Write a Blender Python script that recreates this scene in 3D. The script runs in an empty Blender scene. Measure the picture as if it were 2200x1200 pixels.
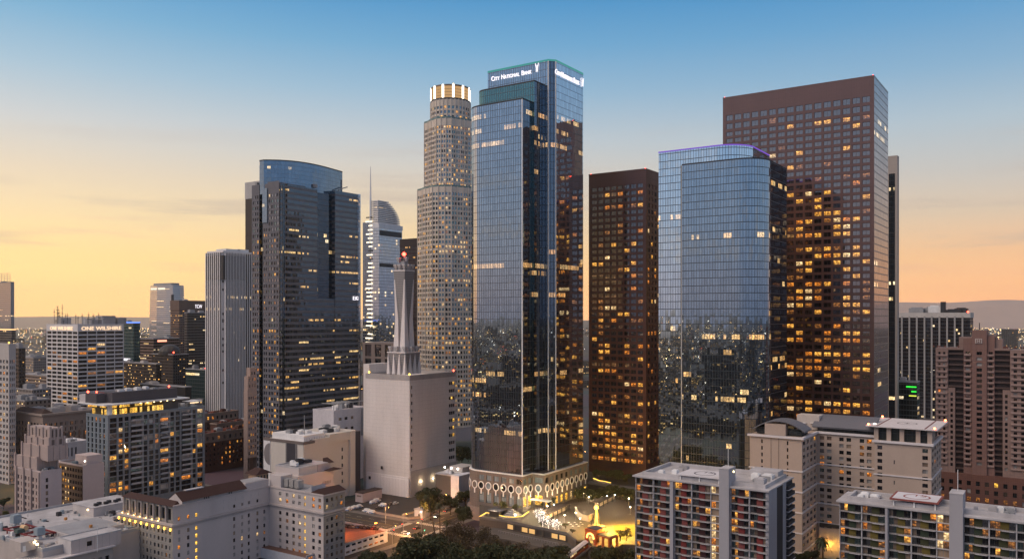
import bpy, math, random
from math import sin, cos, radians, atan2, pi, floor, sqrt
from mathutils import Vector
S = bpy.context.scene
COL = S.collection
RNG = random.Random(7)
H, F, CX, HY = 112.0, 1800.0, 1100.0, 680.0       # eye height, focal length in photo pixels, principal column, horizon row
TH = radians(33.9)
RD = (sin(TH), cos(TH)); LD = (-cos(TH), sin(TH))  # the two street-grid directions
ROT = pi/2 - TH

# ------------------------------------------------------------------ node materials
def N(nt, t, **kw):
    n = nt.nodes.new(t)
    for k, v in kw.items():
        if k == 'op': n.operation = v
        elif k == 'i':
            for a, b in v.items(): n.inputs[a].default_value = b
        else: setattr(n, k, v)
    return n
def newmat(name):
    m = bpy.data.materials.new(name); m.use_nodes = True
    nt = m.node_tree; nt.nodes.clear()
    out = N(nt, 'ShaderNodeOutputMaterial')
    return m, nt, out
def M_(nt, op, a, b=None, c=None, clamp=False):
    n = N(nt, 'ShaderNodeMath', op=op); n.use_clamp = clamp
    for k, v in enumerate((a, b, c)):
        if v is None: continue
        if isinstance(v, (int, float)): n.inputs[k].default_value = v
        else: nt.links.new(v, n.inputs[k])
    return n.outputs[0]
def MIX(nt, f, a, b, blend='MIX'):
    n = N(nt, 'ShaderNodeMix', data_type='RGBA', blend_type=blend)
    for idx, v in ((0, f), (6, a), (7, b)):
        if isinstance(v, (int, float)): n.inputs[idx].default_value = v
        elif isinstance(v, (tuple, list)): n.inputs[idx].default_value = (*v[:3], 1)
        else: nt.links.new(v, n.inputs[idx])
    return n.outputs[2]
def POS(nt): return N(nt, 'ShaderNodeNewGeometry').outputs['Position']
def UVs(nt):
    s = N(nt, 'ShaderNodeSeparateXYZ'); nt.links.new(N(nt, 'ShaderNodeUVMap').outputs[0], s.inputs[0])
    return s.outputs[0], s.outputs[1]
def NOISE(nt, vec, scale, detail=3, rough=.55):
    n = N(nt, 'ShaderNodeTexNoise', i={'Scale': scale, 'Detail': detail, 'Roughness': rough}); nt.links.new(vec, n.inputs['Vector']); return n.outputs[0]
def WN(nt, x, y=None, z=None):
    c = N(nt, 'ShaderNodeCombineXYZ')
    for k, v in enumerate((x, y, z)):
        if v is None: continue
        if isinstance(v, (int, float)): c.inputs[k].default_value = v
        else: nt.links.new(v, c.inputs[k])
    w = N(nt, 'ShaderNodeTexWhiteNoise', noise_dimensions='3D'); nt.links.new(c.outputs[0], w.inputs[0]); return w
def RAMP(nt, f, stops, interp='LINEAR'):
    r = N(nt, 'ShaderNodeValToRGB'); r.color_ramp.interpolation = interp
    e = r.color_ramp.elements
    while len(e) > 1: e.remove(e[-1])
    for k, (p, c) in enumerate(stops):
        el = e[0] if k == 0 else e.new(p)
        el.position = p; el.color = (*c, 1) if len(c) == 3 else c
    nt.links.new(f, r.inputs[0]); return r.outputs[0]

MATS = {}
def plain(name, rgb, rough=.75, var=.18, stain=.25, lu=0, lv=0, lw=.06, metal=0, spec=.3, lcol=.55, noise=.6, ior=1.45):
    """weathered wall: base colour with fine mottling, broad stains running down, optional joint lines every lu x lv metres"""
    if name in MATS: return MATS[name]
    m, nt, out = newmat(name)
    p = N(nt, 'ShaderNodeBsdfPrincipled', i={'Roughness': rough, 'Metallic': metal, 'Specular IOR Level': spec, 'IOR': ior})
    pos = POS(nt)
    mp = N(nt, 'ShaderNodeMapping', i={'Scale': (1, 1, .25)}); nt.links.new(pos, mp.inputs[0])
    n1 = NOISE(nt, mp.outputs[0], .12, 4); n2 = NOISE(nt, pos, noise, 5, .65)
    f = M_(nt, 'ADD', M_(nt, 'MULTIPLY', M_(nt, 'SUBTRACT', n1, .5), stain*2), M_(nt, 'MULTIPLY', M_(nt, 'SUBTRACT', n2, .5), var*2))
    v = M_(nt, 'ADD', f, 1.0)
    if lu or lv:
        u_, v_ = UVs(nt); mk = None
        for c, per in ((u_, lu), (v_, lv)):
            if not per: continue
            k = M_(nt, 'LESS_THAN', M_(nt, 'FRACT', M_(nt, 'DIVIDE', c, per)), lw/per)
            mk = k if mk is None else M_(nt, 'MAXIMUM', mk, k)
        v = M_(nt, 'MULTIPLY', v, M_(nt, 'SUBTRACT', 1.0, M_(nt, 'MULTIPLY', mk, 1-lcol)))
    vc = N(nt, 'ShaderNodeVectorMath', op='SCALE', i={0: rgb}); nt.links.new(v, vc.inputs['Scale'])
    nt.links.new(vc.outputs[0], p.inputs['Base Color']); nt.links.new(p.outputs[0], out.inputs[0])
    MATS[name] = m; return m
def emit(name, rgb, s):
    if name in MATS: return MATS[name]
    m, nt, out = newmat(name)
    e = N(nt, 'ShaderNodeEmission', i={'Color': (*rgb, 1), 'Strength': s}); nt.links.new(e.outputs[0], out.inputs[0])
    MATS[name] = m; return m
def glossmix(nt, base, tint, f0, rough=.03, normal=None, edge=1.0):
    """coated glass: dark body under a tinted mirror whose strength rises towards grazing"""
    lw = N(nt, 'ShaderNodeLayerWeight', i={'Blend': .5})
    fr = M_(nt, 'POWER', lw.outputs['Facing'], 3.5)
    fac = M_(nt, 'ADD', M_(nt, 'MULTIPLY', fr, edge*(1-f0)), f0, clamp=True)
    d = N(nt, 'ShaderNodeBsdfDiffuse'); g = N(nt, 'ShaderNodeBsdfGlossy', i={'Roughness': rough})
    for s, v in ((d, base), (g, tint)):
        if isinstance(v, tuple): s.inputs[0].default_value = (*v, 1)
        else: nt.links.new(v, s.inputs[0])
    if normal is not None: nt.links.new(normal, g.inputs['Normal'])
    mx = N(nt, 'ShaderNodeMixShader'); nt.links.new(fac, mx.inputs[0]); nt.links.new(d.outputs[0], mx.inputs[1]); nt.links.new(g.outputs[0], mx.inputs[2])
    return mx.outputs[0]
def wobble(nt, x, y, amt):
    w = WN(nt, x, y); v = N(nt, 'ShaderNodeVectorMath', op='SUBTRACT', i={1: (.5, .5, .5)}); nt.links.new(w.outputs['Color'], v.inputs[0])
    s = N(nt, 'ShaderNodeVectorMath', op='SCALE', i={'Scale': amt}); nt.links.new(v.outputs[0], s.inputs[0])
    a = N(nt, 'ShaderNodeVectorMath', op='ADD'); nt.links.new(N(nt, 'ShaderNodeNewGeometry').outputs['Normal'], a.inputs[0]); nt.links.new(s.outputs[0], a.inputs[1])
    n = N(nt, 'ShaderNodeVectorMath', op='NORMALIZE'); nt.links.new(a.outputs[0], n.inputs[0]); return n.outputs[0]
def curtain(name, tint, base=(.012, .016, .022), f0=.45, pu=1.5, pv=4.0, wu=.12, wv=.22, line=(.02, .025, .03), litp=.03, lits=1.2, litc=((1, .62, .22), (1, .8, .5)),
            rough=.02, wob=.012, run=4, band=0., bandc=(.05, .05, .05), rowp=.93, lglow=.0, edge=1.0, seed=0., lith=.62, lline=0.):
    """curtain wall on metre UVs: mullion grid, panes that each tilt a hair, floors with offices lit; band = share of a storey that is an opaque spandrel"""
    if name in MATS: return MATS[name]
    m, nt, out = newmat(name)
    u, v = UVs(nt)
    cu = M_(nt, 'DIVIDE', u, pu); cv = M_(nt, 'DIVIDE', v, pv)
    iu, iv = M_(nt, 'FLOOR', cu), M_(nt, 'FLOOR', cv); fu, fv = M_(nt, 'FRACT', cu), M_(nt, 'FRACT', cv)
    mul = M_(nt, 'MAXIMUM', M_(nt, 'LESS_THAN', fu, wu/pu), M_(nt, 'LESS_THAN', fv, wv/pv))
    nrm = wobble(nt, iu, iv, wob)
    cell = WN(nt, iu, iv, seed+3.)
    tv = M_(nt, 'ADD', .92, M_(nt, 'MULTIPLY', cell.outputs['Value'], .16))
    tn = N(nt, 'ShaderNodeVectorMath', op='SCALE', i={0: tint}); nt.links.new(tv, tn.inputs['Scale'])
    glass = glossmix(nt, base, tn.outputs[0], f0, rough, nrm, edge)
    # lit offices
    ru = M_(nt, 'FLOOR', M_(nt, 'DIVIDE', u, pu*run))
    a = WN(nt, ru, iv, seed+1.).outputs['Value']; r = WN(nt, 0., iv, seed+2.).outputs['Value']
    busy = M_(nt, 'GREATER_THAN', r, rowp)
    th = M_(nt, 'ADD', litp, M_(nt, 'MULTIPLY', busy, .5))
    lit = M_(nt, 'MULTIPLY', M_(nt, 'LESS_THAN', a, th), M_(nt, 'MULTIPLY', M_(nt, 'GREATER_THAN', fv, band+.12), M_(nt, 'LESS_THAN', fv, band+.12+lith*(1-band))))
    lit = M_(nt, 'MULTIPLY', lit, M_(nt, 'GREATER_THAN', cell.outputs['Value'], .22))
    lit = M_(nt, 'MULTIPLY', lit, M_(nt, 'SUBTRACT', 1.0, mul))
    n2 = NOISE(nt, POS(nt), 1.3, 2)
    em = N(nt, 'ShaderNodeEmission'); nt.links.new(MIX(nt, a if False else WN(nt, ru, iv, seed+5.).outputs['Value'], litc[0], litc[1]), em.inputs[0])
    nt.links.new(M_(nt, 'MULTIPLY', M_(nt, 'MULTIPLY', M_(nt, 'POWER', M_(nt, 'MULTIPLY', n2, 1.7), 2.2), M_(nt, 'ADD', .25, cell.outputs['Value'])), M_(nt, 'MULTIPLY', lit, lits)), em.inputs[1])
    opaque = N(nt, 'ShaderNodeBsdfPrincipled', i={'Base Color': (*line, 1), 'Roughness': .4})
    mx = N(nt, 'ShaderNodeMixShader'); nt.links.new(mul, mx.inputs[0]); nt.links.new(glass, mx.inputs[1]); nt.links.new(opaque.outputs[0], mx.inputs[2])
    sh = mx.outputs[0]
    if band:
        nb = NOISE(nt, POS(nt), .3, 4)
        bc = N(nt, 'ShaderNodeVectorMath', op='SCALE', i={0: bandc}); nt.links.new(M_(nt, 'ADD', .6, M_(nt, 'MULTIPLY', nb, .8)), bc.inputs['Scale'])
        bp = N(nt, 'ShaderNodeBsdfPrincipled', i={'Roughness': .35}); nt.links.new(bc.outputs[0], bp.inputs[0])
        mb = N(nt, 'ShaderNodeMixShader'); nt.links.new(M_(nt, 'LESS_THAN', fv, band), mb.inputs[0]); nt.links.new(sh, mb.inputs[1]); nt.links.new(bp.outputs[0], mb.inputs[2]); sh = mb.outputs[0]
    ad = N(nt, 'ShaderNodeAddShader'); nt.links.new(sh, ad.inputs[0]); nt.links.new(em.outputs[0], ad.inputs[1])
    nt.links.new(ad.outputs[0], out.inputs[0]); MATS[name] = m; return m
def pane(name, tint=(.75, .8, .9), base=(.012, .012, .016), f0=.16, frame=(.03, .03, .03), bars=1, fw=.045, lit=None, lits=0, blind=None):
    """one window: glass with its frame lines on 0..1 UVs; lit = colours of the room behind"""
    if name in MATS: return MATS[name]
    m, nt, out = newmat(name)
    u, v = UVs(nt); pos = POS(nt)
    e = M_(nt, 'MAXIMUM', M_(nt, 'GREATER_THAN', M_(nt, 'ABSOLUTE', M_(nt, 'SUBTRACT', u, .5)), .5-fw), M_(nt, 'GREATER_THAN', M_(nt, 'ABSOLUTE', M_(nt, 'SUBTRACT', v, .5)), .5-fw))
    if bars: e = M_(nt, 'MAXIMUM', e, M_(nt, 'LESS_THAN', M_(nt, 'ABSOLUTE', M_(nt, 'SUBTRACT', M_(nt, 'FRACT', M_(nt, 'MULTIPLY', u, float(bars+1))), .5)), -1.) if bars < 0 else M_(nt, 'LESS_THAN', M_(nt, 'ABSOLUTE', M_(nt, 'SUBTRACT', M_(nt, 'FRACT', M_(nt, 'ADD', M_(nt, 'MULTIPLY', u, float(bars+1)), .5)), .5)), fw*.8))
    fx = N(nt, 'ShaderNodeVectorMath', op='FLOOR'); sc = N(nt, 'ShaderNodeVectorMath', op='SCALE', i={'Scale': .37}); nt.links.new(pos, sc.inputs[0]); nt.links.new(sc.outputs[0], fx.inputs[0])
    w = N(nt, 'ShaderNodeTexWhiteNoise', noise_dimensions='3D'); nt.links.new(fx.outputs[0], w.inputs[0])
    if blind:
        d = N(nt, 'ShaderNodeBsdfPrincipled', i={'Roughness': .25, 'Specular IOR Level': .8}); nt.links.new(MIX(nt, w.outputs[0], blind[0], blind[1]), d.inputs[0]); sh = d.outputs[0]
    else:
        v1 = N(nt, 'ShaderNodeVectorMath', op='SUBTRACT', i={1: (.5, .5, .5)}); nt.links.new(w.outputs['Color'], v1.inputs[0])
        v2 = N(nt, 'ShaderNodeVectorMath', op='SCALE', i={'Scale': .02}); nt.links.new(v1.outputs[0], v2.inputs[0])
        v3 = N(nt, 'ShaderNodeVectorMath', op='ADD'); nt.links.new(v2.outputs[0], v3.inputs[0]); nt.links.new(N(nt, 'ShaderNodeNewGeometry').outputs['Normal'], v3.inputs[1])
        v4 = N(nt, 'ShaderNodeVectorMath', op='NORMALIZE'); nt.links.new(v3.outputs[0], v4.inputs[0])
        sh = glossmix(nt, base, tint, f0, .04, v4.outputs[0])
    if lit:
        mp = N(nt, 'ShaderNodeMapping', i={'Scale': (1, 1, 1.8)}); nt.links.new(pos, mp.inputs[0])
        n = M_(nt, 'POWER', M_(nt, 'MULTIPLY', NOISE(nt, mp.outputs[0], .8, 3, .6), 1.8), 3.4)
        em = N(nt, 'ShaderNodeEmission'); nt.links.new(MIX(nt, M_(nt, 'MULTIPLY', n, .7, clamp=True), lit[0], lit[1]), em.inputs[0])
        nt.links.new(M_(nt, 'MULTIPLY', M_(nt, 'MULTIPLY', M_(nt, 'ADD', .12, n), M_(nt, 'ADD', .4, M_(nt, 'MULTIPLY', v, .8))), lits), em.inputs[1])
        a = N(nt, 'ShaderNodeAddShader'); nt.links.new(sh, a.inputs[0]); nt.links.new(em.outputs[0], a.inputs[1]); sh = a.outputs[0]
    fr = N(nt, 'ShaderNodeBsdfPrincipled', i={'Base Color': (*frame, 1), 'Roughness': .5})
    mx = N(nt, 'ShaderNodeMixShader'); nt.links.new(e, mx.inputs[0]); nt.links.new(sh, mx.inputs[1]); nt.links.new(fr.outputs[0], mx.inputs[2]); nt.links.new(mx.outputs[0], out.inputs[0])
    MATS[name] = m; return m
WIN = {
 'dark': pane('window_dark', f0=.06, base=(.007, .007, .009)), 'sky': pane('window_sky', f0=.32), 'brown': pane('window_bronze', tint=(.80, .66, .62), base=(.016, .010, .009), f0=.36, frame=(.04, .022, .018)),
 'blind': pane('window_blind', blind=((.16, .15, .15), (.42, .40, .38)), frame=(.2, .19, .18)), 'tan': pane('window_curtain', blind=((.12, .08, .06), (.33, .24, .17)), frame=(.2, .19, .18)),
 'curtained': pane('window_pale_blue', blind=((.10, .14, .165), (.24, .31, .35)), frame=(.08, .08, .08)),
 'teal': pane('window_teal', tint=(.55, .78, .82), base=(.01, .02, .022), f0=.3, frame=(.1, .1, .1)),
 'yellow': pane('window_lit_yellow', lit=((.85, .27, .03), (1, .52, .09)), lits=1.1), 'orange': pane('window_lit_orange', lit=((.5, .12, .015), (1, .33, .04)), lits=.9),
 'pale': pane('window_lit_pale', lit=((.8, .42, .14), (1, .72, .36)), lits=1.1), 'dim': pane('window_lit_dim', lit=((.25, .09, .03), (.8, .30, .06)), lits=.5),
 'bright': pane('window_lit_bright', lit=((1, .45, .04), (1, .6, .09)), lits=1.6, fw=.06),
}
LITS = ('yellow', 'orange', 'pale', 'dim', 'bright')

# ------------------------------------------------------------------ mesh building
class MB:
    def __init__(s): s.v = []; s.k = {}; s.f = []; s.uv = []; s.mi = []
    def vert(s, p):
        key = (round(p[0], 3), round(p[1], 3), round(p[2], 3))
        if key not in s.k: s.k[key] = len(s.v); s.v.append(key)
        return s.k[key]
    def face(s, pts, uvs=None, mi=0):
        ids = [s.vert(p) for p in pts]
        if len(set(ids)) < 3: return
        if uvs is None: uvs = [(p[0]+p[1], p[2]) for p in pts]
        if len(set(ids)) != len(ids):
            keep = [k for k in range(len(ids)) if ids[k] not in ids[:k]]; ids = [ids[k] for k in keep]; uvs = [uvs[k] for k in keep]
        s.f.append(ids); s.uv.append(uvs); s.mi.append(mi)
    def prism(s, o, z0, z1, top=True, bot=False, skip=(), mi=0, u0=0., topmi=None):
        u = u0; n = len(o)
        for k in range(n):
            a, b = o[k], o[(k+1) % n]; L = math.hypot(b[0]-a[0], b[1]-a[1])
            if k not in skip: s.face([(*a, z0), (*b, z0), (*b, z1), (*a, z1)], [(u, z0), (u+L, z0), (u+L, z1), (u, z1)], mi)
            u += L
        if top: s.face([(*p, z1) for p in o], [p for p in o], mi if topmi is None else topmi)
        if bot: s.face([(*p, z0) for p in reversed(o)], [p for p in reversed(o)], mi)
    def box(s, x0, x1, y0, y1, z0, z1, mi=0, bot=True):
        x0, x1 = min(x0, x1), max(x0, x1); y0, y1 = min(y0, y1), max(y0, y1)
        s.prism([(x0, y1), (x0, y0), (x1, y0), (x1, y1)], z0, z1, True, bot, (), mi)
    def hull8(s, b, t, mi=0):       # bottom and top quads, both counter-clockwise from above
        for k in range(4):
            j = (k+1) % 4; s.face([b[k], b[j], t[j], t[k]], None, mi)
        s.face(list(t), [(p[0], p[1]) for p in t], mi); s.face(list(reversed(b)), [(p[0], p[1]) for p in reversed(b)], mi)
    def ring(s, o, i, z0, z1, mi=0):
        n = len(o)
        for k in range(n):
            j = (k+1) % n; L = math.hypot(o[j][0]-o[k][0], o[j][1]-o[k][1])
            s.face([(*o[k], z0), (*o[j], z0), (*o[j], z1), (*o[k], z1)], [(0, z0), (L, z0), (L, z1), (0, z1)], mi)
            s.face([(*i[j], z0), (*i[k], z0), (*i[k], z1), (*i[j], z1)], [(0, z0), (L, z0), (L, z1), (0, z1)], mi)
            s.face([(*o[k], z1), (*o[j], z1), (*i[j], z1), (*i[k], z1)], [o[k], o[j], i[j], i[k]], mi)
            s.face([(*o[j], z0), (*o[k], z0), (*i[k], z0), (*i[j], z0)], [o[j], o[k], i[k], i[j]], mi)
    def tube(s, pts, r, n=6, mi=0, cap=True):
        rings = []
        rr = r if isinstance(r, (list, tuple)) else [r]*len(pts)
        for k, p in enumerate(pts):
            a = Vector(pts[max(k-1, 0)]); b = Vector(pts[min(k+1, len(pts)-1)]); d = (b-a).normalized()
            x = d.cross(Vector((0, 0, 1)));
            if x.length < 1e-3: x = Vector((1, 0, 0))
            x.normalize(); y = x.cross(d)
            rings.append([tuple(Vector(p)+(x*cos(2*pi*q/n)+y*sin(2*pi*q/n))*rr[k]) for q in range(n)])
        for k in range(len(rings)-1):
            for q in range(n): s.face([rings[k][(q+1) % n], rings[k][q], rings[k+1][q], rings[k+1][(q+1) % n]], None, mi)
        if cap: s.face(list(rings[0]), None, mi); s.face(list(reversed(rings[-1])), None, mi)
    def lathe(s, c, prof, n=12, mi=0):      # prof: (radius, z) from the bottom up
        for k in range(len(prof)-1):
            (r0, a), (r1, b) = prof[k], prof[k+1]
            for q in range(n):
                t0, t1 = 2*pi*q/n, 2*pi*(q+1)/n
                s.face([(c[0]+r0*cos(t0), c[1]+r0*sin(t0), c[2]+a), (c[0]+r0*cos(t1), c[1]+r0*sin(t1), c[2]+a), (c[0]+r1*cos(t1), c[1]+r1*sin(t1), c[2]+b), (c[0]+r1*cos(t0), c[1]+r1*sin(t0), c[2]+b)], None, mi)
    def build(s, name, mats, parent=None, smooth=False):
        me = bpy.data.meshes.new(name); me.from_pydata(s.v, [], s.f)
        for m in (mats if isinstance(mats, (list, tuple)) else [mats]): me.materials.append(m)
        lay = me.uv_layers.new(name='UVMap'); flat = [c for f in s.uv for p in f for c in p]
        lay.data.foreach_set('uv', flat)
        me.polygons.foreach_set('material_index', s.mi)
        if smooth: me.polygons.foreach_set('use_smooth', [True]*len(s.f))
        o = bpy.data.objects.new(name, me); COL.objects.link(o)
        if parent is not None: o.parent = parent
        return o
def tag(o, label=None, cat=None, group=None, kind=None):
    for k, v in (('label', label), ('category', cat), ('group', group), ('kind', kind)):
        if v: o[k] = v
    return o
def thing(name, label, cat, loc=(0, 0, 0), rot=0., group=None):
    o = bpy.data.objects.new(name, None); COL.objects.link(o); o.location = loc; o.rotation_euler = (0, 0, rot); o.empty_display_size = 1
    return tag(o, label, cat, group)
def copy_tree(o, parent=None):
    c = o.copy(); COL.objects.link(c)
    if parent is not None: c.parent = parent
    for ch in list(o.children): copy_tree(ch, c)
    return c
def at(px, D): return ((px-CX)/F*D, D)                 # ground point of a photo column at a given distance
def gnd(px, py, z=0.):                                 # point of height z seen at a photo pixel
    D = (H-z)*F/(py-HY); return (*at(px, D), z)
def inset(o, d):
    n = len(o); r = []
    for k in range(n):
        a, b, c = Vector(o[k-1]), Vector(o[k]), Vector(o[(k+1) % n])
        e1, e2 = (b-a).normalized(), (c-b).normalized(); n1, n2 = Vector((-e1.y, e1.x)), Vector((-e2.y, e2.x))
        q = (n1+n2); l = q.length_squared
        q = q*(2*d/l) if l > 1e-6 else n1*d
        r.append(tuple(b+q))
    return r
UNIT = {}
def unit_pane(kind):
    if kind not in UNIT:
        me = bpy.data.meshes.new('window_pane'); me.from_pydata([(0, 0, 0), (1, 0, 0), (1, 0, 1), (0, 0, 1)], [], [(0, 1, 2, 3)])
        l = me.uv_layers.new(name='UVMap'); l.data.foreach_set('uv', [0, 0, 1, 0, 1, 1, 0, 1]); me.materials.append(WIN[kind]); UNIT[kind] = me
    return UNIT[kind]
def spans(a, b, n, share, off=.5):
    p = (b-a)/n; g = p*(1-share); return [(a+k*p+g*off, a+k*p+g*off+p*share) for k in range(n)]
class Bld:
    """a building with its near corner at photo column px and distance D; local x runs right-and-away, local y left-and-away along the street grid"""
    def __init__(s, name, label, cat, px, D, group=None, rot=0., z0=0.):
        s.o = (*at(px, D), z0); s.a = ROT+rot; s.R = (cos(s.a), sin(s.a)); s.L = (-sin(s.a), cos(s.a))
        s.e = thing(name, label, cat, s.o, s.a, group); s.p = []; s.z0 = z0; s.rng = random.Random(sum(map(ord, label)))
    def w(s, x, y): return (s.o[0]+x*s.R[0]+y*s.L[0], s.o[1]+x*s.R[1]+y*s.L[1])
    def y(s, px, x=0.):
        k = (px-CX)/F; p = s.w(x, 0); return (k*p[1]-p[0])/(s.L[0]-k*s.L[1])
    def x(s, px, y=0.):
        k = (px-CX)/F; p = s.w(0, y); return (k*p[1]-p[0])/(s.R[0]-k*s.R[1])
    def z(s, py, x=0., y=0.): return H+(HY-py)/F*s.w(x, y)[1]-s.z0
    def px(s, x, y): p = s.w(x, y); return CX+F*p[0]/p[1]
    def part(s, name, mats, mb, parent=None, label=None): return tag(mb.build(name, mats, parent or s.e), label)
    def box(s, name, mat, x0, x1, y0, y1, z0, z1, parent=None, label=None):
        mb = MB(); mb.box(x0, x1, y0, y1, z0, z1); return s.part(name, mat, mb, parent, label)
    def prism(s, name, mat, o, z0, z1, parent=None, label=None, **kw):
        mb = MB(); mb.prism(o, z0, z1, **kw); return s.part(name, mat, mb, parent, label)
    def parapet(s, o, z0, z1, mat, t=.5, name='parapet', out=.06):
        mb = MB(); mb.ring(inset(o, -out), inset(o, t), z0, z1); return s.part(name, mat, mb)
    def wall(s, p0, p1, z0, z1, cols, rows, mat, depth=.3, panes=(('dark', 1),), lit=0., litk=(('yellow', 5), ('orange', 3), ('pale', 1), ('dim', 4)), vis=True, name='wall', fn=None, skip=None):
        """a wall with real window openings; cols and rows are spans in metres along the wall and up it"""
        d = Vector((p1[0]-p0[0], p1[1]-p0[1])); L = d.length; d /= L; n = Vector((d.y, -d.x))
        def P(u, z, off=0.): return (p0[0]+d.x*u-n.x*off, p0[1]+d.y*u-n.y*off, z)
        us = sorted({0., L, *(c for q in cols for c in q)}); zs = sorted({z0, z1, *(c for q in rows for c in q)})
        cs = {round(a, 4) for a, b in cols}; rs = {round(a, 4) for a, b in rows}
        mb = MB()
        for i in range(len(us)-1):
            for j in range(len(zs)-1):
                a, b, c, e = us[i], us[i+1], zs[j], zs[j+1]
                hole = round(a, 4) in cs and round(c, 4) in rs and not (skip and skip(sorted(cs).index(round(a, 4)), sorted(rs).index(round(c, 4))))
                if not hole:
                    mb.face([P(a, c), P(b, c), P(b, e), P(a, e)], [(a, c), (b, c), (b, e), (a, e)]); continue
                q = [(a, c), (b, c), (b, e), (a, e)]
                for k in range(4):
                    (u0, w0), (u1, w1) = q[k], q[(k+1) % 4]; mb.face([P(u1, w1), P(u0, w0), P(u0, w0, depth), P(u1, w1, depth)], [(u1, w1), (u0, w0), (u0, w0), (u1, w1)])
                ci, rj = sorted(cs).index(round(a, 4)), sorted(rs).index(round(c, 4))
                kind = fn(ci, rj, s.rng) if fn else None
                if kind is None:
                    pl = lit(ci, rj) if callable(lit) else lit
                    src = litk if s.rng.random() < pl else panes
                    kind = s.rng.choices([k for k, _ in src], [w for _, w in src])[0]
                if kind == 'none': continue
                x_, y_, _ = P(a, c, depth); wx, wy = s.w(x_, y_); wz = c+s.z0
                fx, fy = CX+F*wx/wy, HY+F*(H-wz)/wy
                nw = (n.x*s.R[0]+n.y*s.L[0], n.x*s.R[1]+n.y*s.L[1]); dist = math.hypot(wx, wy)
                cosv = max(0., -(nw[0]*wx+nw[1]*wy)/dist)
                ok = vis is True or (vis and vis(fx, fy))
                s.p.append((((b-a)*(e-c)*cosv/dist**2) if ok and 0 < fx < 2200 and 0 < fy < 1200 else 0., kind, (x_, y_, c), (b-a, e-c), atan2(d.y, d.x)))
        s.part(name, mat, mb)
    def finish(s, most=100, name='window'):
        s.p.sort(key=lambda t: -t[0]); rest = MB(); kinds = []
        for k, (a, kind, loc, (w, h), r) in enumerate(s.p):
            if k < most and a > 0:
                o = bpy.data.objects.new(name, unit_pane(kind)); COL.objects.link(o); o.parent = s.e; o.location = loc; o.scale = (w, 1, h); o.rotation_euler = (0, 0, r)
                if kind in LITS: o['label'] = {'yellow': 'lit window with warm yellow light', 'orange': 'dim orange lit window', 'pale': 'pale lit window', 'dim': 'faintly lit window', 'bright': 'brightly lit yellow window'}[kind]
            else:
                if kind not in kinds: kinds.append(kind)
                q = [loc, (loc[0]+cos(r)*w, loc[1]+sin(r)*w, loc[2]), (loc[0]+cos(r)*w, loc[1]+sin(r)*w, loc[2]+h), (loc[0], loc[1], loc[2]+h)]
                ids = []
                for p in q: rest.v.append(p); ids.append(len(rest.v)-1)
                rest.f.append(ids); rest.uv.append([(0, 0), (1, 0), (1, 1), (0, 1)]); rest.mi.append(kinds.index(kind))
        if rest.f: o = rest.build(name, [WIN[k] for k in kinds], s.e); o['kind'] = 'stuff'
        s.p = []
    def units(s, n, x0, x1, y0, y1, z, mats, smin=1.2, smax=3.5, hmin=.8, hmax=2.5):
        for k in range(n):
            w, d, h = s.rng.uniform(smin, smax), s.rng.uniform(smin, smax), s.rng.uniform(hmin, hmax)
            x, y = s.rng.uniform(x0, x1-w), s.rng.uniform(y0, y1-d)
            mb = MB(); mb.box(x, x+w, y, y+d, z, z+h); mb.box(x+w*.15, x+w*.85, y+d*.15, y+d*.85, z+h, z+h*1.12)
            s.part('rooftop_unit', s.rng.choice(mats), mb)
    def beacon(s, x, y, z, r=.9, mat=None):
        mb = MB(); mb.lathe((x, y, z), [(r*.5, 0), (r*.5, r*.5), (r, r*.8), (r, r*1.6), (r*.5, r*2.1), (.01, r*2.2)], 8); return s.part('warning_light', mat or RED, mb)
def arc(cx, cy, r, a0, a1, n): return [(cx+r*cos(radians(a0+(a1-a0)*k/n)), cy+r*sin(radians(a0+(a1-a0)*k/n))) for k in range(n+1)]
def rect(x0, x1, y0, y1): return [(x0, y1), (x0, y0), (x1, y0), (x1, y1)]
RED = emit('red_beacon', (1, .06, .03), 14.)
def text_mesh(s, size, mat, depth=.3, space=1.0, parent=None, name='lettering'):
    cu = bpy.data.curves.new('lettering', 'FONT'); cu.body = s; cu.size = size; cu.extrude = depth/2; cu.align_x = 'LEFT'; cu.space_character = space; cu.offset = 0.
    t = bpy.data.objects.new('lettering', cu); COL.objects.link(t); dg = bpy.context.evaluated_depsgraph_get()
    me = bpy.data.meshes.new_from_object(t.evaluated_get(dg)); bpy.data.objects.remove(t); me.materials.clear(); me.materials.append(mat)
    o = bpy.data.objects.new(name, me); COL.objects.link(o)
    if parent is not None: o.parent = parent
    xs = [v.co.x for v in me.vertices]; o['w'] = max(xs)-min(xs); return o
def sign_on(b, text, p0, p1, z, width, mat, name='sign', label=None, height=None):
    """letters standing on a wall running p0 -> p1, scaled to the given width in metres"""
    d = Vector((p1[0]-p0[0], p1[1]-p0[1])).normalized(); n = Vector((d.y, -d.x))
    o = text_mesh(text, 1., mat, .12, 1.0, b.e, name); s = width/o['w']; del o['w']
    o.location = (p0[0]+n.x*.5, p0[1]+n.y*.5, z); o.rotation_euler = (pi/2, 0, atan2(d.y, d.x)); hs = s if height is None else height
    o.scale = (s, hs, 3.); tag(o, label); return o
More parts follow.
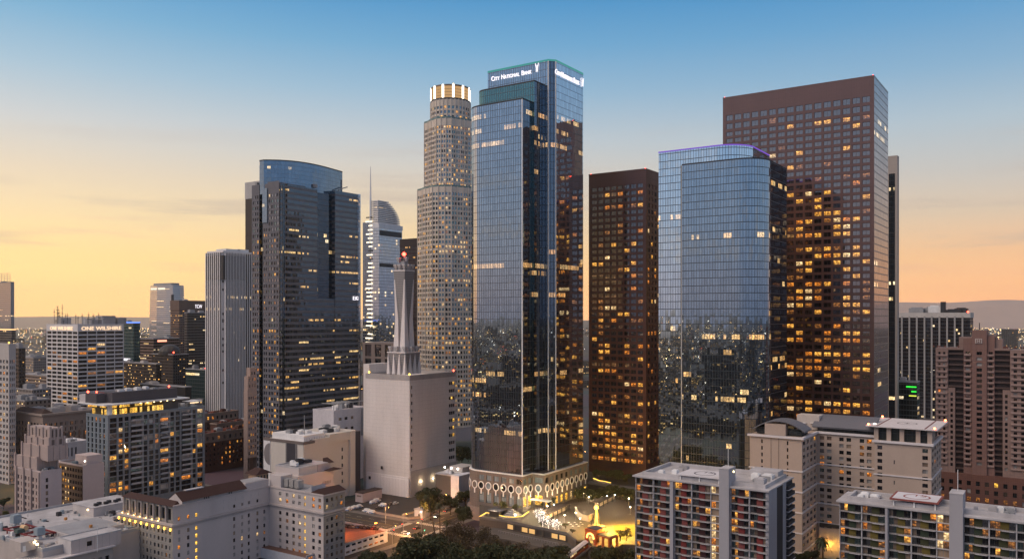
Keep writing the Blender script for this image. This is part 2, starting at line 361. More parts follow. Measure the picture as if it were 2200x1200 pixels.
# ================================================================== the tall towers
ROOF = plain('roof_gravel', (.30, .29, .30), .9, .2, .3); WROOF = plain('roof_white', (.42, .40, .41), .8, .22, .5, noise=.3); DARKM = plain('dark_metal', (.035, .035, .04), .5); GREYM = plain('grey_metal', (.28, .28, .29), .5); WHITEM = plain('white_metal', (.7, .69, .69), .5)
SIGNW = emit('sign_white', (1, .93, 1), 1.5); TEAL = emit('teal_neon', (.12, .55, .5), .55); PURPLE = emit('purple_neon', (.28, .13, .8), .75); WARM = emit('warm_lamp', (1, .72, .3), 9.); GOLD = emit('gold_lamp', (1, .55, .08), 6.); COOLW = emit('white_lamp', (1, .9, .75), 14.); CROWN = emit('crown_light', (1, .74, .42), 2.6)

# ---- three-stepped blue glass tower with the bank sign
def city_tower():
    b = Bld('office_tower', 'tallest blue glass tower, stepped in three slabs, with a lit bank sign along its top', 'skyscraper', 1122, 450)
    g = dict(pu=1.52, pv=3.95, wu=.27, wv=.22, line=(.025, .03, .04), wob=.006, run=8, litc=((1, .5, .16), (1, .66, .3)), lits=.85)
    blue = curtain('glass_blue', (.64, .74, .84), f0=.54, litp=.012, rowp=.9, seed=0, **g)
    green = curtain('glass_green', (.20, .38, .37), f0=.62, litp=.015, rowp=.92, seed=0, **g)
    dark = curtain('glass_dark', (.42, .5, .62), f0=.34, litp=.02, rowp=.9, seed=0, **g)
    xg = b.x(1143); yg = b.y(1148, xg); xm = b.x(1168, yg); ym = b.y(1178, xm)
    c = 3.
    while b.px(xm+c, ym-c) < 1190: c += .1
    yr = ym-c; xe = b.x(1257, yr); zb = b.z(1020)
    yl, yG, yM = b.y(1013), b.y(1030, xg), b.y(1048, xm)
    while min(b.px(10-10*sin(radians(t)), yl-10+10*cos(radians(t))) for t in range(0, 91, 9)) > 1013: yl += .2
    while min(b.px(xg+7-7*sin(radians(t)), yG-7+7*cos(radians(t))) for t in range(0, 91, 15)) > 1030: yG += .2
    back = xe
    o1 = [(xg+4, yl)]+[(10-10*sin(radians(t)), yl-10+10*cos(radians(t))) for t in range(0, 91, 9)]+[(0, 0), (xg+4, 0)]
    zt1, zt2, zt3 = b.z(213), b.z(175, xg, yg), b.z(131, xm, ym)
    m = MB(); m.prism(o1, zb, zt1, skip=(len(o1)-2,), topmi=1); b.part('low_slab', [blue, ROOF], m)
    m = MB(); m.face([(0, 0, zb), (xg+.5, 0, zb), (xg+.5, 0, zt1), (0, 0, zt1)], [(100, zb), (100+xg, zb), (100+xg, zt1), (100, zt1)]); b.part('return_wall', dark, m)
    o2 = [(xm+4, yG)]+[(xg+7-7*sin(radians(t)), yG-7+7*cos(radians(t))) for t in range(0, 91, 15)]+[(xg, yg), (xm+4, yg)]
    m = MB(); m.prism(o2, zb, zt2, skip=(len(o2)-2,), topmi=1); b.part('middle_slab', [green, ROOF], m)
    m = MB(); m.face([(xg, yg, zb), (xm+.5, yg, zb), (xm+.5, yg, zt2), (xg, yg, zt2)], [(130, zb), (140, zb), (140, zt2), (130, zt2)]); b.part('return_wall', dark, m)
    rr = 3.2
    pale = curtain('glass_side_painted_sheen', (.86, .92, .98), f0=.74, litp=.012, rowp=.9, seed=0, **g)  # same blue glass, tinted lighter to paint in the right face's brighter reflection
    o3 = [(xe, yM+12), (xm, yM), (xm, ym), (xm+c, yr)]+[(xe-rr+rr*sin(radians(t)), yr+rr-rr*cos(radians(t))) for t in range(0, 91, 10)]
    m = MB(); m.prism(o3, zb, zt3, topmi=1, skip=(2,))
    for q in range(2, len(o3)-2): m.mi[q] = 2
    b.part('high_slab', [blue, ROOF, pale], m)
    m = MB(); m.face([(xm, ym, zb), (xm+c, yr, zb), (xm+c, yr, zt3), (xm, ym, zt3)], [(160, zb), (164, zb), (164, zt3), (160, zt3)]); b.part('corner_wall', dark, m)
    b.parapet(o3, zt3, zt3+1., TEAL, .4, 'roof_neon', .1); b.parapet(o1, zt1, zt1+.8, DARKM); b.parapet(o2, zt2, zt2+.8, DARKM)
    for (x, y) in ((0, 0), (xm, ym), (xm+c, yr)):
        b.box('corner_fin', WHITEM, x-.3, x+.2, y-.3, y+.2, zb, (zt1 if x == 0 else zt2 if x == xg else zt3))
    # sign letters and emblem on both faces
    def emblem(p0, p1, u, z, hgt):
        d = Vector((p1[0]-p0[0], p1[1]-p0[1])).normalized(); n = Vector((d.y, -d.x)); mb = MB()
        def q(a, bb): return (p0[0]+d.x*a+n.x*.5, p0[1]+d.y*a+n.y*.5, bb)
        for sg in (-1, 1): mb.tube([q(u+sg*.45, z), q(u+sg*.45, z+hgt*.45), q(u+sg*1.0, z+hgt)], .22, 4)
        for k in range(1, 6): t = k/7; hw = .45 if t < .45 else .45+(t-.45)/.55*.55; mb.tube([q(u-hw, z+hgt*t), q(u+hw, z+hgt*t)], .12, 4)
        b.part('sign_emblem', SIGNW, mb)
    def small_caps(p0, p1, ua, ub, z, hb):
        d = Vector((p1[0]-p0[0], p1[1]-p0[1])).normalized(); n = Vector((d.y, -d.x)); root = None
        big, sm = hb*1.38, hb*1.04; objs = []; cur = 0.
        for word in ('CITY', 'NATIONAL', 'BANK'):
            for k, t in enumerate((word[0], word[1:])):
                s = big if k == 0 else sm; o = text_mesh(t, 1., SIGNW, .3, 1., b.e, 'sign_lettering'); w = o['w']*s; del o['w']; objs.append((o, cur, s)); cur += w+hb*.12
            cur += hb*.45
        k = (ub-ua)/cur
        for o, c0, s in objs:
            u = ua+c0*k; o.location = (p0[0]+d.x*u+n.x*.4, p0[1]+d.y*u+n.y*.4, z); o.rotation_euler = (pi/2, 0, atan2(d.y, d.x)); o.scale = (s*k, s, 1.)
    pl, pr = (xm, yM), (xm, ym); zs = b.z(175, xm, b.y(1056, xm))
    small_caps(pl, pr, yM-b.y(1056, xm), yM-b.y(1147, xm), zs, 2.7); emblem(pl, pr, yM-b.y(1154.5, xm), zs+.3, 4.8)
    pl, pr = (xm+c, yr), (xe, yr); x0 = b.x(1191.5, yr); zs2 = b.z(158.5, x0, yr)
    small_caps(pl, pr, x0-xm-c, b.x(1246, yr)-xm-c, zs2, 2.9); emblem(pl, pr, b.x(1250.5, yr)-xm-c, zs2, 4.8)
    # podium of brown stone with white keyhole window surrounds
    st = plain('podium_stone', (.17, .14, .125), .6, .15, .2, 1.5, 1.2); wh = plain('white_surround', (.8, .78, .76), .6, .05, .08)
    po = [(back, yl+1)]+[(10-11*sin(radians(t)), yl-10+11*cos(radians(t))) for t in range(0, 91, 9)]
    ysp = po[-1][1]
    segs = [((-1, ysp), (-1, -1)), ((-1, -1), (xg-1, -1)), ((xg-1, -1), (xg-1, yr-1)), ((xg-1, yr-1), (xe+1, yr-1))]
    zp = zb-.5
    mb = MB(); mb.prism(po+[(back, ysp)], -2, zp, skip=()); b.part('podium_curve', st, mb)
    upp = (zb-5.2, zb-2.2); low = (zb-17.5, zb-11.5)
    for k, (p0, p1) in enumerate(segs):
        L = math.hypot(p1[0]-p0[0], p1[1]-p0[1]); n = max(1, round(L/(4.7 if k == 0 else 5.4)))
        cl = spans(0, L, n, .7 if k != 3 else .56)
        b.wall(p0, p1, -2, zp, cl, [low, upp] if k != 3 else [(8.5, zb-14), upp], st, .5, fn=(lambda i, j, r: r.choice(('curtained', 'curtained', 'curtained', 'teal'))) if k == 0 else (lambda i, j, r: ('bright' if r.random() < .7 else 'pale') if j == 0 else r.choice(('dark', 'teal', 'curtained'))), name='podium_wall')
        d = Vector((p1[0]-p0[0], p1[1]-p0[1])).normalized(); nn = Vector((d.y, -d.x))
        if k == 2: cl = [cl[-1]] if len(cl) > 1 else cl
        for (a, bb) in cl:
            u = (a+bb)/2; mbr = MB(); r0, r1, zc = 2.0, 1.55, zb-8.
            def q(r, t, off): return (p0[0]+d.x*(u+r*cos(t))+nn.x*off, p0[1]+d.y*(u+r*cos(t))+nn.y*off, zc+r*sin(t)*1.12)
            for t in range(20):
                t0, t1 = 2*pi*t/20, 2*pi*(t+1)/20
                mbr.face([q(r1, t0, .4), q(r0, t0, .4), q(r0, t1, .4), q(r1, t1, .4)]); mbr.face([q(r0, t0, 0), q(r0, t1, 0), q(r0, t1, .4), q(r0, t0, .4)]); mbr.face([q(r1, t1, 0), q(r1, t0, 0), q(r1, t0, .4), q(r1, t1, .4)])
            ws = [(u-.32, zc-4.6), (u+.32, zc-4.6), (u+.32, zc-2.1), (u-.32, zc-2.1)]
            A = [(p0[0]+d.x*a_+nn.x*.4, p0[1]+d.y*a_+nn.y*.4, z_) for a_, z_ in ws]; mbr.face(A)
            for t in range(4):
                j = (t+1) % 4; B_ = [(p0[0]+d.x*a_, p0[1]+d.y*a_, z_) for a_, z_ in ws]; mbr.face([B_[t], B_[j], A[j], A[t]])
            su = b.part('window_surround', wh, mbr)
            mg = MB(); mg.face([q(1.56, 2*pi*t/20, .12) for t in range(20)], [(.5+.5*cos(2*pi*t/20), .5+.5*sin(2*pi*t/20)) for t in range(20)]); b.part('round_pane', WIN[b.rng.choice(('curtained', 'dark', 'curtained', 'dark'))], mg, su)
    # windows round the curve: individual rings on the curved end
    for t in (18, 52, 80):
        a = radians(t); cx, cy = 10-11.05*sin(a), yl-10+11.05*cos(a); tx, ty = cos(a), sin(a); nx, ny = -sin(a), cos(a); mbr = MB(); zc = zb-8
        def q(r, t_, off): return (cx-tx*r*cos(t_)+nx*off, cy-ty*r*cos(t_)+ny*off, zc+r*sin(t_)*1.12)
        for k in range(20):
            t0, t1 = 2*pi*k/20, 2*pi*(k+1)/20
            mbr.face([q(1.55, t0, .45), q(2., t0, .45), q(2., t1, .45), q(1.55, t1, .45)]); mbr.face([q(2., t0, -.1), q(2., t1, -.1), q(2., t1, .45), q(2., t0, .45)])
        mbr.face([(cx-tx*e+nx*.45, cy-ty*e+ny*.45, zc+z_) for e, z_ in ((-.32, -4.6), (.32, -4.6), (.32, -2.1), (-.32, -2.1))]); mbr.face([(cx-tx*e+nx*.1, cy-ty*e+ny*.1, zc+z_) for e, z_ in ((.32, -4.6), (-.32, -4.6), (-.32, -2.1), (.32, -2.1))])
        b.part('window_surround', wh, mbr)
    lip = [(back, yl+1)]+po[1:]+[(-1, -1), (xg-1, -1), (xg-1, yr-1), (xe+1, yr-1), (xe+1, yr+4)]
    b.parapet(lip, zp, zp+.45, wh, 1.4, 'podium_ledge', .25)
    led = [(p[0], p[1]) for p in po[:]]+[(-1, -1), (2, -1), (2, yl-8)]
    b.prism('base_ledge', plain('base_stone', (.25, .2, .18), .7), inset(led[:-2]+[(6, -1), (6, yl-6)], -1.4), -2, 6.5); b.prism('base_step', plain('base_stone', (.25, .2, .18), .7), inset(led[:-2]+[(6, -1), (6, yl-6)], -3.2), -2, 3.2)
    b.box('entrance_canopy', WHITEM, xg-5, xg-1.4, yr-6, -2, 13.2, 13.7); b.box('lobby_glow', emit('lobby_light', (1, .68, .26), 2.2), xg+.1, xg+.3, yr, -2, 8.6, 12.8)
    b.finish(100); return b, dict(xg=xg, yr=yr, xe=xe, zb=zb)
CT, CTI = city_tower()

# ---- rounded blue glass tower with the purple edge
def curve_tower():
    b = Bld('office_tower', 'blue glass tower with a rounded corner and a purple neon line along its roof', 'skyscraper', 1637, 420)
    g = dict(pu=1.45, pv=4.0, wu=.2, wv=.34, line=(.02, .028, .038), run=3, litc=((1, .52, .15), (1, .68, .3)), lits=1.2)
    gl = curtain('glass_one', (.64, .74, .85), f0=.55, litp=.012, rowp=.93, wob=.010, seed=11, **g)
    gl2 = curtain('glass_one_painted_sheen', (.86, .93, .98), f0=.8, litp=.006, rowp=.97, wob=.016, seed=13, **g)  # back slab's brighter reflection painted in as a lighter, stronger mirror tint
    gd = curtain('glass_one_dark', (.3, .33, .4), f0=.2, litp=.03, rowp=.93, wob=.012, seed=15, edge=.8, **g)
    yl = b.y(1465); r = 13.; zt = b.z(337); zb = 14.
    o = [(34, yl), (0, yl)]+[(r-r*cos(radians(t)), r-r*sin(radians(t))) for t in range(0, 91, 6)]
    xe = b.x(1690); o = [(p[0], p[1]) for p in o]+[(15, .02), (15, yl*.6)]
    m = MB(); m.prism(o, zb, zt, topmi=1); b.part('front_slab', [gl, ROOF], m)
    xb = 5.5; y2 = b.y(1415, xb); zt2 = b.z(325, xb, y2); yc = b.y(1582, xb); zt2 = b.z(309, xb, yc)
    rr = 15.; ycc = b.y(1600, xb)
    while b.px(xb+rr, ycc) > 1638: ycc += .3
    o2 = [(48, y2), (xb, y2)]+[(xb+rr-rr*cos(radians(t)), ycc+rr-rr*sin(radians(t))) for t in range(0, 91, 6)]+[(48, ycc)]
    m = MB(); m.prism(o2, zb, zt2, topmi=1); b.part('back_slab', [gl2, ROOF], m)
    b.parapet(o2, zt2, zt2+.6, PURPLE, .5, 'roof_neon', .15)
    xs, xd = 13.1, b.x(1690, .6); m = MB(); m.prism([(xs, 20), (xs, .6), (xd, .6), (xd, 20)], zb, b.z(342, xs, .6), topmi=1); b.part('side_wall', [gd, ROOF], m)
    b.parapet(o, zt, zt+.7, DARKM)
    b.box('corner_fin', GREYM, -.1, .15, yl-.1, yl+.5, zb, zt); b.box('podium', plain('brown_granite', (.05, .032, .028), .35), -2, 50, -2, y2+2, 10, zb+3)
    b.box('roof_lamp', WARM, 20, 20.6, 3, 3.6, zt+.2, zt+1.2)
    return b
curve_tower()

# ---- the two brown granite towers
def granite(name, label, px, D, pl, pr, pt, colsL, colsR, blank, pitch, sh, rc, vis, zmin, litf, tall=0, win='brown', vis2=None, side=None, sd=0, corner=False):
    b = Bld(name, label, 'skyscraper', px, D)
    st = plain('red_granite', (.125, .058, .044), .22, .12, .18, 1.4, 4.15, .05, spec=.5, ior=1.6)
    yl, xr, zt = b.y(pl), b.x(pr), b.z(pt); z0 = 16.
    rows = []; z = zt-blank
    while z-pitch > z0+4:
        h = pitch*sh*(1.35 if len(rows) < tall else 1.); rows.append((z-h, z)); z -= pitch*(1.28 if len(rows) <= tall else 1.)
    rows.reverse()
    ml = 1.6; cl = spans(ml, yl-ml, colsL, .78); rf_ = [b.rng.choice((.25, .5, .9, 1.2, 1.7)) for _ in range(99)]
    nr = len(rows)
    b.wall((0, yl), (0, 0), z0, zt, cl, rows, st, .35, ((win, 8), ('blind', 0)), lambda i, j: litf(i/colsL, j/nr)*rf_[j], vis=vis)
    if side is None:
        b.wall((0, 0), (xr, 0), z0, zt, spans(ml, xr-ml, colsR, .6), rows, st, .35, ((win, 6), ('dark', 3)), lambda i, j: litf(.9, j/nr)*.6*rf_[j], vis=vis)
        skip = (0, 1)
    else:
        m = MB(); m.face([(0, 0, z0), (xr, 0, z0), (xr, 0, zt), (0, 0, zt)], [(0, z0), (xr, z0), (xr, zt), (0, zt)]); b.part('side_wall', side, m); skip = (0, 1)
    b.prism('core', st, [(0, yl), (0, 0), (xr, 0), (xr, yl)], z0, zt, skip=skip)
    b.parapet([(0, yl), (0, 0), (xr, 0), (xr, yl)], zt, zt+1., st, .8)
    for (x, y) in ((.8, .8), (.8, yl-1)): b.beacon(x, y, zt+.6, .35)
    return b
SIDE = curtain('granite_glass', (.80, .76, .80), (.05, .035, .034), f0=.30, pu=2.6, pv=4.15, wu=.5, wv=.7, line=(.16, .13, .13), litp=.01, rowp=.97, wob=.006, rough=.08)
b = granite('office_tower', 'tallest reddish-brown granite tower, a broad slab with a blank top and many orange lit windows', 1878, 480, 1553, 1908, 165, 16, 3, 10.6, 4.15, .62, 0, lambda x, y: y < 900, 0,
            lambda i, j: .2 if j > .75 else .4 if j > .5 else .52, tall=2, side=SIDE)
b.finish(100)
b = granite('office_tower', 'shorter reddish-brown granite tower behind the tallest blue glass tower', 1388, 500, 1265, 1421, 365, 8, 4, 7.8, 3.85, .62, 0, lambda x, y: True, 0,
            lambda i, j: .18 if j > .8 else .28 if j > .4 else .32 if j > .22 else .55)
b.finish(100)

# ---- pale stone tower beyond the brown slab
b = Bld('office_tower', 'slim pale stone tower with dark glass stripes peeking out right of the brown slab', 'skyscraper', 1928, 640)
ps = plain('pale_stone', (.36, .31, .28), .6, .08, .12, 1.5, 4); dg = curtain('glass_black', (.35, .4, .5), f0=.12, pu=1.5, pv=4, litp=.05, rowp=.93, lits=1.6, edge=.5)
y0 = b.y(1880); zt = b.z(337); b.prism('shaft', ps, rect(0, 7, 0, y0), 0, zt); zc = b.z(372)
for a, c in ((1901, 1905.5), (1909.5, 1922.5)): b.box('glass_strip', dg, -.3, .2, b.y(c), b.y(a), 0, zc)
b.parapet(rect(0, 7, 0, y0), zt, zt+1.2, ps)

# ---- crown tower: round tiers, lit crown
def crown_tower():
    b = Bld('office_tower', 'round stepped stone tower crowned by a ring of bright white light strips', 'skyscraper', 968, 720, rot=-ROT)
    st = plain('cream_granite', (.60, .52, .44), .5, .08, .15); dark = plain('dark_recess', (.04, .045, .05), .4)
    def out(r, bulge, n=32):
        f = lambda a: r*(bulge if abs(sin(radians(2*a+20))) < .62 else 1/bulge**.5)
        return [(f(a)*cos(radians(a)), f(a)*sin(radians(a))) for a in [360*k/n+5.6 for k in range(n)]]
    Z = lambda py: b.z(py, 0, -18)
    tiers = [('shaft', 26.4, 1.07, 20, Z(404)), ('upper_shaft', 20.8, 1.08, Z(404), Z(256)), ('drum', 17.2, 1.0, Z(256), Z(212))]
    pat = [('teal', 6), ('dark', 2), ('sky', 5), ('curtained', 2), ('blind', 1)]
    for nm, r, bu, z0, z1 in tiers:
        o = out(r, bu); n = len(o); pitch = 3.98
        nr = int((z1-z0-2.5)/pitch); rows = [(z0+1.4+k*pitch, z0+1.4+k*pitch+2.35) for k in range(nr)]
        busy = {j for j in range(nr) if b.rng.random() < .17}
        for k in range(n):
            p0, p1 = o[k], o[(k+1) % n]; mid = b.w((p0[0]+p1[0])/2, (p0[1]+p1[1])/2); nx, ny = (p0[0]+p1[0])/2, (p0[1]+p1[1])/2
            L = math.hypot(p1[0]-p0[0], p1[1]-p0[1])
            if ny < 4: b.wall(p0, p1, z0, z1, spans(.25, L-.25, 2 if L > 3.6 else 1, .68), rows, st, .4, pat, lambda i, j: .62 if j in busy else .14 if j > nr*.45 else .28, (('yellow', 5), ('pale', 4), ('dim', 4)), vis=lambda x, y: y < 950 and x < 1015, name='facade_bay')
            else:
                m = MB(); m.face([(*p0, z0), (*p1, z0), (*p1, z1), (*p0, z1)]); b.part('rear_bay', st, m)
        for k in range(n):
            if o[k][1] < 6: b.box('rib', st, o[k][0]-.32, o[k][0]+.32, o[k][1]-.42, o[k][1]+.25, z0, z1+.5)
        m = MB(); m.face([(*p, z1) for p in o]); b.part('tier_roof', ROOF, m); b.parapet(o, z1, z1+1.4, dark if nm == 'drum' else plain('teal_band', (.12, .2, .2), .3), .6, 'tier_parapet')
    b.finish(100)
    zc0, zc1 = Z(212), Z(183); r = 16.6
    m = MB(); m.prism(arc(0, 0, r, 0, 360, 40)[:-1], zc0+1.4, zc1, topmi=1); b.part('crown', [emit('crown_gold_glow', (1, .58, .25), .55), ROOF], m)  # gold panels given emission to paint in their glow between the strips
    for k in range(3): b.parapet(arc(0, 0, r, 0, 360, 40)[:-1], zc0+3.4+k*2.6, zc0+3.7+k*2.6, plain('crown_rail', (.3, .2, .1), .5), .3, 'crown_rail', .12)
    for k in range(12):
        a = radians(30*k+12); x, y = r*cos(a), r*sin(a); tx, ty = -sin(a), cos(a); m = MB()
        q = [(x+tx*s_*.85+cos(a)*o_, y+ty*s_*.85+sin(a)*o_) for s_, o_ in ((-1, 0), (-1, .7), (1, .7), (1, 0))]; m.prism([q[0], q[1], q[2], q[3]], zc0+1.6, zc1+1.2); b.part('light_strip', emit('crown_strip', (1, .9, .75), 3.4), m)
    b.parapet(arc(0, 0, r, 0, 360, 40)[:-1], zc1, zc1+1.3, plain('crown_rim', (.2, .14, .1), .5), .8, 'crown_rim', .4)
    b.prism('roof_plant', DARKM, arc(0, 0, 10, 0, 360, 20)[:-1], zc1, zc1+3.2); b.beacon(3, -9, zc1+3, .5, GOLD)
crown_tower()

# ---- dark tower with the curved blue glass crown
def gas_tower():
    b = Bld('office_tower', 'dark grey ribbon-windowed tower under a boat-shaped blue glass crown', 'skyscraper', 606, 580)
    gr = curtain('ribbon_glass', (.55, .62, .70), (.006, .007, .009), f0=.22, pu=1.5, pv=3.95, wu=.16, wv=.2, line=(.05, .05, .055), litp=.035, rowp=.87, lits=1.3, band=.46, bandc=(.125, .12, .13), run=6, wob=.014, seed=21, litc=((1, .5, .1), (1, .68, .3)))
    gl = plain('grey_granite', (.125, .125, .145), .45, .1, .15, 1.5, 3.95)
    bl = curtain('crown_blue', (.42, .55, .70), (.03, .05, .075), f0=.42, pu=2.4, pv=3.0, wu=.1, wv=.14, line=(.1, .13, .17), litp=.03, rowp=.9, lits=1.2, wob=.01, seed=24, run=1)
    bk = curtain('glass_slot', (.3, .4, .52), (.006, .008, .01), f0=.22, pu=1.3, pv=3.95, wu=.08, wv=.15, litp=.02, rowp=.95, seed=25)
    yl, xr = b.y(541), b.x(772); zt = b.z(390); z0 = 0.; pitch = 3.95
    nr = int((zt-z0-8)/pitch); rows = [(z0+6+k*pitch, z0+6+k*pitch+2.3) for k in range(nr)]
    # left face: punched windows, a black slot, the blue glass blade
    ya, yb_, yc_ = b.y(557), b.y(565), b.y(575); ys = b.y(600)
    b.wall((0, yl), (0, ya), z0, zt, spans(.6, yl-ya-.4, 3, .62), rows, gl, .3, (('sky', 5), ('teal', 2), ('dark', 5)), lambda i, j: .12 if j > nr*.5 else .3, vis=lambda x, y: y < 930)
    b.box('slot', bk, 1.5, 4, yb_, ya, z0, zt-2)
    zb = b.z(475); m = MB(); m.prism([(2, yb_), (-.6, yb_), (-.6, yc_), (2, yc_)], zb, b.z(400)); b.part('glass_blade', bl, m)
    b.wall((0, yb_), (0, yc_), z0, zb, spans(.3, yb_-yc_-.3, 2, .62), [q for q in rows if q[1] < zb], gl, .3, (('sky', 4), ('dark', 5)), .2, vis=lambda x, y: y < 930)
    b.wall((0, yc_), (0, ys), z0, zt+1, spans(.5, yc_-ys-.5, 4, .62), rows, gl, .3, (('sky', 5), ('teal', 2), ('dark', 5)), lambda i, j: .1 if j > nr*.5 else .3, vis=lambda x, y: y < 930)
    b.box('slot', bk, 1.5, 4, .5, ys, z0, zt-2)
    b.finish(100)
    # right face: rounded corner, ribbons, recessed bay, lower wing
    x1, x2, x3 = b.x(682), b.x(711), b.x(719)
    cor = [(4+4*cos(radians(t))-0., 4+4*sin(radians(t))) for t in range(180, 271, 15)]
    m = MB(); o = [(1.6, 5)]+[(p[0]+.6, p[1]) for p in cor[1:]]+[(x1, 0), (x1, 30), (1.6, 30)]; m.prism(o, z0, zt-1.2, topmi=1); b.part('main_block', [gr, ROOF], m)
    b.box('glass_bay', curtain('bay_glass', (.4, .45, .54), (.006, .007, .009), f0=.2, pu=1.5, pv=3.95, wu=.1, wv=.3, line=(.04, .04, .045), litp=.12, rowp=.9, lits=2., seed=29, run=4), x1, x2, 2.2, 30, b.z(640, x1), zt-3)
    b.box('lower_bay', gr, x1, x3, 0, 30, z0, b.z(640, x1)-.2); b.box('slot', bk, x2, x3, 3, 30, b.z(640, x1), zt-3)
    z4 = b.z(409, x3); m = MB(); m.prism(rect(x3, xr, -.4, 30), z0, z4, topmi=1); b.part('lower_wing', [gr, ROOF], m)
    m = MB(); m.tube([(xr-1, -.4, z0), (xr-1, -.4, z4)], 1.5, 10); b.part('corner_column', curtain('bright_glass', (.95, .93, .95), f0=.6, pu=9, pv=4, wu=0, wv=.2, litp=0, rowp=2), m, None)
    b.prism('core', gl, rect(2, xr-2, 24, yl), z0, zt-4); b.prism('left_block', gl, [(0.6, yl), (.6, .6+ys), (24, ys), (24, yl)], zt-5, zt)
    # crown: a curved hull of blue glass
    xA, xB = b.x(566, 10), b.x(737, 2); n = 16; zA = b.z(345, .3, 19.4); zc = zt-7
    o = [(.3, 19.4), (3.2, 15.2), (7., 11.), (12, 7.2), (17.6, 4.6), (24, 3.2), (31, 2.8), (38, 3.2), (44.3, 4.1), (51, 5.4), (58, 6.8), (66, 8.6), (66, 24), (.3, 24)]
    m = MB(); m.prism(o, zc, zA, topmi=1); b.part('glass_crown', [bl, ROOF], m); b.parapet(o, zA, zA+.8, DARKM, .4, 'crown_rim', .1)
    m = MB(); m.tube([(x3+8, 4, z4), (x3+8, 4, z4+2), (x3+19, 6, z4+5.5)], .4, 5); b.part('roof_crane', GREYM, m)
    sign_on(b, 'E:K', (0, -.4), (xr, -.4), b.z(644, b.x(757, -.4), -.4), 5.2, SIGNW, 'sign_lettering').location.x = b.x(757, -.4)
    for x, y in ((3, yl-2), (x1-2, 1)): b.box('rooftop_unit', GREYM, x, x+3, y, y+2, zt, zt+2.5)
gas_tower()

# ---- fluted tower
b = Bld('office_tower', 'pale tower of tall white vertical fins left of the dark crowned tower', 'skyscraper', 479, 800)
yl, xr = b.y(441), b.x(548); zt = b.z(541)
def flute(p0, p1, n, dep):
    d = Vector((p1[0]-p0[0], p1[1]-p0[1])); L = d.length; d /= L; nn = Vector((d.y, -d.x)); r = []
    for k in range(n):
        for f_, o_ in ((.0, 0), (.34, 0), (.36, -dep), (.98, -dep)):
            u = (k+f_)/n*L; r.append((p0[0]+d.x*u+nn.x*o_, p0[1]+d.y*u+nn.y*o_))
    return r
fin = plain('white_fin', (.72, .67, .65), .6, .06, .12)
c = 3.
o = flute((0, yl), (0, c), 8, 1.)+[(0, c), (c, c), (c, 0)]+flute((c+.01, 0), (xr-10, 0), 14, 1.)+flute((xr-9.9, 2.5), (xr, 2.5), 4, .8)+[(xr, 0), (xr, yl)]
m = MB(); m.prism(o, 0, zt, topmi=1)
dk = curtain('fin_glass', (.5, .45, .42), (.02, .018, .02), f0=.08, pu=3, pv=3.8, wu=.1, wv=.5, line=(.07, .065, .066), litp=.01, rowp=.985, run=1, edge=.4)
mi = []
for f in m.f:
    a, q = m.v[f[0]], m.v[f[1]]
    lx, ly = abs(a[0]-q[0]), abs(a[1]-q[1]); mi.append(0)
nfl = len(m.f)
for k in range(nfl-1):
    a, q = m.v[m.f[k][0]], m.v[m.f[k][1]]; L = math.hypot(a[0]-q[0], a[1]-q[1])
    if k < 32 and k % 4 == 2 or 35 <= k < 35+72 and (k-35) % 4 == 2: m.mi[k] = 2
b.part('fluted_shaft', [fin, ROOF, dk], m)
b.parapet(inset(rect(0, xr, 0, yl), 1.2), zt, zt+1.6, fin, .6); b.box('penthouse', WHITEM, 8, 24, 6, yl-6, zt, zt+4); b.box('penthouse', WHITEM, xr-16, xr-3, 6, yl-6, zt, zt+4.5)
for k in range(24):
    z = b.rng.choice((zt-14-k*3.8, zt-60-k*3.0)); 
    b.box('lit_window', WIN['yellow'], 1.5, c+.1, c+.25-.45, c+.2, z, z+2.1) if k % 2 == 0 else None
b.box('black_band', plain('black_band', (.05, .045, .045), .5), .3, xr-10, .3, yl, zt-26, zt-3)

# ---- brown tower sliver behind the dark crowned tower
b = Bld('office_tower', 'dark bronze tower with a pale cap half hidden behind the crowned tower', 'skyscraper', 560, 900)
y0 = b.y(527); zt = b.z(388); zc = b.z(424); b.prism('shaft', plain('bronze_shaft', (.045, .036, .034), .4, .08, .1, 1.6, 200, .5), rect(0, 30, 0, y0), 0, zc); b.prism('cap', plain('pale_cap', (.42, .4, .39), .7), rect(-.3, 30.3, -.3, y0+.3), zc, zt)

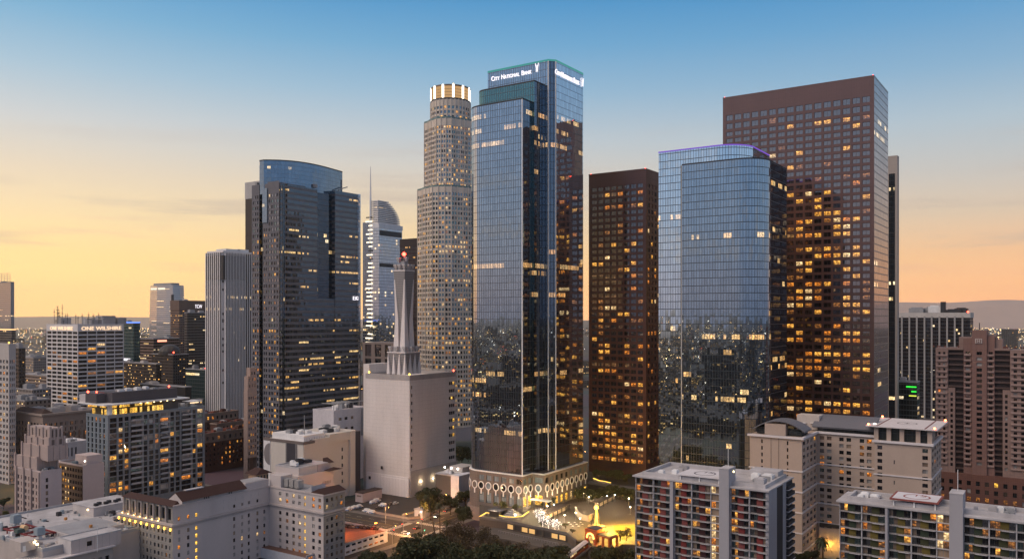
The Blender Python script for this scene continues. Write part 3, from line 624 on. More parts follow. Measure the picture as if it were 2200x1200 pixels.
# ---- sail-topped tower with a spire
def sail_tower():
    b = Bld('office_tower', 'distant glass tower with a curved sail roof and a thin white spire', 'skyscraper', 814, 1120)
    g1 = curtain('sail_glass', (.74, .80, .88), f0=.6, pu=3.2, pv=4.2, wu=.35, wv=.5, line=(.09, .11, .14), litp=.06, lits=1.4, rowp=.97, seed=31, run=1)
    g2 = curtain('sail_dark', (.45, .52, .62), f0=.4, pu=3.2, pv=4.2, wu=.5, wv=.9, line=(.14, .15, .18), litp=.10, lits=1.4, rowp=.95, seed=33, run=1)
    yl, xr, zt = b.y(780), b.x(864), b.z(489)
    b.box('shaft', g1, 0, xr, 0, yl*.5, 20, zt); b.box('side_wing', g2, -.5, xr-6, yl*.5, yl, 20, b.z(478, 0, yl))
    wb = plain('white_frame', (.6, .6, .62), .5)
    b.box('top_frame', wb, -.6, xr+.6, -.6, yl*.5, zt, zt+6); b.box('top_louvre', DARKM, 2, xr-2, -.9, 0, zt-10, zt-3); b.box('top_louvre', DARKM, 2, xr-2, -.9, 0, zt-52, zt-47)
    # sail: stacked louvres shrinking along a curve
    yA = b.y(797); n = 13; ztop = b.z(430, 0, yA*.9)
    for k in range(n):
        t = k/n; z = zt+6+(ztop-zt-6)*t; x1 = xr*(1-.58*t**2.2); yy0 = 2; b.box('sail_louvre', plain('sail_white', (.66, .62, .6), .5), .5, x1-2, yy0, yA, z+.3, z+1.8)
    b.box('sail_core', curtain('sail_core_glass', (.6, .66, .74), f0=.4, pu=3, pv=3, litp=.1, rowp=2), 2, xr*.42, 4, yA-3, zt+6, ztop-2)
    yS = b.y(796); zS = b.z(358, 0, yS); m = MB(); m.tube([(0, yS, zt-20), (0, yS, ztop), (0, yS, ztop+(zS-ztop)*.5), (0, yS, zS)], [1.5, 1.3, .8, .3], 8); b.part('spire', WHITEM, m)
    for k in range(34):
        z = 60+k*5.6; b.box('light_bar', emit('bar_light', (1, .84, .6), 2.2) if b.rng.random() < .75 else WIN['dim'], -1.2, -.6, yl*.5-3, yl*.5+b.rng.uniform(3, 9), z, z+1.6)
sail_tower()
b = Bld('office_tower', 'brown stone tower with tall dark bays below the distant sail tower', 'office block', 846, 820)
y0, xr, zt = b.y(779), b.x(880), b.z(736); st = plain('taupe_stone', (.21, .165, .15), .6)
b.wall((0, y0), (0, 0), 0, zt, spans(1, y0-1, 3, .62), [(30, zt-16), (zt-14, zt-2)], st, 1., fn=lambda i, j, r: 'brown' if j else 'dark'); b.prism('core', st, rect(0, xr, 0, y0), 0, zt, skip=(0,)); b.finish()
for k in range(5): b.box('lit_window', WIN['orange'], .2, .85, y0*.2+k*5.2, y0*.2+k*5.2+4, b.z(766), b.z(766)+2.4)
b = Bld('office_tower', 'black-brown tower with a row of orange windows left of the round crowned tower', 'skyscraper', 930, 980)
y0, zt = b.y(859), b.z(509); b.prism('shaft', curtain('black_brown_glass', (.4, .3, .3), (.012, .008, .008), f0=.10, pu=2.0, pv=4.1, wu=.7, wv=1.2, line=(.02, .014, .014), litp=.05, rowp=.90, lits=1.6, edge=.3, seed=41, litc=((1, .42, .06), (1, .55, .2))), rect(0, 40, 0, y0), 0, zt-9); b.prism('blank_top', plain('black_cap', (.028, .018, .018), .5), rect(-.2, 40, -.2, y0+.2), zt-9, zt)
# ================================================================== middle distance, left to right
def add_pane(b, p0, p1, u0, u1, z0, z1, off, kind, vis=True):
    d = Vector((p1[0]-p0[0], p1[1]-p0[1])).normalized(); n = Vector((d.y, -d.x))
    x, y = p0[0]+d.x*u0-n.x*off, p0[1]+d.y*u0-n.y*off; wx, wy = b.w(x, y); fx, fy = CX+F*wx/wy, HY+F*(H-z0-b.z0)/wy
    b.p.append((((u1-u0)*(z1-z0)/(wx*wx+wy*wy)) if vis and 0 < fx < 2200 and 0 < fy < 1200 else 0., kind, (x, y, z0), (u1-u0, z1-z0), atan2(d.y, d.x)))
CREAM = plain('cream_stone', (.44, .40, .38), .75, .1, .15)
# one wilshire-type block with the white grid
def grid_block():
    b = Bld('office_tower', 'white-gridded office block with glowing letters around its top and antennas on its roof', 'office block', 167, 800)
    st = plain('white_grid_stone', (.62, .585, .585), .7, .06, .1)
    yl, xr, zt = b.y(100), b.x(266), b.z(698); pitch = 3.93; n = 24
    rows = [(zt-6.2-k*pitch-2.55, zt-6.2-k*pitch) for k in range(n)]; rows.reverse()
    litf = lambda i, j: .28 if n-j in (6, 8, 11, 14, 17, 21) else .05 if j > 3 else .3
    b.wall((0, yl), (0, 0), 0, zt, spans(.3, yl-.2, 6, .86), rows, st, .5, (('dark', 1),), litf, vis=lambda x, y: y < 875)
    b.wall((0, 0), (xr, 0), 0, zt, spans(.3, xr-.3, 5, .93), rows, st, .5, (('dark', 1),), litf, vis=lambda x, y: y < 875)
    b.prism('core', st, [(0, yl), (0, 0), (xr, 0), (xr, yl)], 0, zt, skip=(0, 1)); b.parapet([(0, yl), (0, 0), (xr, 0), (xr, yl)], zt, zt+.8, st)
    s = emit('sign_warm', (1, .70, .45), 1.4)
    sign_on(b, 'ONE WILSHIRE', (0, 0), (xr, 0), zt-4.9, xr*.86, s, 'sign_lettering', height=5.0).location.x += xr*.07
    o = sign_on(b, 'ONE WILSHIRE', (0, yl), (0, 0), zt-4.9, yl*.72, s, 'sign_lettering', height=5.0); o.location.y -= yl*.13
    for x, y, w, d, h in ((6, yl-16, 10, 7, 7), (18, 8, 16, 9, 5), (30, 10, 14, 12, 9), (24, 24, 12, 12, 6), (46, 9, 9, 8, 7)): b.box('rooftop_unit', b.rng.choice((ROOF, GREYM, CREAM)), x, x+w, y, y+d, zt, zt+h)
    for k in range(26):
        x, y, h = b.rng.uniform(2, 12) if k < 9 else b.rng.uniform(4, xr-3), b.rng.uniform(3, yl-3) if k > 8 else b.rng.uniform(yl-20, yl-4), b.rng.uniform(9, 22) if k < 9 else b.rng.uniform(4, 13)
        m = MB(); m.tube([(x, y, zt), (x, y, zt+h)], .22, 4); m.tube([(x-1.2, y, zt+h*.8), (x+1.2, y, zt+h*.8)], .18, 4); m.tube([(x, y-1, zt+h*.6), (x, y+1, zt+h*.6)], .18, 4); b.part('antenna', DARKM, m)
    for k in range(7):
        x, y = b.rng.uniform(8, 40), b.rng.uniform(3, 20); m = MB(); m.lathe((x, y, zt+6), [(.2, 0), (1.4, .9), (1.7, 1.2)], 8); m.tube([(x, y, zt), (x, y, zt+6)], .2, 4); b.part('dish', WHITEM, m)
    b.finish(100)
grid_block()
def slab(label, px, D, pl, pr, pt, mat, name='office_tower', cat='office block', cap=None, z0=0., roofs=2, caph=3., base=None):
    """a farther block: two glazed or stone faces, roof edge, plant on top"""
    b = Bld(name, label, cat, px, D); yl, xr, zt = max(b.y(pl), 6), max(b.x(pr), 6), b.z(pt)
    m = MB(); m.prism([(0, yl), (0, 0), (xr, 0), (xr, yl)], z0, zt, topmi=1); b.part('shaft', [mat, ROOF], m)
    b.parapet([(0, yl), (0, 0), (xr, 0), (xr, yl)], zt-(caph if cap else 0), zt+.9, cap or ROOF, .6, 'parapet', .25)
    if roofs: b.units(roofs, 1, xr-1, 1, yl-1, zt, (GREYM, ROOF, CREAM), 3, 8, 2, 4.5)
    return b, yl, xr, zt
C = curtain
far = dict(wob=.01, lits=1.6)
LAST, *LASTD = slab('pale slim tower under construction at the left edge', 23, 1500, -25, 26, 606, C('far_pale', (.6, .62, .66), (.16, .15, .15), f0=.2, pu=2.6, pv=3.6, wu=.7, wv=1.2, line=(.28, .26, .26), litp=.03, **far))
b = LAST
for k in range(5): b.box('scaffold_rail', GREYM, -1.2, -.8, 0, LASTD[0], LASTD[2]+2+k*3.4, LASTD[2]+2.5+k*3.4)
for k in range(9): b.box('scaffold_post', GREYM, -1.2, -.8, k*LASTD[0]/8-.2, k*LASTD[0]/8+.3, LASTD[2], LASTD[2]+(17 if k % 2 else 14))
b, yl, xr, zt = slab('dark tower with a glowing orange line at the left edge', 25, 1300, -25, 27.5, 710, C('far_slate', (.35, .38, .44), (.03, .03, .035), f0=.12, pu=2.4, pv=3.8, wu=.3, wv=1.2, line=(.08, .075, .08), litp=.05, **far), roofs=0)
b.parapet([(0, yl), (0, 0), (xr, 0), (xr, yl)], zt+1, zt+2.4, emit('orange_line', (1, .5, .2), 2.4), .6, 'light_line')
b = Bld('office_tower', 'cream office block with narrow paired windows at the left edge', 'office block', 19, 560)
st = plain('cream_block', (.46, .42, .40), .75, .08, .12); yl, xr, zt = b.y(-60), b.x(34), b.z(741)
rows = [(zt-10-k*3.95-2.2, zt-10-k*3.95) for k in range(22)]; rows.reverse()
b.wall((0, yl), (0, 0), 0, zt, spans(.4, yl-.3, 12, .55), rows, st, .4, (('dark', 4), ('brown', 2), ('blind', 1)), .1, vis=lambda x, y: y < 985); b.wall((0, 0), (xr, 0), 0, zt, spans(.6, xr-.5, 3, .5), rows, st, .4, (('dark', 1),), .1, vis=lambda x, y: y < 985)
b.prism('core', st, [(0, yl), (0, 0), (xr, 0), (xr, yl)], 0, zt, skip=(0, 1)); b.parapet([(0, yl), (0, 0), (xr, 0), (xr, yl)], zt, zt+1, st); b.finish(100); b.beacon(1, 2, zt+1, .5, GOLD)
g_pun = lambda n, c, base, lp=.08, **k: C(n, (.4, .4, .45), base, f0=.1, line=c, litp=lp, **{**dict(pu=2.6, pv=3.6, wu=1.3, wv=1.7, run=1, rowp=.95, edge=.3, lits=1.8, litc=((1, .45, .08), (1, .7, .3))), **k})
slab('plain dark brown block beside the cream block', 40, 760, 18, 46, 748, g_pun('pun_brown', (.05, .038, .036), (.01, .01, .01), .03))
slab('low beige block with a row of lit windows', 108, 900, 34, 135, 808, g_pun('pun_beige', (.26, .20, .17), (.03, .02, .02), .12, wu=.6))
slab('low grey-roofed warehouse beyond the left-edge towers', 72, 1150, 24, 104, 768, g_pun('pun_grey', (.24, .21, .2), (.04, .04, .04), .1), 'warehouse', 'warehouse')
slab('grey flat-roofed block below the beige block', 70, 740, 20, 110, 838, g_pun('pun_grey', (0, 0, 0), (0, 0, 0)), roofs=4)
slab('tan old block with a flat pale roof', 54, 640, 22, 108, 862, g_pun('pun_tan', (.23, .18, .155), (.03, .025, .02), .10, pu=3.2, wu=1.9), roofs=5)
b, yl, xr, zt = slab('green glass tower with a blue light line at its roof', 287, 1050, 236, 301, 695, C('far_green', (.22, .36, .38), (.02, .045, .05), f0=.2, pu=3, pv=4, wu=.5, wv=1., line=(.05, .08, .08), litp=.10, **far))
b.parapet([(0, yl), (0, 0), (xr, 0), (xr, yl)], zt+1, zt+2.2, emit('blue_line', (.1, .25, 1), 2.2), .6, 'light_line'); b.box('lit_sign', SIGNW, -.6, -.2, yl*.12, yl*.62, b.z(775), b.z(770))
# curved distant hotel tower
b = Bld('hotel_tower', 'distant curved pale glass tower with uneven horizontal bands', 'skyscraper', 372, 1750); yl, xr, zt = b.y(318), b.x(398), b.z(612)
cm = C('band_glass', (.66, .72, .80), (.20, .21, .23), f0=.35, pu=9, pv=4.2, wu=0., wv=1.6, line=(.36, .34, .34), litp=.04, wob=.03, lits=1.4, run=1)
m = MB(); o = [(xr, yl*.9), (3, yl), (0, yl*.93), (-3.5, yl*.6), (-2, yl*.25), (0, 0), (xr*.6, -1.5), (xr, 1)]
t = [(p[0]*.92+1, yl*.48+(p[1]-yl*.48)*.94) for p in o]
n8 = len(o)
for k in range(n8):
    j = (k+1) % n8; u = k*12.; zm = zt*.55
    m.face([(*o[k], 0), (*o[j], 0), (*o[j], zm), (*o[k], zm)], [(u, 0), (u+12, 0), (u+12, zm), (u, zm)]); m.face([(*o[j], zm), (*t[j], zt), (*t[k], zt), (*o[k], zm)], [(u+12, zm), (u+12, zt), (u, zt), (u, zm)])
m.face([(*p, zt) for p in t], None, 1); b.part('shaft', [cm, ROOF], m); b.box('dark_slit', DARKM, -2.5, 1, -1., 3.5, zt*.3, zt-20); b.box('roof_sign', emit('cream_sign', (1, .9, .7), 1.2), -2.2, -1.2, yl*.3, yl*.85, zt-9, zt-5); b.box('penthouse', GREYM, 4, xr-6, 12, yl-14, zt, zt+5)
b, yl, xr, zt = slab('brown stone tower with lit letters near its top right', 385, 1320, 366, 445, 646, g_pun('pun_redbrown', (.125, .078, .066), (.02, .014, .014), .05, wu=1.0, pu=3.2, wv=1.6), caph=14, cap=plain('redbrown_cap', (.125, .08, .068), .6))
sign_on(b, 'TCW', (0, 0), (xr, 0), zt-11, 13, SIGNW, 'sign_lettering', height=8).location.x += xr*.55
b.box('lit_band', WIN['bright'], -.3, .1, 2, yl*.8, b.z(706), b.z(704))
slab('dark grey glass tower with faint lit floors', 402, 1150, 399, 452, 672, C('far_char', (.3, .3, .33), (.022, .02, .022), f0=.10, pu=2.2, pv=3.8, wu=.3, wv=1.3, line=(.075, .066, .066), litp=.07, edge=.3, **far))
b, yl, xr, zt = slab('brown ribbon-windowed block with a reddish lit sign', 330, 1180, 298, 385, 728, C('ribbon_brown', (.3, .25, .24), (.015, .012, .012), f0=.1, pu=3, pv=4.2, wu=.2, wv=2., line=(.15, .10, .088), litp=.12, edge=.3, **far))
b.box('lit_sign', emit('red_sign', (1, .32, .2), 2.5), 6, xr*.5, -.5, -.1, zt-4, zt-1.5)
b, yl, xr, zt = slab('black office block crowned by a domed roof', 372, 1020, 326, 405, 762, g_pun('pun_black', (.022, .018, .02), (.008, .008, .01), .08))
m = MB(); m.lathe((xr*.4, yl*.45, zt), [(13, 0), (13, 4), (11, 8), (7, 11), (.1, 12.5)], 16); b.part('dome', plain('dark_dome', (.05, .045, .045), .5), m); b.beacon(2, 2, zt+2, .8)
slab('black low block with golden lit floors', 336, 940, 266, 341, 782, g_pun('pun_black2', (.02, .017, .018), (.008, .007, .008), .3, lits=2.2), roofs=3)
slab('wide black low building with a flat roof', 398, 800, 302, 411, 832, plain('black_wall', (.02, .018, .02), .5, .1, .1, 6, 4), roofs=4)
b, yl, xr, zt = slab('dark teal block left of the finned tower', 442, 900, 399, 446, 795, C('far_teal', (.25, .36, .38), (.022, .04, .045), f0=.12, pu=4, pv=4, wu=.2, wv=.5, line=(.03, .05, .055), litp=.03, edge=.3, **far)); b.beacon(1, 1, zt+1, .9)
slab('small grey block with vertical slits and an orange glow', 418, 720, 411, 436, 860, g_pun('pun_slit', (.17, .15, .15), (.03, .025, .02), .2, pv=12, wv=1.), roofs=0)
# classical tan block behind the art deco tower
def classic():
    b = Bld('office_block', 'long tan stone block with arched top windows and brown piers behind the art deco tower', 'office block', 92, 560)
    st = plain('tan_stone', (.29, .22, .185), .8, .12, .15); br = plain('brown_pier', (.17, .105, .078), .8)
    yl, xr = b.y(31), b.x(212); zt = b.z(893); pitch = 3.9
    rows = [(zt-5.2-k*pitch-2.5, zt-5.2-k*pitch) for k in range(9)]; rows.reverse(); rows = rows[:-1]+[(rows[-1][0]-.0, rows[-1][1])]
    fl = (('dark', 3), ('brown', 3), ('blind', 1))
    b.wall((0, 0), (xr, 0), 0, zt, [q for k in range(11) for q in spans(k*xr/11+.7, (k+1)*xr/11-.7, 2, .72)], rows, st, .4, fl, lambda i, j: .13, vis=lambda x, y: y < 960)
    b.wall((0, yl), (0, 0), 0, zt, spans(.6, yl-.4, 9, .55), rows, st, .4, fl, .06, vis=lambda x, y: y < 960)
    b.prism('core', st, [(0, yl), (0, 0), (xr, 0), (xr, yl)], 0, zt, skip=(0, 1)); b.finish(100)
    for k in range(12): b.box('brown_pier', br, k*xr/11-.5, k*xr/11+.5, -.3, .1, 0, zt-12)
    b.parapet([(0, yl), (0, 0), (xr, 0), (xr, yl)], zt, zt+1.3, plain('tan_cornice', (.33, .26, .22), .8), 1, 'cornice', 1.2)
    b.units(9, 4, xr-4, 3, yl-3, zt, (CREAM, ROOF, WROOF), 3, 9, 1.5, 4)
    m = MB(); h = zt; m.hull8([(-1, 0, h+1), (8, 0, h+1), (8, yl, h+1), (-1, yl, h+1)], [(3, 4, h+4), (4, 4, h+4), (4, yl-4, h+4), (3, yl-4, h+4)]); b.part('hip_roof', plain('brown_tile', (.06, .035, .03), .8, .2, .2), m)
classic()
# glass residential tower with the floating white canopy
def residential():
    b = Bld('apartment_tower', 'grey glass apartment tower with balconies and a white canopy over its lit penthouse', 'apartment tower', 232, 480)
    pn = plain('grey_panel', (.2, .215, .235), .5, .08, .12, 3, 3.15); pb = plain('blue_panel', (.18, .215, .25), .4, .06, .12, 1.6, 3.15); dk = plain('dark_panel', (.07, .07, .078), .5)
    yl, xr = b.y(185), b.x(440); zt = b.z(894); p = 3.1; n = int(zt/p)-1; rows = [(zt-1.2-k*p-2.45, zt-1.2-k*p) for k in range(n)]; rows.reverse()
    b.wall((0, yl), (0, 0), 0, zt, spans(.4, yl-2, 5, .42), rows, pb, .3, (('dark', 5), ('sky', 2), ('teal', 2)), lambda i, j: .3 if i == 4 and 4 < j < 13 else .06, vis=lambda x, y: y < 980)
    U = xr/20.5; cols = []; u = .4*U
    for k, w in enumerate((1.5, .9, .9, 2.6, .8, 1, .8, 2., .9, 1., 2.4, .8, 1.4)): cols.append((u, u+w*U)); u += (w+.42)*U
    k = (xr-.3)/u; cols = [(a*k, c*k) for a, c in cols]; seg = {0, 3, 7, 10, 12}
    b.wall((0, 0), (xr, 0), 0, zt, cols, rows, pn, .35, (('dark', 7), ('sky', 1), ('teal', 1), ('blind', 1)), lambda i, j: (.36 if i < 3 and j < n-4 else .3 if i == 12 else .07), (('yellow', 4), ('orange', 3), ('pale', 2), ('dim', 3)), vis=lambda x, y: y < 1075)
    b.finish(100)
    sl = plain('balcony_slab', (.34, .34, .36), .6)
    for i in (3, 7, 10):
        for j in range(3, n):
            a, c = cols[i]; z = rows[j][0]-.3; m = MB(); m.box(a-.2, c+.2, -1.3, -.01, z-.22, z); m.box(a-.2, c+.2, -1.32, -1.24, z+.02, z+1.0); b.part('balcony', sl, m)
    b.prism('core', pn, [(0, yl), (0, 0), (xr, 0), (xr, yl)], 0, zt, skip=(0, 1)); b.parapet([(0, yl), (0, 0), (xr, 0), (xr, yl)], zt, zt+.7, pb)
    # penthouse under the canopy
    x0 = 2.; x1 = b.x(386); zc = zt+6.2
    gz = C('penthouse_glass', (.5, .5, .5), (.12, .08, .03), f0=.15, pu=1.6, pv=6.5, wu=.12, wv=.2, line=(.06, .05, .04), litp=.85, lits=1.5, run=1, rowp=2., litc=((1, .5, .06), (1, .64, .15)), lith=.9)
    b.box('penthouse', gz, x0, x1-10, 2, yl-3, zt, zc); b.box('penthouse_core', dk, x1-10, x1, 1.5, yl-3, zt, zc); b.box('white_pier', WHITEM, x0-.4, x0+1.4, 1.4, 4, zt, zc)
    m = MB(); m.prism([(-2, yl+5), (-3.5, -1.5), (x1+6, -1.5), (x1+6, yl-2)], zc, zc+.7, bot=True); b.part('canopy', WHITEM, m)
    b.box('plant_screen', plain('charcoal_screen', (.075, .068, .078), .7, .06, .1, 1, 8), 5, x1+1, 4, yl-5, zc+.7, zc+6.8); b.box('plant_screen', plain('charcoal_screen', (0, 0, 0)), -1, 5, yl*.45, yl-1, zc+.7, zc+6.2); b.box('vent_box', plain('pale_louvre', (.5, .46, .46), .6, .05, .1, .8, 9), -1, 3.4, yl-1, yl+5.5, zc+.7, zc+5.2)
    b.units(7, 8, x1-3, 6, yl-8, zc+6.8, (GREYM, WHITEM), 2, 4, .6, 1.6)
    b.beacon(0, yl-2, zc+6.2, .6); b.beacon(3, yl-6, zc+6.2, .5); b.beacon(x1-2, 8, zc+7, .5)
    for k in range(6): b.box('soffit_lamp', WARM, x1*.42+k*4.4, x1*.42+k*4.4+.6, -.9, -.4, zc-.35, zc-.05)
    b.box('terrace_canopy', WHITEM, x1+8, xr-1, 1, 9, zt+3.4, zt+3.9); b.box('terrace_light', emit('terrace_light', (1, .72, .42), 1.6), x1+9, xr-3, 2, 2.4, zt+2.6, zt+3.2); b.units(5, x1+6, xr-4, 8, yl-3, zt, (GREYM, WHITEM, ROOF), 2, 4)
residential()
# red-brown hotel blocks
def redblocks():
    br = plain('dark_brick', (.085, .04, .03), .8, .15, .2); tr = plain('brick_trim', (.22, .16, .13), .8); rf = plain('red_roof', (.16, .05, .035), .8, .2, .3)
    for px, D, pl, pr, pt, lab in ((437, 600, 420, 548, 934, 'dark red-brick hotel block with pale top storey beside the grey apartment tower'), (420, 690, 400, 512, 893, 'red-roofed brick block at the foot of the finned tower'), (466, 650, 452, 543, 912, 'brick block with a lower red roof behind the hotel block')):
        b = Bld('brick_block', lab, 'hotel', px, D); yl, xr, zt = max(b.y(pl), 8), b.x(pr), b.z(pt)
        rows = [(zt-3.6-k*3.5-1.9, zt-3.6-k*3.5) for k in range(int(zt/3.5)-1)]; rows.reverse()
        b.wall((0, 0), (xr, 0), 0, zt-6, spans(.8, xr-.8, 13, .36), [q for q in rows if q[1] < zt-6.3], br, .3, (('brown', 3), ('dark', 5)), lambda i, j: .6 if i == 6 else .1, (('yellow', 2), ('orange', 5), ('dim', 3)), vis=lambda x, y: y < 1010)
        b.wall((0, -.15), (xr, -.15), zt-6, zt, spans(.8, xr-.8, 9, .4), [(zt-4.6, zt-1.8)], tr, .3, (('dark', 4), ('brown', 2)), .15, name='top_storey'); b.prism('core', br, [(0, yl), (0, 0), (xr, 0), (xr, yl)], 0, zt, skip=(1,))
        m = MB(); m.prism([(0, yl), (0, 0), (xr, 0), (xr, yl)], zt, zt+.25); b.part('roof', rf, m); b.parapet([(0, yl), (0, 0), (xr, 0), (xr, yl)], zt, zt+1, tr, .6, 'cornice', .4); b.units(8, 2, xr-3, 2, yl-2, zt+.25, (rf, rf, GREYM, br), 2, 6, 1, 3); b.finish(60)
redblocks()
b = Bld('art_deco_block', 'pinkish stepped stone tower left of the dark crowned tower', 'office block', 532, 545)
st = plain('pink_stone', (.33, .24, .205), .8, .1, .15)
for k, (pl, pr, pt, z0) in enumerate(((529, 552, 838, 0), (533, 552, 808, 0), (538, 552, 790, 0))): 
    y0 = .2*k; zt = b.z(pt); x0 = .3*k if k == 0 else b.x(pl, 0)
    b.wall((x0, y0), (b.x(pr), y0), 20 if k == 0 else b.z(838), zt, spans(x0+.5-x0, b.x(pr)-x0-.4, 4-k, .45), [(z, z+2) for z in [22+4*q for q in range(20)] if (z > (20 if k == 0 else b.z(838))) and z+2.5 < zt], st, .3, (('dark', 3), ('brown', 2)), .25); b.prism('tier', st, rect(x0, b.x(pr), y0, 4), 0, zt, skip=(1,))
b.finish(40)

# ---- white telephone exchange with the microwave tower
def exchange():
    b = Bld('exchange_building', 'big windowless white exchange building carrying a tall concrete microwave tower', 'office block', 880, 520)
    wl = plain('white_panel', (.64, .59, .565), .8, .08, .16, 3.0, 2.45, .09, lcol=.74); cap = plain('grey_cap', (.36, .33, .32), .8)
    yl, xr, zt = b.y(786), b.x(979), b.z(806)
    rows = [(zt-6.5-k*4.9-2.2, zt-6.5-k*4.9) for k in range(12)]; rows.reverse()
    xs = xr-6.6
    b.wall((0, 0), (xr, 0), 0, zt, [(1.4, 2.9), (xs-.6, xs+1.6), (xs+1.6, xs+3.4), (xs+3.4, xs+5.2), (xs+5.2, xr-.8)], rows, wl, .5, (('dark', 1),), fn=lambda i, j, r: 'dark' if i == 0 or j < 2 else r.choices(('dark', 'bright'), (6, 1 if i < 3 else 3))[0])
    b.wall((0, yl), (0, 0), 0, zt, [], [], wl); b.prism('core', wl, [(0, yl), (0, 0), (xr, 0), (xr, yl)], 0, zt-2.2, skip=(0, 1), top=True); b.finish()
    b.parapet([(0, yl), (0, 0), (xr, 0), (xr, yl)], zt-3.2, zt, cap, 1., 'parapet', .15)
    b.prism('rear_block', wl, rect(10, xr-1, 2, yl+3), 0, zt+3.6) if False else b.box('rear_block', wl, 3, 22, yl, yl+5, 0, b.z(781, 3, yl+5))
    b.box('base_annex', plain('white_annex', (.72, .68, .67), .8, .06, .14, 2.5, 30), -.5, -.02, yl*.02, yl*.98, 0, b.z(1012, 0, yl)); b.box('base_annex', plain('white_annex', (0, 0, 0)), -.9, -.52, 0, yl*.63, 0, b.z(1030)); b.box('base_band', plain('grey_base', (.40, .37, .36), .8), .2, xr, -.8, -.02, 0, b.z(1012))
    for u in (.2, .46, .70): b.box('wall_lamp', COOLW, xr*u, xr*u+.5, -1.2, -.8, 8.2, 8.7)
    for y, z in ((yl*.58, 15.5), (yl*.86, 8.)): b.box('vent_grille', DARKM, -1.2, -.9, y, y+1.6, z, z+1.9)
    for x, y in ((1, 1), (xr-1, 1), (2, yl-1)): b.beacon(x, y, zt, .55, RED if x > 5 else GOLD)
    return b, yl, xr, zt
XB, xyl, xxr, xzt = exchange()
def microwave():
    b = XB; cc = plain('white_concrete', (.72, .66, .64), .75, .06, .12); lat = plain('lattice', (.34, .32, .32), .7, .1, .1, .9, 1.1, .3, lcol=.5)
    c0 = 9.; cx = cy = None
    # centre of the tower on the roof
    cx, cy = 11.5, 0.
    cy = b.y(868, cx); R = 8.2
    zb, zp, zt = xzt, b.z(757, cx, cy), b.z(583, cx, cy)
    t = thing('microwave_tower', 'white concrete microwave relay tower with tapering piers and horn antennas, red light on top', 'relay tower', b.w(cx, cy)+(zb,), b.a)
    hb, hp, ht = 0., zp-zb, zt-zb
    def sq(r): return [(-r, r), (-r, -r), (r, -r), (r, r)]
    def frus(r0, r1, z0, z1, m): m.hull8([(x, y, z0) for x, y in sq(r0)], [(x, y, z1) for x, y in sq(r1)])
    m = MB(); frus(5.6, 7.4, 0, hp, m); m.build('lower_core', lat, t)
    m = MB(); frus(7.7, 7.7, hp, hp+.7, m); pl = m.build('platform', cc, t)
    mr = MB(); mr.ring(sq(7.7), sq(7.5), hp+1.5, hp+1.7); mr.build('railing', GREYM, pl)
    for sx, sy in [(sx*k, -1) for sx in (1,) for k in (-1., -.33, .33, 1.)]+[(-1, k) for k in (-.33, .33, 1.)]+[(1, k) for k in (-.33, .33, 1.)]:
        px, py = sx*6.6, sy*6.6; m = MB(); w = 1.2
        m.hull8([(px-w, py-w, 0), (px+w, py-w, 0), (px+w, py+w, 0), (px-w, py+w, 0)], [(px*1.08-.15, py*1.08-.15, hp), (px*1.08+.15, py*1.08-.15, hp), (px*1.08+.15, py*1.08+.15, hp), (px*1.08-.15, py*1.08+.15, hp)]); m.build('lower_fin', cc, t)
    zm = hp+(ht-hp)*.42
    m = MB(); frus(3.3, 3.3, hp+.7, zm, m); frus(3.3, 4.75, zm, ht, m); m.build('shaft', lat, t)
    for sx, sy in ((-1, -1), (1, -1), (-1, 1), (1, 1)):
        m = MB(); a, e, g = 4.85, 2.2, 4.6
        B = [(sx*(a-2*e), sy*(a-2*e)), (sx*a, sy*(a-2*e)), (sx*a, sy*a), (sx*(a-2*e), sy*a)]; T = [(sx*(g-.3), sy*(g-.3)), (sx*g, sy*(g-.3)), (sx*g, sy*g), (sx*(g-.3), sy*g)]
        Mid = [(sx*(4.-2.5), sy*(4.-2.5)), (sx*4., sy*(4.-2.5)), (sx*4., sy*4.), (sx*(4.-2.5), sy*4.)]
        if sx*sy < 0: B, T, Mid = B[::-1], T[::-1], Mid[::-1]
        m.hull8([(*q, hp+.7) for q in B], [(*q, zm) for q in Mid]); m.hull8([(*q, zm) for q in Mid], [(*q, ht) for q in T]); m.build('pier', cc, t)
    m = MB(); frus(4.9, 4.9, ht, ht+.8, m); tp = m.build('top_platform', cc, t); mr = MB(); mr.ring(sq(4.9), sq(4.75), ht+1.7, ht+1.9); mr.build('railing', GREYM, tp)
    def horn(x, y, z, a, s=1.):
        m = MB(); m.hull8([(x-.5*s, y-.5*s, z), (x+.5*s, y-.5*s, z), (x+.5*s, y+.5*s, z), (x-.5*s, y+.5*s, z)], [(x-1.2*s, y-1.2*s, z+2.6*s), (x+1.2*s, y-1.2*s, z+2.6*s), (x+1.2*s, y+1.2*s, z+2.6*s), (x-1.2*s, y+1.2*s, z+2.6*s)]); m.box(x-1.3*s, x+1.3*s, y-1.3*s, y+1.3*s, z+2.6*s, z+3.7*s); m.build('horn_antenna', plain('horn_grey', (.45, .43, .43), .6), t)
    for x, y in ((-3.6, -3.6), (3.6, -3.6), (0, -3.8), (-3.8, 0), (-3.6, 3.4), (3.6, .6)): horn(x, y, ht+.8, 0)
    for x, y in ((-6, -6), (6, -6), (0, -6.4), (-6.4, .5), (6.4, 0), (-6, 6)): horn(x, y, hp+.7, 0, .95)
    frs = MB(); frs.box(-1.8, 1.8, -1.8, 1.8, ht+.8, ht+6.6); frs.build('cabin', GREYM, t); horn(-2, 2.6, ht+5.6, 0, .9); horn(1.2, -1, ht+6.0, 0, .9)
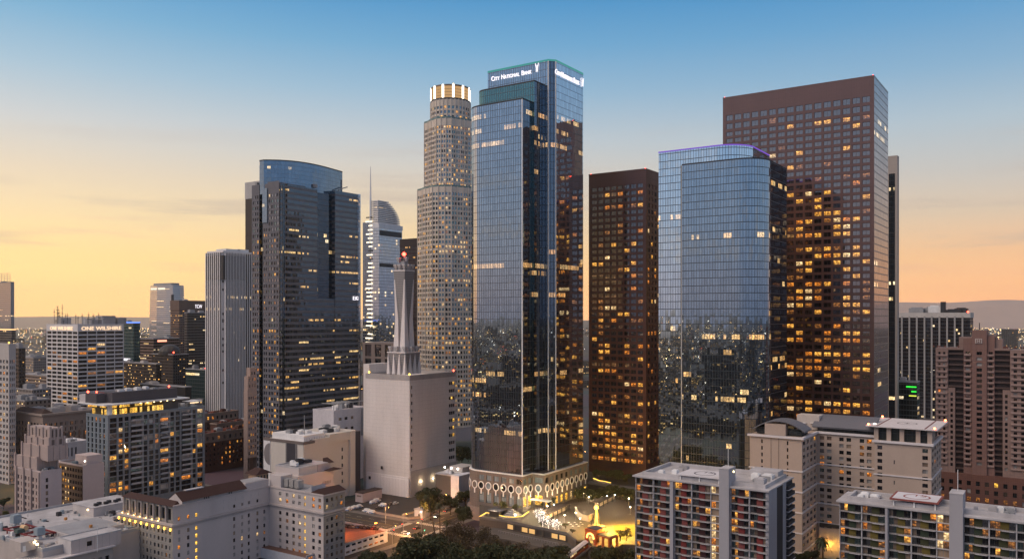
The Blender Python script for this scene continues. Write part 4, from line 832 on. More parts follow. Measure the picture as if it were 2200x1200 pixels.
    m = MB(); m.tube([(0, 0, ht+6), (0, 0, ht+10.2)], .25, 6); mast = m.build('mast', GREYM, t); mm = MB(); mm.lathe((0, 0, ht+10.0), [(.5, 0), (1.15, .7), (1.15, 1.7), (.2, 2.4), (.01, 2.45)], 10); mm.build('warning_light', emit('red_beacon_big', (1, .035, .02), 22.), mast)
microwave()
# lower exchange wing with the round emblem
def exchange_wing():
    b = Bld('exchange_wing', 'beige windowless wing with a round grey emblem and machinery on its white roof', 'office block', 652, 492)
    bg = plain('beige_panel', (.56, .51, .46), .8, .06, .12, 1.2, 2.0, .05, lcol=.88); dk = plain('charcoal_strip', (.055, .052, .062), .5, .05, .1, .7, 60); wh = plain('white_band', (.7, .68, .68), .8)
    yl = b.y(567); zt = b.z(951); x1, x2, x3, x4 = b.x(675), b.x(711), b.x(754), b.x(783)
    ye = b.y(581); ya, yb_ = b.y(617), b.y(636)
    m = MB(); m.prism([(0, yl), (0, 0), (x1, 0), (x1, yl)], 0, zt, skip=()); b.part('front_block', bg, m)
    b.box('emblem_panel', wh, -.25, .1, ye, yl, 0, zt-1)
    m = MB(); yc = ye+.2; zc = zt-9.; r = yl-ye-.6
    pts = [(-.4, yc+r*sin(pi*k/16), zc-6.6*cos(pi*k/16)) for k in range(17)]
    m.face([(-.4, p[1], p[2]) for p in reversed(pts)]); 
    for k in range(16): m.face([pts[k+1], pts[k], (-.2, pts[k][1], pts[k][2]), (-.2, pts[k+1][1], pts[k+1][2])])
    b.part('round_emblem', plain('emblem_grey', (.20, .185, .19), .7), m)
    b.box('dark_strip', dk, -.3, .2, yb_, ya, 0, zt-.8); b.box('strip_jamb', plain('jamb_grey', (.2, .19, .19), .7), -.5, .2, ya, ya+.9, 0, zt-.8); b.box('strip_jamb', plain('jamb_grey', (.2, .19, .19), .7), -.5, .2, yb_-.9, yb_, 0, zt-.8)
    b.parapet([(0, yl), (0, 0), (x1, 0), (x1, yl)], zt-1., zt+.6, plain('brown_coping', (.16, .13, .12), .7), .6, 'coping', .35)
    z2 = b.z(938, x2); b.box('mid_block', bg, x1, x2, .6, yl-3, 0, z2); b.box('roof_block', wh, 3, x2-2, 3, yl-4, zt, zt+3.6)
    zt3 = b.z(935, x2)+.6
    b.wall((x2, 2.6), (x3, 2.6), 0, zt3-5, [(x3-x2-5.5, x3-x2-4.1)], [(zt3-9.6-4.95*k-2.4, zt3-9.6-4.95*k) for k in range(7)][::-1], bg, .4, name='window_wall'); b.box('upper_wall', bg, x2, x3, 1., 30, zt3-5, zt3); b.prism('core', bg, rect(x2, x3, 2.7, 30), 0, zt3-5.1, skip=(1,)); b.finish()
    xm = x3+3.2; o = [(x3, 30), (x3, .6)]+[(xm+3.2*cos(radians(a)), 3.8+3.2*sin(radians(a))) for a in range(270, 361, 15)]+[(xm+3.2, 30)]
    b.prism('round_corner', bg, o, 0, zt3+.1); b.box('dark_slot', dk, xm+3.2, x4+1.5, 5, 30, 0, zt3-1.5)
    b.units(10, 5, x2-5, 6, yl-8, zt+3.6, (GREYM, WHITEM, DARKM), 2, 4, 1, 2.2); b.units(12, x2+2, x3+2, 5, 24, zt3, (DARKM, GREYM, WHITEM), 2.5, 5, 1.6, 3.4)
    for k in range(10): m = MB(); x = 2+k*(x2-2)/10; m.tube([(x, 1.5, zt+.4), (x, 1.5, zt+2.2)], .12, 4); b.part('railing_post', GREYM, m)
    m = MB(); m.tube([(8, 8, zt+3.6), (8, 8, zt+15)], .25, 5); b.part('antenna', GREYM, m)
exchange_wing()
b = Bld('white_block', 'lilac-white block with a roof frame of machinery left of the windowless exchange', 'office block', 717, 560)
xr = b.x(790); zt = b.z(884); st = plain('lilac_wall', (.60, .56, .58), .8)
b.wall((0, 0), (xr, 0), 0, zt, [(4.5, 7.5), (10, 13), (16, 18.5)], [(zt-13.5, zt-11.5), (zt-6.5, zt-4.5)], st, .4, (('dark', 3), ('tan', 1)), .3); b.prism('core', st, rect(0, xr, 0, 20), 0, zt, skip=(1,)); b.finish(); b.parapet(rect(0, xr, 0, 20), zt, zt+.8, st)
for k in range(5): m = MB(); m.tube([(.6+k*4.5, .6, zt), (.6+k*4.5, .6, zt+5), (.6+k*4.5, 12, zt+5)], .3, 4); b.part('roof_frame', GREYM, m)
m = MB(); m.tube([(0, .6, zt+5), (xr, .6, zt+5)], .35, 4); b.part('roof_frame', GREYM, m); b.units(9, 1, xr-4, 1.5, 14, zt, (DARKM, GREYM, WHITEM), 2, 4, 2, 4.4); m = MB(); m.tube([(xr*.82, -.6, 30), (xr*.82, -.6, zt)], .9, 8); b.part('duct', GREYM, m)
b = Bld('low_annex', 'low grey annex with a dark recessed front right of the windowless exchange', 'annex', 986, 492); xr = b.x(1016); yl = b.y(935); zt = b.z(1022)
b.box('white_wall', plain('annex_white', (.62, .6, .64), .8), 0, xr, 0, 6, 0, zt); b.box('dark_front', plain('annex_dark', (.10, .09, .085), .7, .1, .1, 40, 5), .4, 10, 6.05, yl, 0, zt-.6); b.box('roof', WROOF, -.2, 14, 6, yl+.2, zt-.6, zt); b.box('rear_wall', CREAM, 10, 22, 5, yl-3, 0, zt+3); b.units(4, 2, 9, 8, yl-3, zt, (GREYM, WHITEM), 1, 2)
for k in range(3): b.box('wall_lamp', COOLW, 9.4, 9.9, 8+k*5, 8.6+k*5, zt+1.6, zt+2.4)

# ================================================================== right-hand side
def bank_block():
    b = Bld('office_tower', 'wide dark tower with white vertical piers far right', 'office block', 2084, 900)
    yl, zt = b.y(1915), b.z(679); gl = C('pier_glass', (.36, .38, .44), (.012, .012, .016), f0=.12, pu=1.9, pv=4, wu=.12, wv=.9, line=(.03, .03, .034), litp=.03, rowp=.94, lits=1.6, run=1, edge=.4); wp = plain('white_pier', (.29, .275, .27), .7)
    b.prism('shaft', gl, rect(0, 34, 0, yl), 0, zt); b.parapet(rect(0, 34, 0, yl), zt-1.5, zt+4, plain('pale_band', (.44, .41, .39), .7), 1, 'cap_band', .5)
    ps = [1938, 1954, 1970, 1986.5, 2002, 2018.5, 2035, 2051.5, 2068]
    for p in ps: y = b.y(p); b.box('pier', wp, -1.5, .1, y-.85, y+.85, 0, zt)
    b.units(5, 3, 30, 4, yl-10, zt+1, (GREYM, WHITEM, DARKM), 8, 16, 6, 10); b.box('penthouse', DARKM, 10, 18, yl*.32, yl*.38, zt, zt+16); b.beacon(0, 2, zt+4, .8)
bank_block()
b, yl, xr, zt = slab('low dark glass building with glowing green strips', 1970, 640, 1905, 1976, 822, C('green_lit_glass', (.3, .38, .4), (.015, .02, .02), f0=.12, pu=2, pv=4, wu=.2, wv=.8, line=(.06, .07, .07), litp=.06, rowp=.9), z0=0, roofs=2)
for a, c, p in ((1947, 1969, 831), (1958, 1969, 841), (1925, 1930, 832)): b.box('neon_strip', emit('green_neon', (.05, 1, .08), 1.1), -.5, -.1, b.y(c), b.y(a), b.z(p)-.5, b.z(p)+.6)
b.box('neon_strip', emit('yellow_neon', (.8, .9, .1), 1.2), -.5, -.1, b.y(1969), b.y(1953), b.z(850)-.4, b.z(850)+.4)
def pink_tower():
    b = Bld('apartment_tower', 'pinkish stepped apartment tower with dark balcony recesses and red roof lights', 'apartment tower', 2209, 432)
    ZR = lambda py: b.z(py, 0, b.y(2107)); pk = plain('pink_panel', (.245, .165, .145), .7, .07, .12, 2, 2.95); pk2 = plain('rose_panel', (.20, .115, .10), .7, .07, .12, 2, 2.95); dk = plain('dark_bay', (.03, .02, .02), .5); bk = plain('rose_brick', (.15, .072, .058), .8, .1, .15, 1, 1)
    zp = b.z(1012, 0, b.y(2030)); p = 2.92; Y = b.y
    def rows(zt, off=1.2): 
        n = int((zt-off-zp-1)/p); return [(zt-off-k*p-1.75, zt-off-k*p) for k in range(n)][::-1]
    segs = [(2010, 2037, 748, pk, 0, 'w', 0), (2037, 2052, 835, pk, 0, 'w1', 0), (2070, 2088, 727, pk2, .3, 'w2', 0), (2088, 2120, 709, pk2, -1., 'c', 0), (2120, 2137, 722, pk2, .3, 'w2', 0), (2154, 2170, 835, pk, 0, 'w1', 0), (2170, 2209, 750, pk, 0, 'w', 0)]
    for a, c, pt, mt, x, kind, _ in segs:
        zt = ZR(pt); ya, yc = Y(a, x), Y(c, x); L = ya-yc
        n = {'w': 2, 'w1': 1, 'w2': 1, 'c': 1}[kind]; sh = {'w': .46, 'w1': .6, 'w2': .8, 'c': .46}[kind]
        ro = rows(ZR(752) if kind == 'w' else ZR(840) if kind == 'w1' else ZR(750))
        b.wall((x, ya), (x, yc), zp, zt, spans(.7, L-.7, n, sh), ro, mt, .6, (('dark', 7), ('brown', 2), ('blind', 1)), .02, vis=lambda x_, y_: y_ < 1010)
        b.prism('wing', mt, [(x, ya), (x, yc), (x+14, yc), (x+14, ya)], zp, zt, skip=(0,))
        if kind in ('w', 'w2'):
            for q in ro: b.box('balcony', plain('pink_rail', (.30, .21, .19), .7), x-.8, x-.02, yc+.3, ya-.3, q[0]-.5, q[0]+.45)
    for a, c, pt in ((2037, 2070, 752), (2137, 2170, 752)):
        ya, yc = Y(a, 1.6), Y(c, 1.6); b.box('balcony_bay', dk, 1.6, 12, yc, ya, zp, ZR(pt)); k = 0; z = zp+2.
        while z < ZR(pt)-1: b.box('balcony_rail', plain('rail_brown', (.085, .055, .05), .5), .4, 1.5, yc, ya, z, z+.9) if True else None; z += p*1.0
        b.box('bay_head', pk, .1, 12, yc, ya, ZR(pt), ZR(747))
    b.box('upper_step', pk, 2, 14, Y(2088, 2), Y(2060, 2), ZR(748), ZR(724)); b.box('upper_step', pk, 2, 14, Y(2154, 2), Y(2120, 2), ZR(748), ZR(728)); b.box('upper_step', pk, 3, 12, Y(2140, 2), Y(2120, 2), ZR(728), ZR(719))
    m = MB(); yv = Y(2102.5, -1); 
    m.box(-1.35, -1.02, yv-1.6, yv+1.6, ZR(737), ZR(727)); em = b.part('crest', plain('crest_white', (.5, .45, .43), .6), m); m = MB(); m.box(-1.5, -1.34, yv-1.2, yv+1.2, ZR(736), ZR(728)); m2 = b.part('crest_field', pk2, m, em); m = MB(); m.box(-1.65, -1.5, yv-.7, yv-.35, ZR(735.4), ZR(728.6)); m.box(-1.65, -1.5, yv+.4, yv+.7, ZR(735.4), ZR(728.6)); m.box(-1.65, -1.5, yv-.6, yv+.6, ZR(732.6), ZR(731.6)); b.part('crest_mark', plain('crest_white', (0, 0, 0)), m, em)
    for px in (2006, 2015, 2019, 2031, 2059, 2157, 2160, 2164, 2181, 2194, 2199): b.beacon(.5, Y(px, .5), ZR(747), .42, emit('red_roof', (1, .10, .03), 16.))
    # podium
    x = -2.; ya, yc = Y(2024, x)+3, Y(2209, x)-14; L = ya-yc; bz = [(zp-3.4-k*4.2-2.4, zp-3.4-k*4.2) for k in range(6)][::-1]
    b.wall((x, ya), (x, yc), 0, zp, spans(1, L-1, 13, .44), bz, bk, .5, (('dark', 6), ('blind', 1), ('brown', 2)), lambda i, j: .45 if j < 4 else .06, (('yellow', 3), ('bright', 2), ('dim', 4)), vis=True, name='podium_wall'); b.prism('podium', bk, [(x, ya), (x, yc), (20, yc), (20, ya)], 0, zp, skip=(0,))
    b.finish(100); m = MB(); m.tube([(4, yv, ZR(709)), (4, yv, ZR(693))], .2, 4); b.part('mast', DARKM, m)
pink_tower()
def hotel():
    b = Bld('hotel_building', 'beige stucco hotel with white bands, arched grey roofs and a helipad on its right block', 'hotel', 1723, 372)
    st = plain('beige_stucco', (.42, .325, .27), .85, .06, .14); wb = plain('white_cornice', (.62, .57, .57), .7, .05, .1); gr = plain('grey_arch_roof', (.145, .145, .165), .6, .05, .1, 1.2, 0); gl = C('hotel_glass', (.4, .42, .45), (.025, .03, .03), f0=.12, pu=2, pv=6, wu=.15, wv=.3, litp=.03, rowp=2, edge=.4)
    yl = b.y(1611); x1 = b.x(1755); zt = b.z(939); p = 3.02; n = int(zt/p)-1
    rows = [(zt-2.2-k*p-1.75, zt-2.2-k*p) for k in range(n)][::-1]; x2 = x1-3.4; y1, y2 = b.y(1880, x1), b.y(1879, x2); y3 = b.y(2001, x2)
    pn = (('dark', 4), ('sky', 3), ('blind', 3), ('teal', 2), ('tan', 1)); lk = (('orange', 5), ('yellow', 3), ('dim', 3))
    c1, c2 = yl-b.y(1637), yl-b.y(1692)
    b.wall((0, yl), (0, 0), 0, zt, [(c1-.35, c1+.35), (c2-.35, c2+.35)], rows, st, .3, (('brown', 1),), 0, name='front_wall')
    for px in (1656.5, 1673): y = b.y(px); b.box('wall_joint', plain('joint_brown', (.12, .085, .07), .9), -.08, .05, y-.08, y+.08, 0, zt-1)
    b.wall((0, 0), (x1, 0), 0, zt, spans(.5, x1-.4, 4, .62), rows, st, .3, pn, .05, lk, name='return_wall', vis=lambda x, y: y < 1120)
    L = -y1; cl = [q for px in (1761, 1803, 1847) for q in ((-b.y(px, x1), -b.y(px+9.5, x1)), (-b.y(px+15.5, x1), -b.y(px+25.5, x1)))]
    b.wall((x1, 0), (x1, y1), 0, zt, [(a, c) for a, c in cl if c < L], rows, st, .5, pn, .14, lk, name='wing_wall', vis=lambda x, y: y < 1150)
    zt2 = b.z(946, x2, y2)+.5; r2 = [(zt2-2.4-k*p-1.75, zt2-2.4-k*p) for k in range(n)][::-1]; d = lambda px: y2-b.y(px, x2)
    b.wall((x2, y2), (x2, y3), 0, zt2, [(d(1885), d(1895.5)), (d(1920), d(1922.5)), (d(1981.5), d(1993.5))], r2, st, .4, pn, .1, lk, name='block_wall', skip=lambda i, j: i == 1 and j % 3, vis=lambda x, y: y < 1080)
    xe = b.x(2022, y3); b.wall((x2, y3), (xe, y3), 0, zt2, spans(.6, xe-x2-.5, 4, .6), r2, st, .3, pn, .03, lk, name='block_side', vis=lambda x, y: y < 1080)
    b.prism('left_core', st, rect(.2, x1+10, .2, yl), 0, zt-.3, skip=(0, 1)); b.prism('wing_core', st, rect(x1+.6, x1+12, y1, 1), 0, zt-.3); b.prism('block_core', st, rect(x2+.3, xe-.3, y3+.5, y2), 0, zt2-.3, skip=(0, 1, 2)); b.box('block_flank', st, x2+.02, x1+.2, y2, y2+.05, 0, zt2); b.finish(100)
    path = lambda o: [(-o, yl+o), (-o, -o), (x1-o, -o), (x1-o, y1)]; inn = [(.2, yl), (.2, .2), (x1+.2, .2), (x1+.2, y1)]
    path2 = lambda o: [(x2-o, y2+o), (x2-o, y3-o), (xe, y3-o)]
    for k, dz in enumerate((0., 15., 24.2, 33.3, 42.4, 51.)):
        for po, zz in ((path, zt), (path2, zt2)):
            h = 1.0 if k == 0 else .55; o = po(.9 if k == 0 else .4); i = po(-.25); m = MB(); z = zz-dz
            for q in range(len(o)-1):
                a, c, e, f = o[q], o[q+1], i[q], i[q+1]
                m.face([(*a, z-h), (*c, z-h), (*c, z), (*a, z)]); m.face([(*a, z), (*c, z), (*f, z), (*e, z)]); m.face([(*c, z-h), (*a, z-h), (*e, z-h), (*f, z-h)])
            b.part('cornice' if k == 0 else 'band', wb, m)
    # arched roofs
    def vault(x0, x1_, ya, yb_, z, h, n=10, name='arched_roof'):
        m = MB()
        for k in range(n):
            t0, t1 = k/n, (k+1)/n; f = lambda t: (ya+(yb_-ya)*t, z+h*(1-(2*t-1)**2)); (a, za), (c, zc) = f(t0), f(t1)
            m.face([(x0, a, za), (x0, c, zc), (x1_, c, zc), (x1_, a, za)]); m.face([(x0, a, za-.5), (x0, c, zc-.5), (x0, c, zc), (x0, a, za)]); m.face([(x1_, a, za-.5), (x1_, c, zc-.5), (x0, c, zc-.5), (x0, a, za-.5)])
        return b.part(name, gr, m)
    vault(1.5, 14, yl-1, -.8, zt+2.4, 4.2); b.box('roof_storey', gl, 4, 13.5, 1, yl-2, zt, zt+3); b.box('stair_head', st, 1, 5, yl*.32, yl*.72, zt, zt+5)
    m = MB(); nn = 8
    for k in range(nn):
        t0, t1 = k/nn, (k+1)/nn; f = lambda t: (x1-1+t*15, zt+2.2+4.4*sin(pi*.5*min(1, t*1.15))); (a, za), (c, zc) = f(t0), f(t1); m.face([(a, y1, za), (c, y1, zc), (c, 2, zc), (a, 2, za)][::-1]); m.face([(a, y1, za-.5), (c, y1, zc-.5), (c, 2, zc-.5), (a, 2, za-.5)])
    b.part('arched_roof', gr, m); b.box('roof_storey', gl, x1+1.2, x1+12, y1, 0, zt, zt+2.6)
    xt = x1+3; b.box('lift_tower', plain('pale_stucco', (.5, .44, .40), .8), xt, xt+8, b.y(1760, xt), b.y(1712, xt), zt, b.z(893, xt, 0)); 
    for px in (1728, 1746): y = b.y(px, xt); m = MB(); m.lathe((xt-.6, y, b.z(908, xt, y)), [(.2, -.6), (1.1, 0), (1.1, .2), (.1, .3)], 8); b.part('dish', WHITEM, m)
    # helipad block
    zh = zt2+6.4; b.box('pavilion', gl, x2+2, xe-1.2, y3+1.5, y2-1, zt2, zh-.6)
    for px in (1881, 1908, 1936, 1971, 1996): y = b.y(px, x2); b.box('pavilion_column', st, x2+.3, x2+2.1, y-1.1, y+.7, zt2, zh-.4)
    for k in range(5): b.box('pavilion_column', st, x2+4+k*2.6, x2+5.2+k*2.6, y3+.4, y3+1.6, zt2, zh-.4)
    hp = b.prism('helipad', wb, rect(x2-1.6, xe+2, y3-2.6, y2+3.5), zh-.5, zh, bot=True)
    def disc(r0, r1, cx, cy, z, mat, parent, n=28, name='pad_circle'):
        m = MB()
        for k in range(n):
            a, c = 2*pi*k/n, 2*pi*(k+1)/n; m.face([(cx+r0*cos(a), cy+r0*sin(a), z), (cx+r1*cos(a), cy+r1*sin(a), z), (cx+r1*cos(c), cy+r1*sin(c), z), (cx+r0*cos(c), cy+r0*sin(c), z)])
        return b.part(name, mat, m, parent)
    hx, hy = (x2+xe)/2, (y2+y3)/2+.5; mk = plain('pad_paint', (.07, .055, .055), .8); disc(3.8, 4.3, hx, hy, zh+.006, mk, hp); b.box('pad_numeral', mk, hx-1.6, hx+1.6, hy-.3, hy+.3, zh+.004, zh+.02, hp); b.box('pad_numeral', mk, hx-.3, hx+.3, hy-1.2, hy+1.2, zh+.022, zh+.03, hp)
    for y in (y2-1.2, y3+2.4): b.box('pad_stripe', plain('stripe_red', (.16, .05, .045), .8), x2-1.3, xe+1.7, y-.35, y+.35, zh+.004, zh+.016, hp)
    for x, y in ((x2-1, y2+2.4), (x2-1, y3-1.4), (xe+1.4, y3-1.6), (xe+1.4, y2+2.6)): b.beacon(x, y, zh, .45, emit('red_pad', (1, .14, .05), 18.))
    m = MB(); m.box(x2+5, x2+6, y2+.5, y2+1.5, zh, zh+.2); b.part('pad_lamp', COOLW, m)
    # courtyard wall with uplights
    xw = x1-2.; b.box('court_wall', plain('court_wall', (.5, .40, .33), .85), xw, xw+.6, y1+2, -1.5, 0, 14); b.box('lit_storey', WIN['bright'], xw-.3, xw-.05, y1*.62, -1.8, 14.6, 16.2)
    return b, x1, y1, xw
HB, hx1, hy1, hxw = hotel()

def apartments(label, px, D, pl, pr, pt, bays, cols, panels, seed, shaftpx, grp=None, right=True, litpx=None, floors=15):
    b = Bld('apartment_block', label, 'apartment block', px, D, grp); rg = random.Random(seed)
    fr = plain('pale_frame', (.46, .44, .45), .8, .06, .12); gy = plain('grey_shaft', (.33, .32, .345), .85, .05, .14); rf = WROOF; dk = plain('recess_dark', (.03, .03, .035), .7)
    yl = b.y(pl); zt = b.z(pt, 0, yl); p = 2.74; n = floors; D_ = 12.
    rows = [(zt-.5-(k+1)*p+.26, zt-.5-k*p) for k in range(n)][::-1]
    npan = 0
    for (a, c, kind) in bays:
        ya, yc = b.y(a), b.y(c); L = ya-yc
        if kind == 'bay':
            b.wall((0, ya), (0, yc), zt-.5-n*p, zt, [(.16, L-.16)], rows, fr, 1.1, fn=lambda i, j, r: 'none', name='bay_frame')
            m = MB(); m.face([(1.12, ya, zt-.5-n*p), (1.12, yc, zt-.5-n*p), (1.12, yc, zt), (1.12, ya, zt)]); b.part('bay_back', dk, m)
            for j, (z0, z1) in enumerate(rows):
                w = L-.4; u0 = .2; third = (.36, .36+.32)
                pos = (.40, .74) if rg.random() < .5 else (.34, .68)
                vis_ = True
                r = rg.random(); lk = lambda: rg.choice(('orange', 'yellow', 'dim', 'dim', 'tan')) if rg.random() < .2 else rg.choice(('dark', 'dark', 'sky', 'dark', 'teal', 'tan'))
                add_pane(b, (0, ya), (0, yc), u0, u0+w*pos[0]*.52, z0+.05, z1-.05, 1.08, lk()); add_pane(b, (0, ya), (0, yc), u0+w*pos[0]*.52, u0+w*pos[0], z0+.05, z1-.05, 1.08, lk()); add_pane(b, (0, ya), (0, yc), u0+w*pos[1], u0+w, z0+.05, z1-.05, 1.08, lk())
                npan += 1
                o = b.box('colour_panel', rg.choices([q for q, _ in panels], [v for _, v in panels])[0], .78, 1.1, ya-u0-w*pos[1], ya-u0-w*pos[0], z0+.02, z1-.02)
                m = MB(); pts = [(0, -.05), (.42, -.05), (.5, -.6), (.92, -.6), (1, -.05)]
                for q in range(4):
                    (t0, o0), (t1, o1) = pts[q], pts[q+1]; A, B_ = ya-L*t0, ya-L*t1
                    m.face([(o0, A, z0-.26), (o1, B_, z0-.26), (o1, B_, z0-.02), (o0, A, z0-.02)]); m.face([(o0, A, z0-.02), (o1, B_, z0-.02), (.3, B_, z0-.02), (.3, A, z0-.02)]); m.face([(o1, B_, z0-.26), (o0, A, z0-.26), (.3, A, z0-.26), (.3, B_, z0-.26)])
                b.part('balcony_slab', fr, m)
                m = MB(); m.box(-.42, -.37, yc+.25, ya-.25, z0+.82, z0+.88); m.box(-.42, -.37, yc+.25, ya-.25, z0-.02, z0+.03)
                for q in range(15): yy = yc+.25+(L-.56)*q/14; m.box(-.415, -.375, yy, yy+.06, z0+.03, z0+.82)
                b.part('balcony_rail', DARKM, m)
        elif kind == 'lit':
            for j, (z0, z1) in enumerate(rows): add_pane(b, (0, ya), (0, yc), .1, L/2, z0-.1, z1, .6, rg.choice(('tan', 'pale', 'orange', 'pale'))); add_pane(b, (0, ya), (0, yc), L/2, L-.1, z0-.1, z1, .6, rg.choice(('tan', 'pale', 'dim')))
            b.wall((0, ya), (0, yc), zt-.5-n*p, zt, [(.1, L-.1)], rows, fr, .7, fn=lambda i, j, r: 'none', name='lobby_frame')
        elif kind == 'pier': b.box('pier', gy, -1.0, .4, yc, ya, zt-.5-n*p, zt-.3)
        elif kind == 'shaft':
            h = b.z(shaftpx, -1.4, yc); b.box('lift_shaft', gy, -1.6, 5.6, yc, ya, zt-.5-n*p, h); b.box('shaft_cap', rf, -1.7, 5.7, yc-.1, ya+.1, h, h+.25); m = MB(); ym = (ya+yc)/2; m.tube([(3, ym, h), (3, ym, h+7)], .1, 4); b.part('antenna', WHITEM, m)
    xe = b.x(pr) if right else 16.
    if right:
        xa, xb_, xc = b.x(1669), b.x(1682), b.x(1689); zb = zt-.5-n*p
        b.box('end_wall', gy, 0, xa, -.02, 1.2, zb, zt-.1); b.box('end_pier', gy, xb_, xc, -.02, 2, zb, zt-.1)
        b.wall((xa, .4), (xb_, .4), zb, zt, [(q[0], q[1]) for q in spans(.1, xb_-xa-.1, 2, .9)], rows, gy, .2, fn=lambda i, j, r: r.choice(('bright', 'yellow', 'yellow', 'orange')), name='stair_glazing')
        for j, (z0, z1) in enumerate(rows): b.box('side_balcony', dk, xc, xe, -.9, 2, z0, z0+1.2); b.box('side_slab', fr, xc-.1, xe+.2, -1.1, 2, z0-.25, z0)
    b.finish(100)
    yr = 0 if right else b.y(2260)
    m = MB(); e = .9; m.prism([(-e, yl+e), (-e, yr-.2), (xe+e, yr-.2), (xe+e, yl+e)], zt-.12, zt+.42, bot=True); b.part('roof', rf, m)
    b.parapet([(2.2, yl-2), (2.2, yr+2), (xe-1.5, yr+2), (xe-1.5, yl-2)], zt+.42, zt+1.7, WROOF, .8, 'roof_curb')
    b.prism('core', dk, [(1.3, yl-.1), (1.3, yr+.1), (xe-.2, yr+.1), (xe-.2, yl-.1)], 0, zt-.2)
    return b, zt, xe, yl
def helipad(b, zt, pxa, pxb, pya, xw, col, h=2.6):
    ya, yb_ = b.y(pxa, 1.), b.y(pxb, 1.); z = zt+h; pad = b.prism('helipad', plain('pad_white', (.60, .575, .60), .8, .06, .15), [(1., ya), (1., yb_), (1.+xw, yb_), (1.+xw, ya)], z-.45, z, bot=True); mk = plain('pad_mark_'+col, (.25, .07, .06) if col == 'red' else (.10, .09, .11), .8)
    cx, cy = 1+xw/2, (ya+yb_)/2
    for r0, r1 in ((3.6, 4.15),):
        m = MB(); n = 32
        for k in range(n):
            a, c = 2*pi*k/n, 2*pi*(k+1)/n; m.face([(cx+r0*cos(a), cy+r0*sin(a), z+.006), (cx+r1*cos(a), cy+r1*sin(a), z+.006), (cx+r1*cos(c), cy+r1*sin(c), z+.006), (cx+r0*cos(c), cy+r0*sin(c), z+.006)])
        b.part('pad_circle', mk, m, pad)
    o = text_mesh('15', 1., mk, .01, 1., pad, 'pad_numeral'); s = 3.2/o['w']; del o['w']; o.scale = (s, s, 1); o.location = (cx+.8, cy+1.5, z+.02); o.rotation_euler = (0, 0, -pi/2)
    if col == 'red': b.parapet([(1., ya), (1., yb_), (1.+xw, yb_), (1.+xw, ya)], z-.5, z+.02, plain('pad_rim_red', (.24, .075, .065), .8), .5, 'pad_rim', .12)
    for x in (1.6, xw): 
        for y in (ya-1, (ya+yb_)/2, yb_+1): b.box('pad_post', WHITEM, x, x+.35, y-.2, y+.2, zt+.4, z-.45)
reds = [(plain('red_panel', (.20, .032, .03), .7), 4), (plain('rose_panel_light', (.24, .065, .06), .7), 3), (plain('maroon_panel', (.05, .018, .02), .7), 5)]
ochre = [(plain('ochre_panel', (.15, .112, .025), .7), 5), (plain('olive_panel', (.05, .052, .022), .7), 4), (plain('moss_panel', (.035, .05, .03), .7), 3)]
b, zt, xe, yl = apartments('white-roofed apartment block with red balcony panels and a helipad', 1652, 300, 1365, 1703, 1022, [(1365, 1403, 'bay'), (1403, 1441, 'bay'), (1441, 1448, 'pier'), (1448, 1485.5, 'bay'), (1485.5, 1527, 'bay'), (1527, 1547.5, 'lit'), (1548, 1569, 'shaft'), (1569, 1609.5, 'bay'), (1609.5, 1652, 'bay')], 0, reds, 5, 1008)
helipad(b, zt, 1455, 1548.5, 0, 13, 'dark'); b.units(5, 4, xe-4, yl-14, yl-3, zt+.4, (WROOF, WHITEM, ROOF), 1.5, 4, .8, 2); b.units(7, 6, xe-4, 3, 12, zt+.4, (WROOF, WHITEM, GREYM), 1.5, 4, 1, 2.6); b.box('plant_room', WROOF, xe-9, xe-2, 3, 14, zt+.4, zt+3.4)
for y in (b.y(1565, 5), b.y(1569, 2)): b.box('shaft_lamp', emit('shaft_lamp', (1, .8, .35), 14.), 5.8 if y > 20 else 3.2, 6.2 if y > 20 else 3.6, y-.9, y-.4, zt+5, zt+5.5)
m = MB(); m.lathe((8, 16, zt+2.), [(.1, -1.1), (.9, -.9), (1.3, 0), (1.1, .8), (.1, 1.2)], 10); b.part('satellite_dish', WHITEM, m)
b, zt, xe, yl = apartments('white-roofed apartment block with ochre balcony panels and a red-rimmed helipad', 2230, 252, 1803.5, 0, 1076, [(1803.5, 1851, 'bay'), (1851, 1902.5, 'bay'), (1902.5, 1908, 'pier'), (1908, 1957.5, 'bay'), (1957.5, 2012.5, 'bay'), (2012.5, 2040, 'lit'), (2041, 2070, 'shaft'), (2070, 2125, 'bay'), (2125, 2184, 'bay'), (2184, 2255, 'bay')], 0, ochre, 9, 1062, right=False)
helipad(b, zt, 1912, 2016, 0, 13, 'red', 2.9); b.units(10, 4, 14, b.y(2200, 4), b.y(2080, 4), zt+.4, (WROOF, WHITEM, GREYM), 1., 2.6, .7, 2.2); b.units(5, 4, 13, b.y(1890, 4), b.y(1830, 4), zt+.4, (WROOF, WHITEM), 1.5, 4, .8, 2)
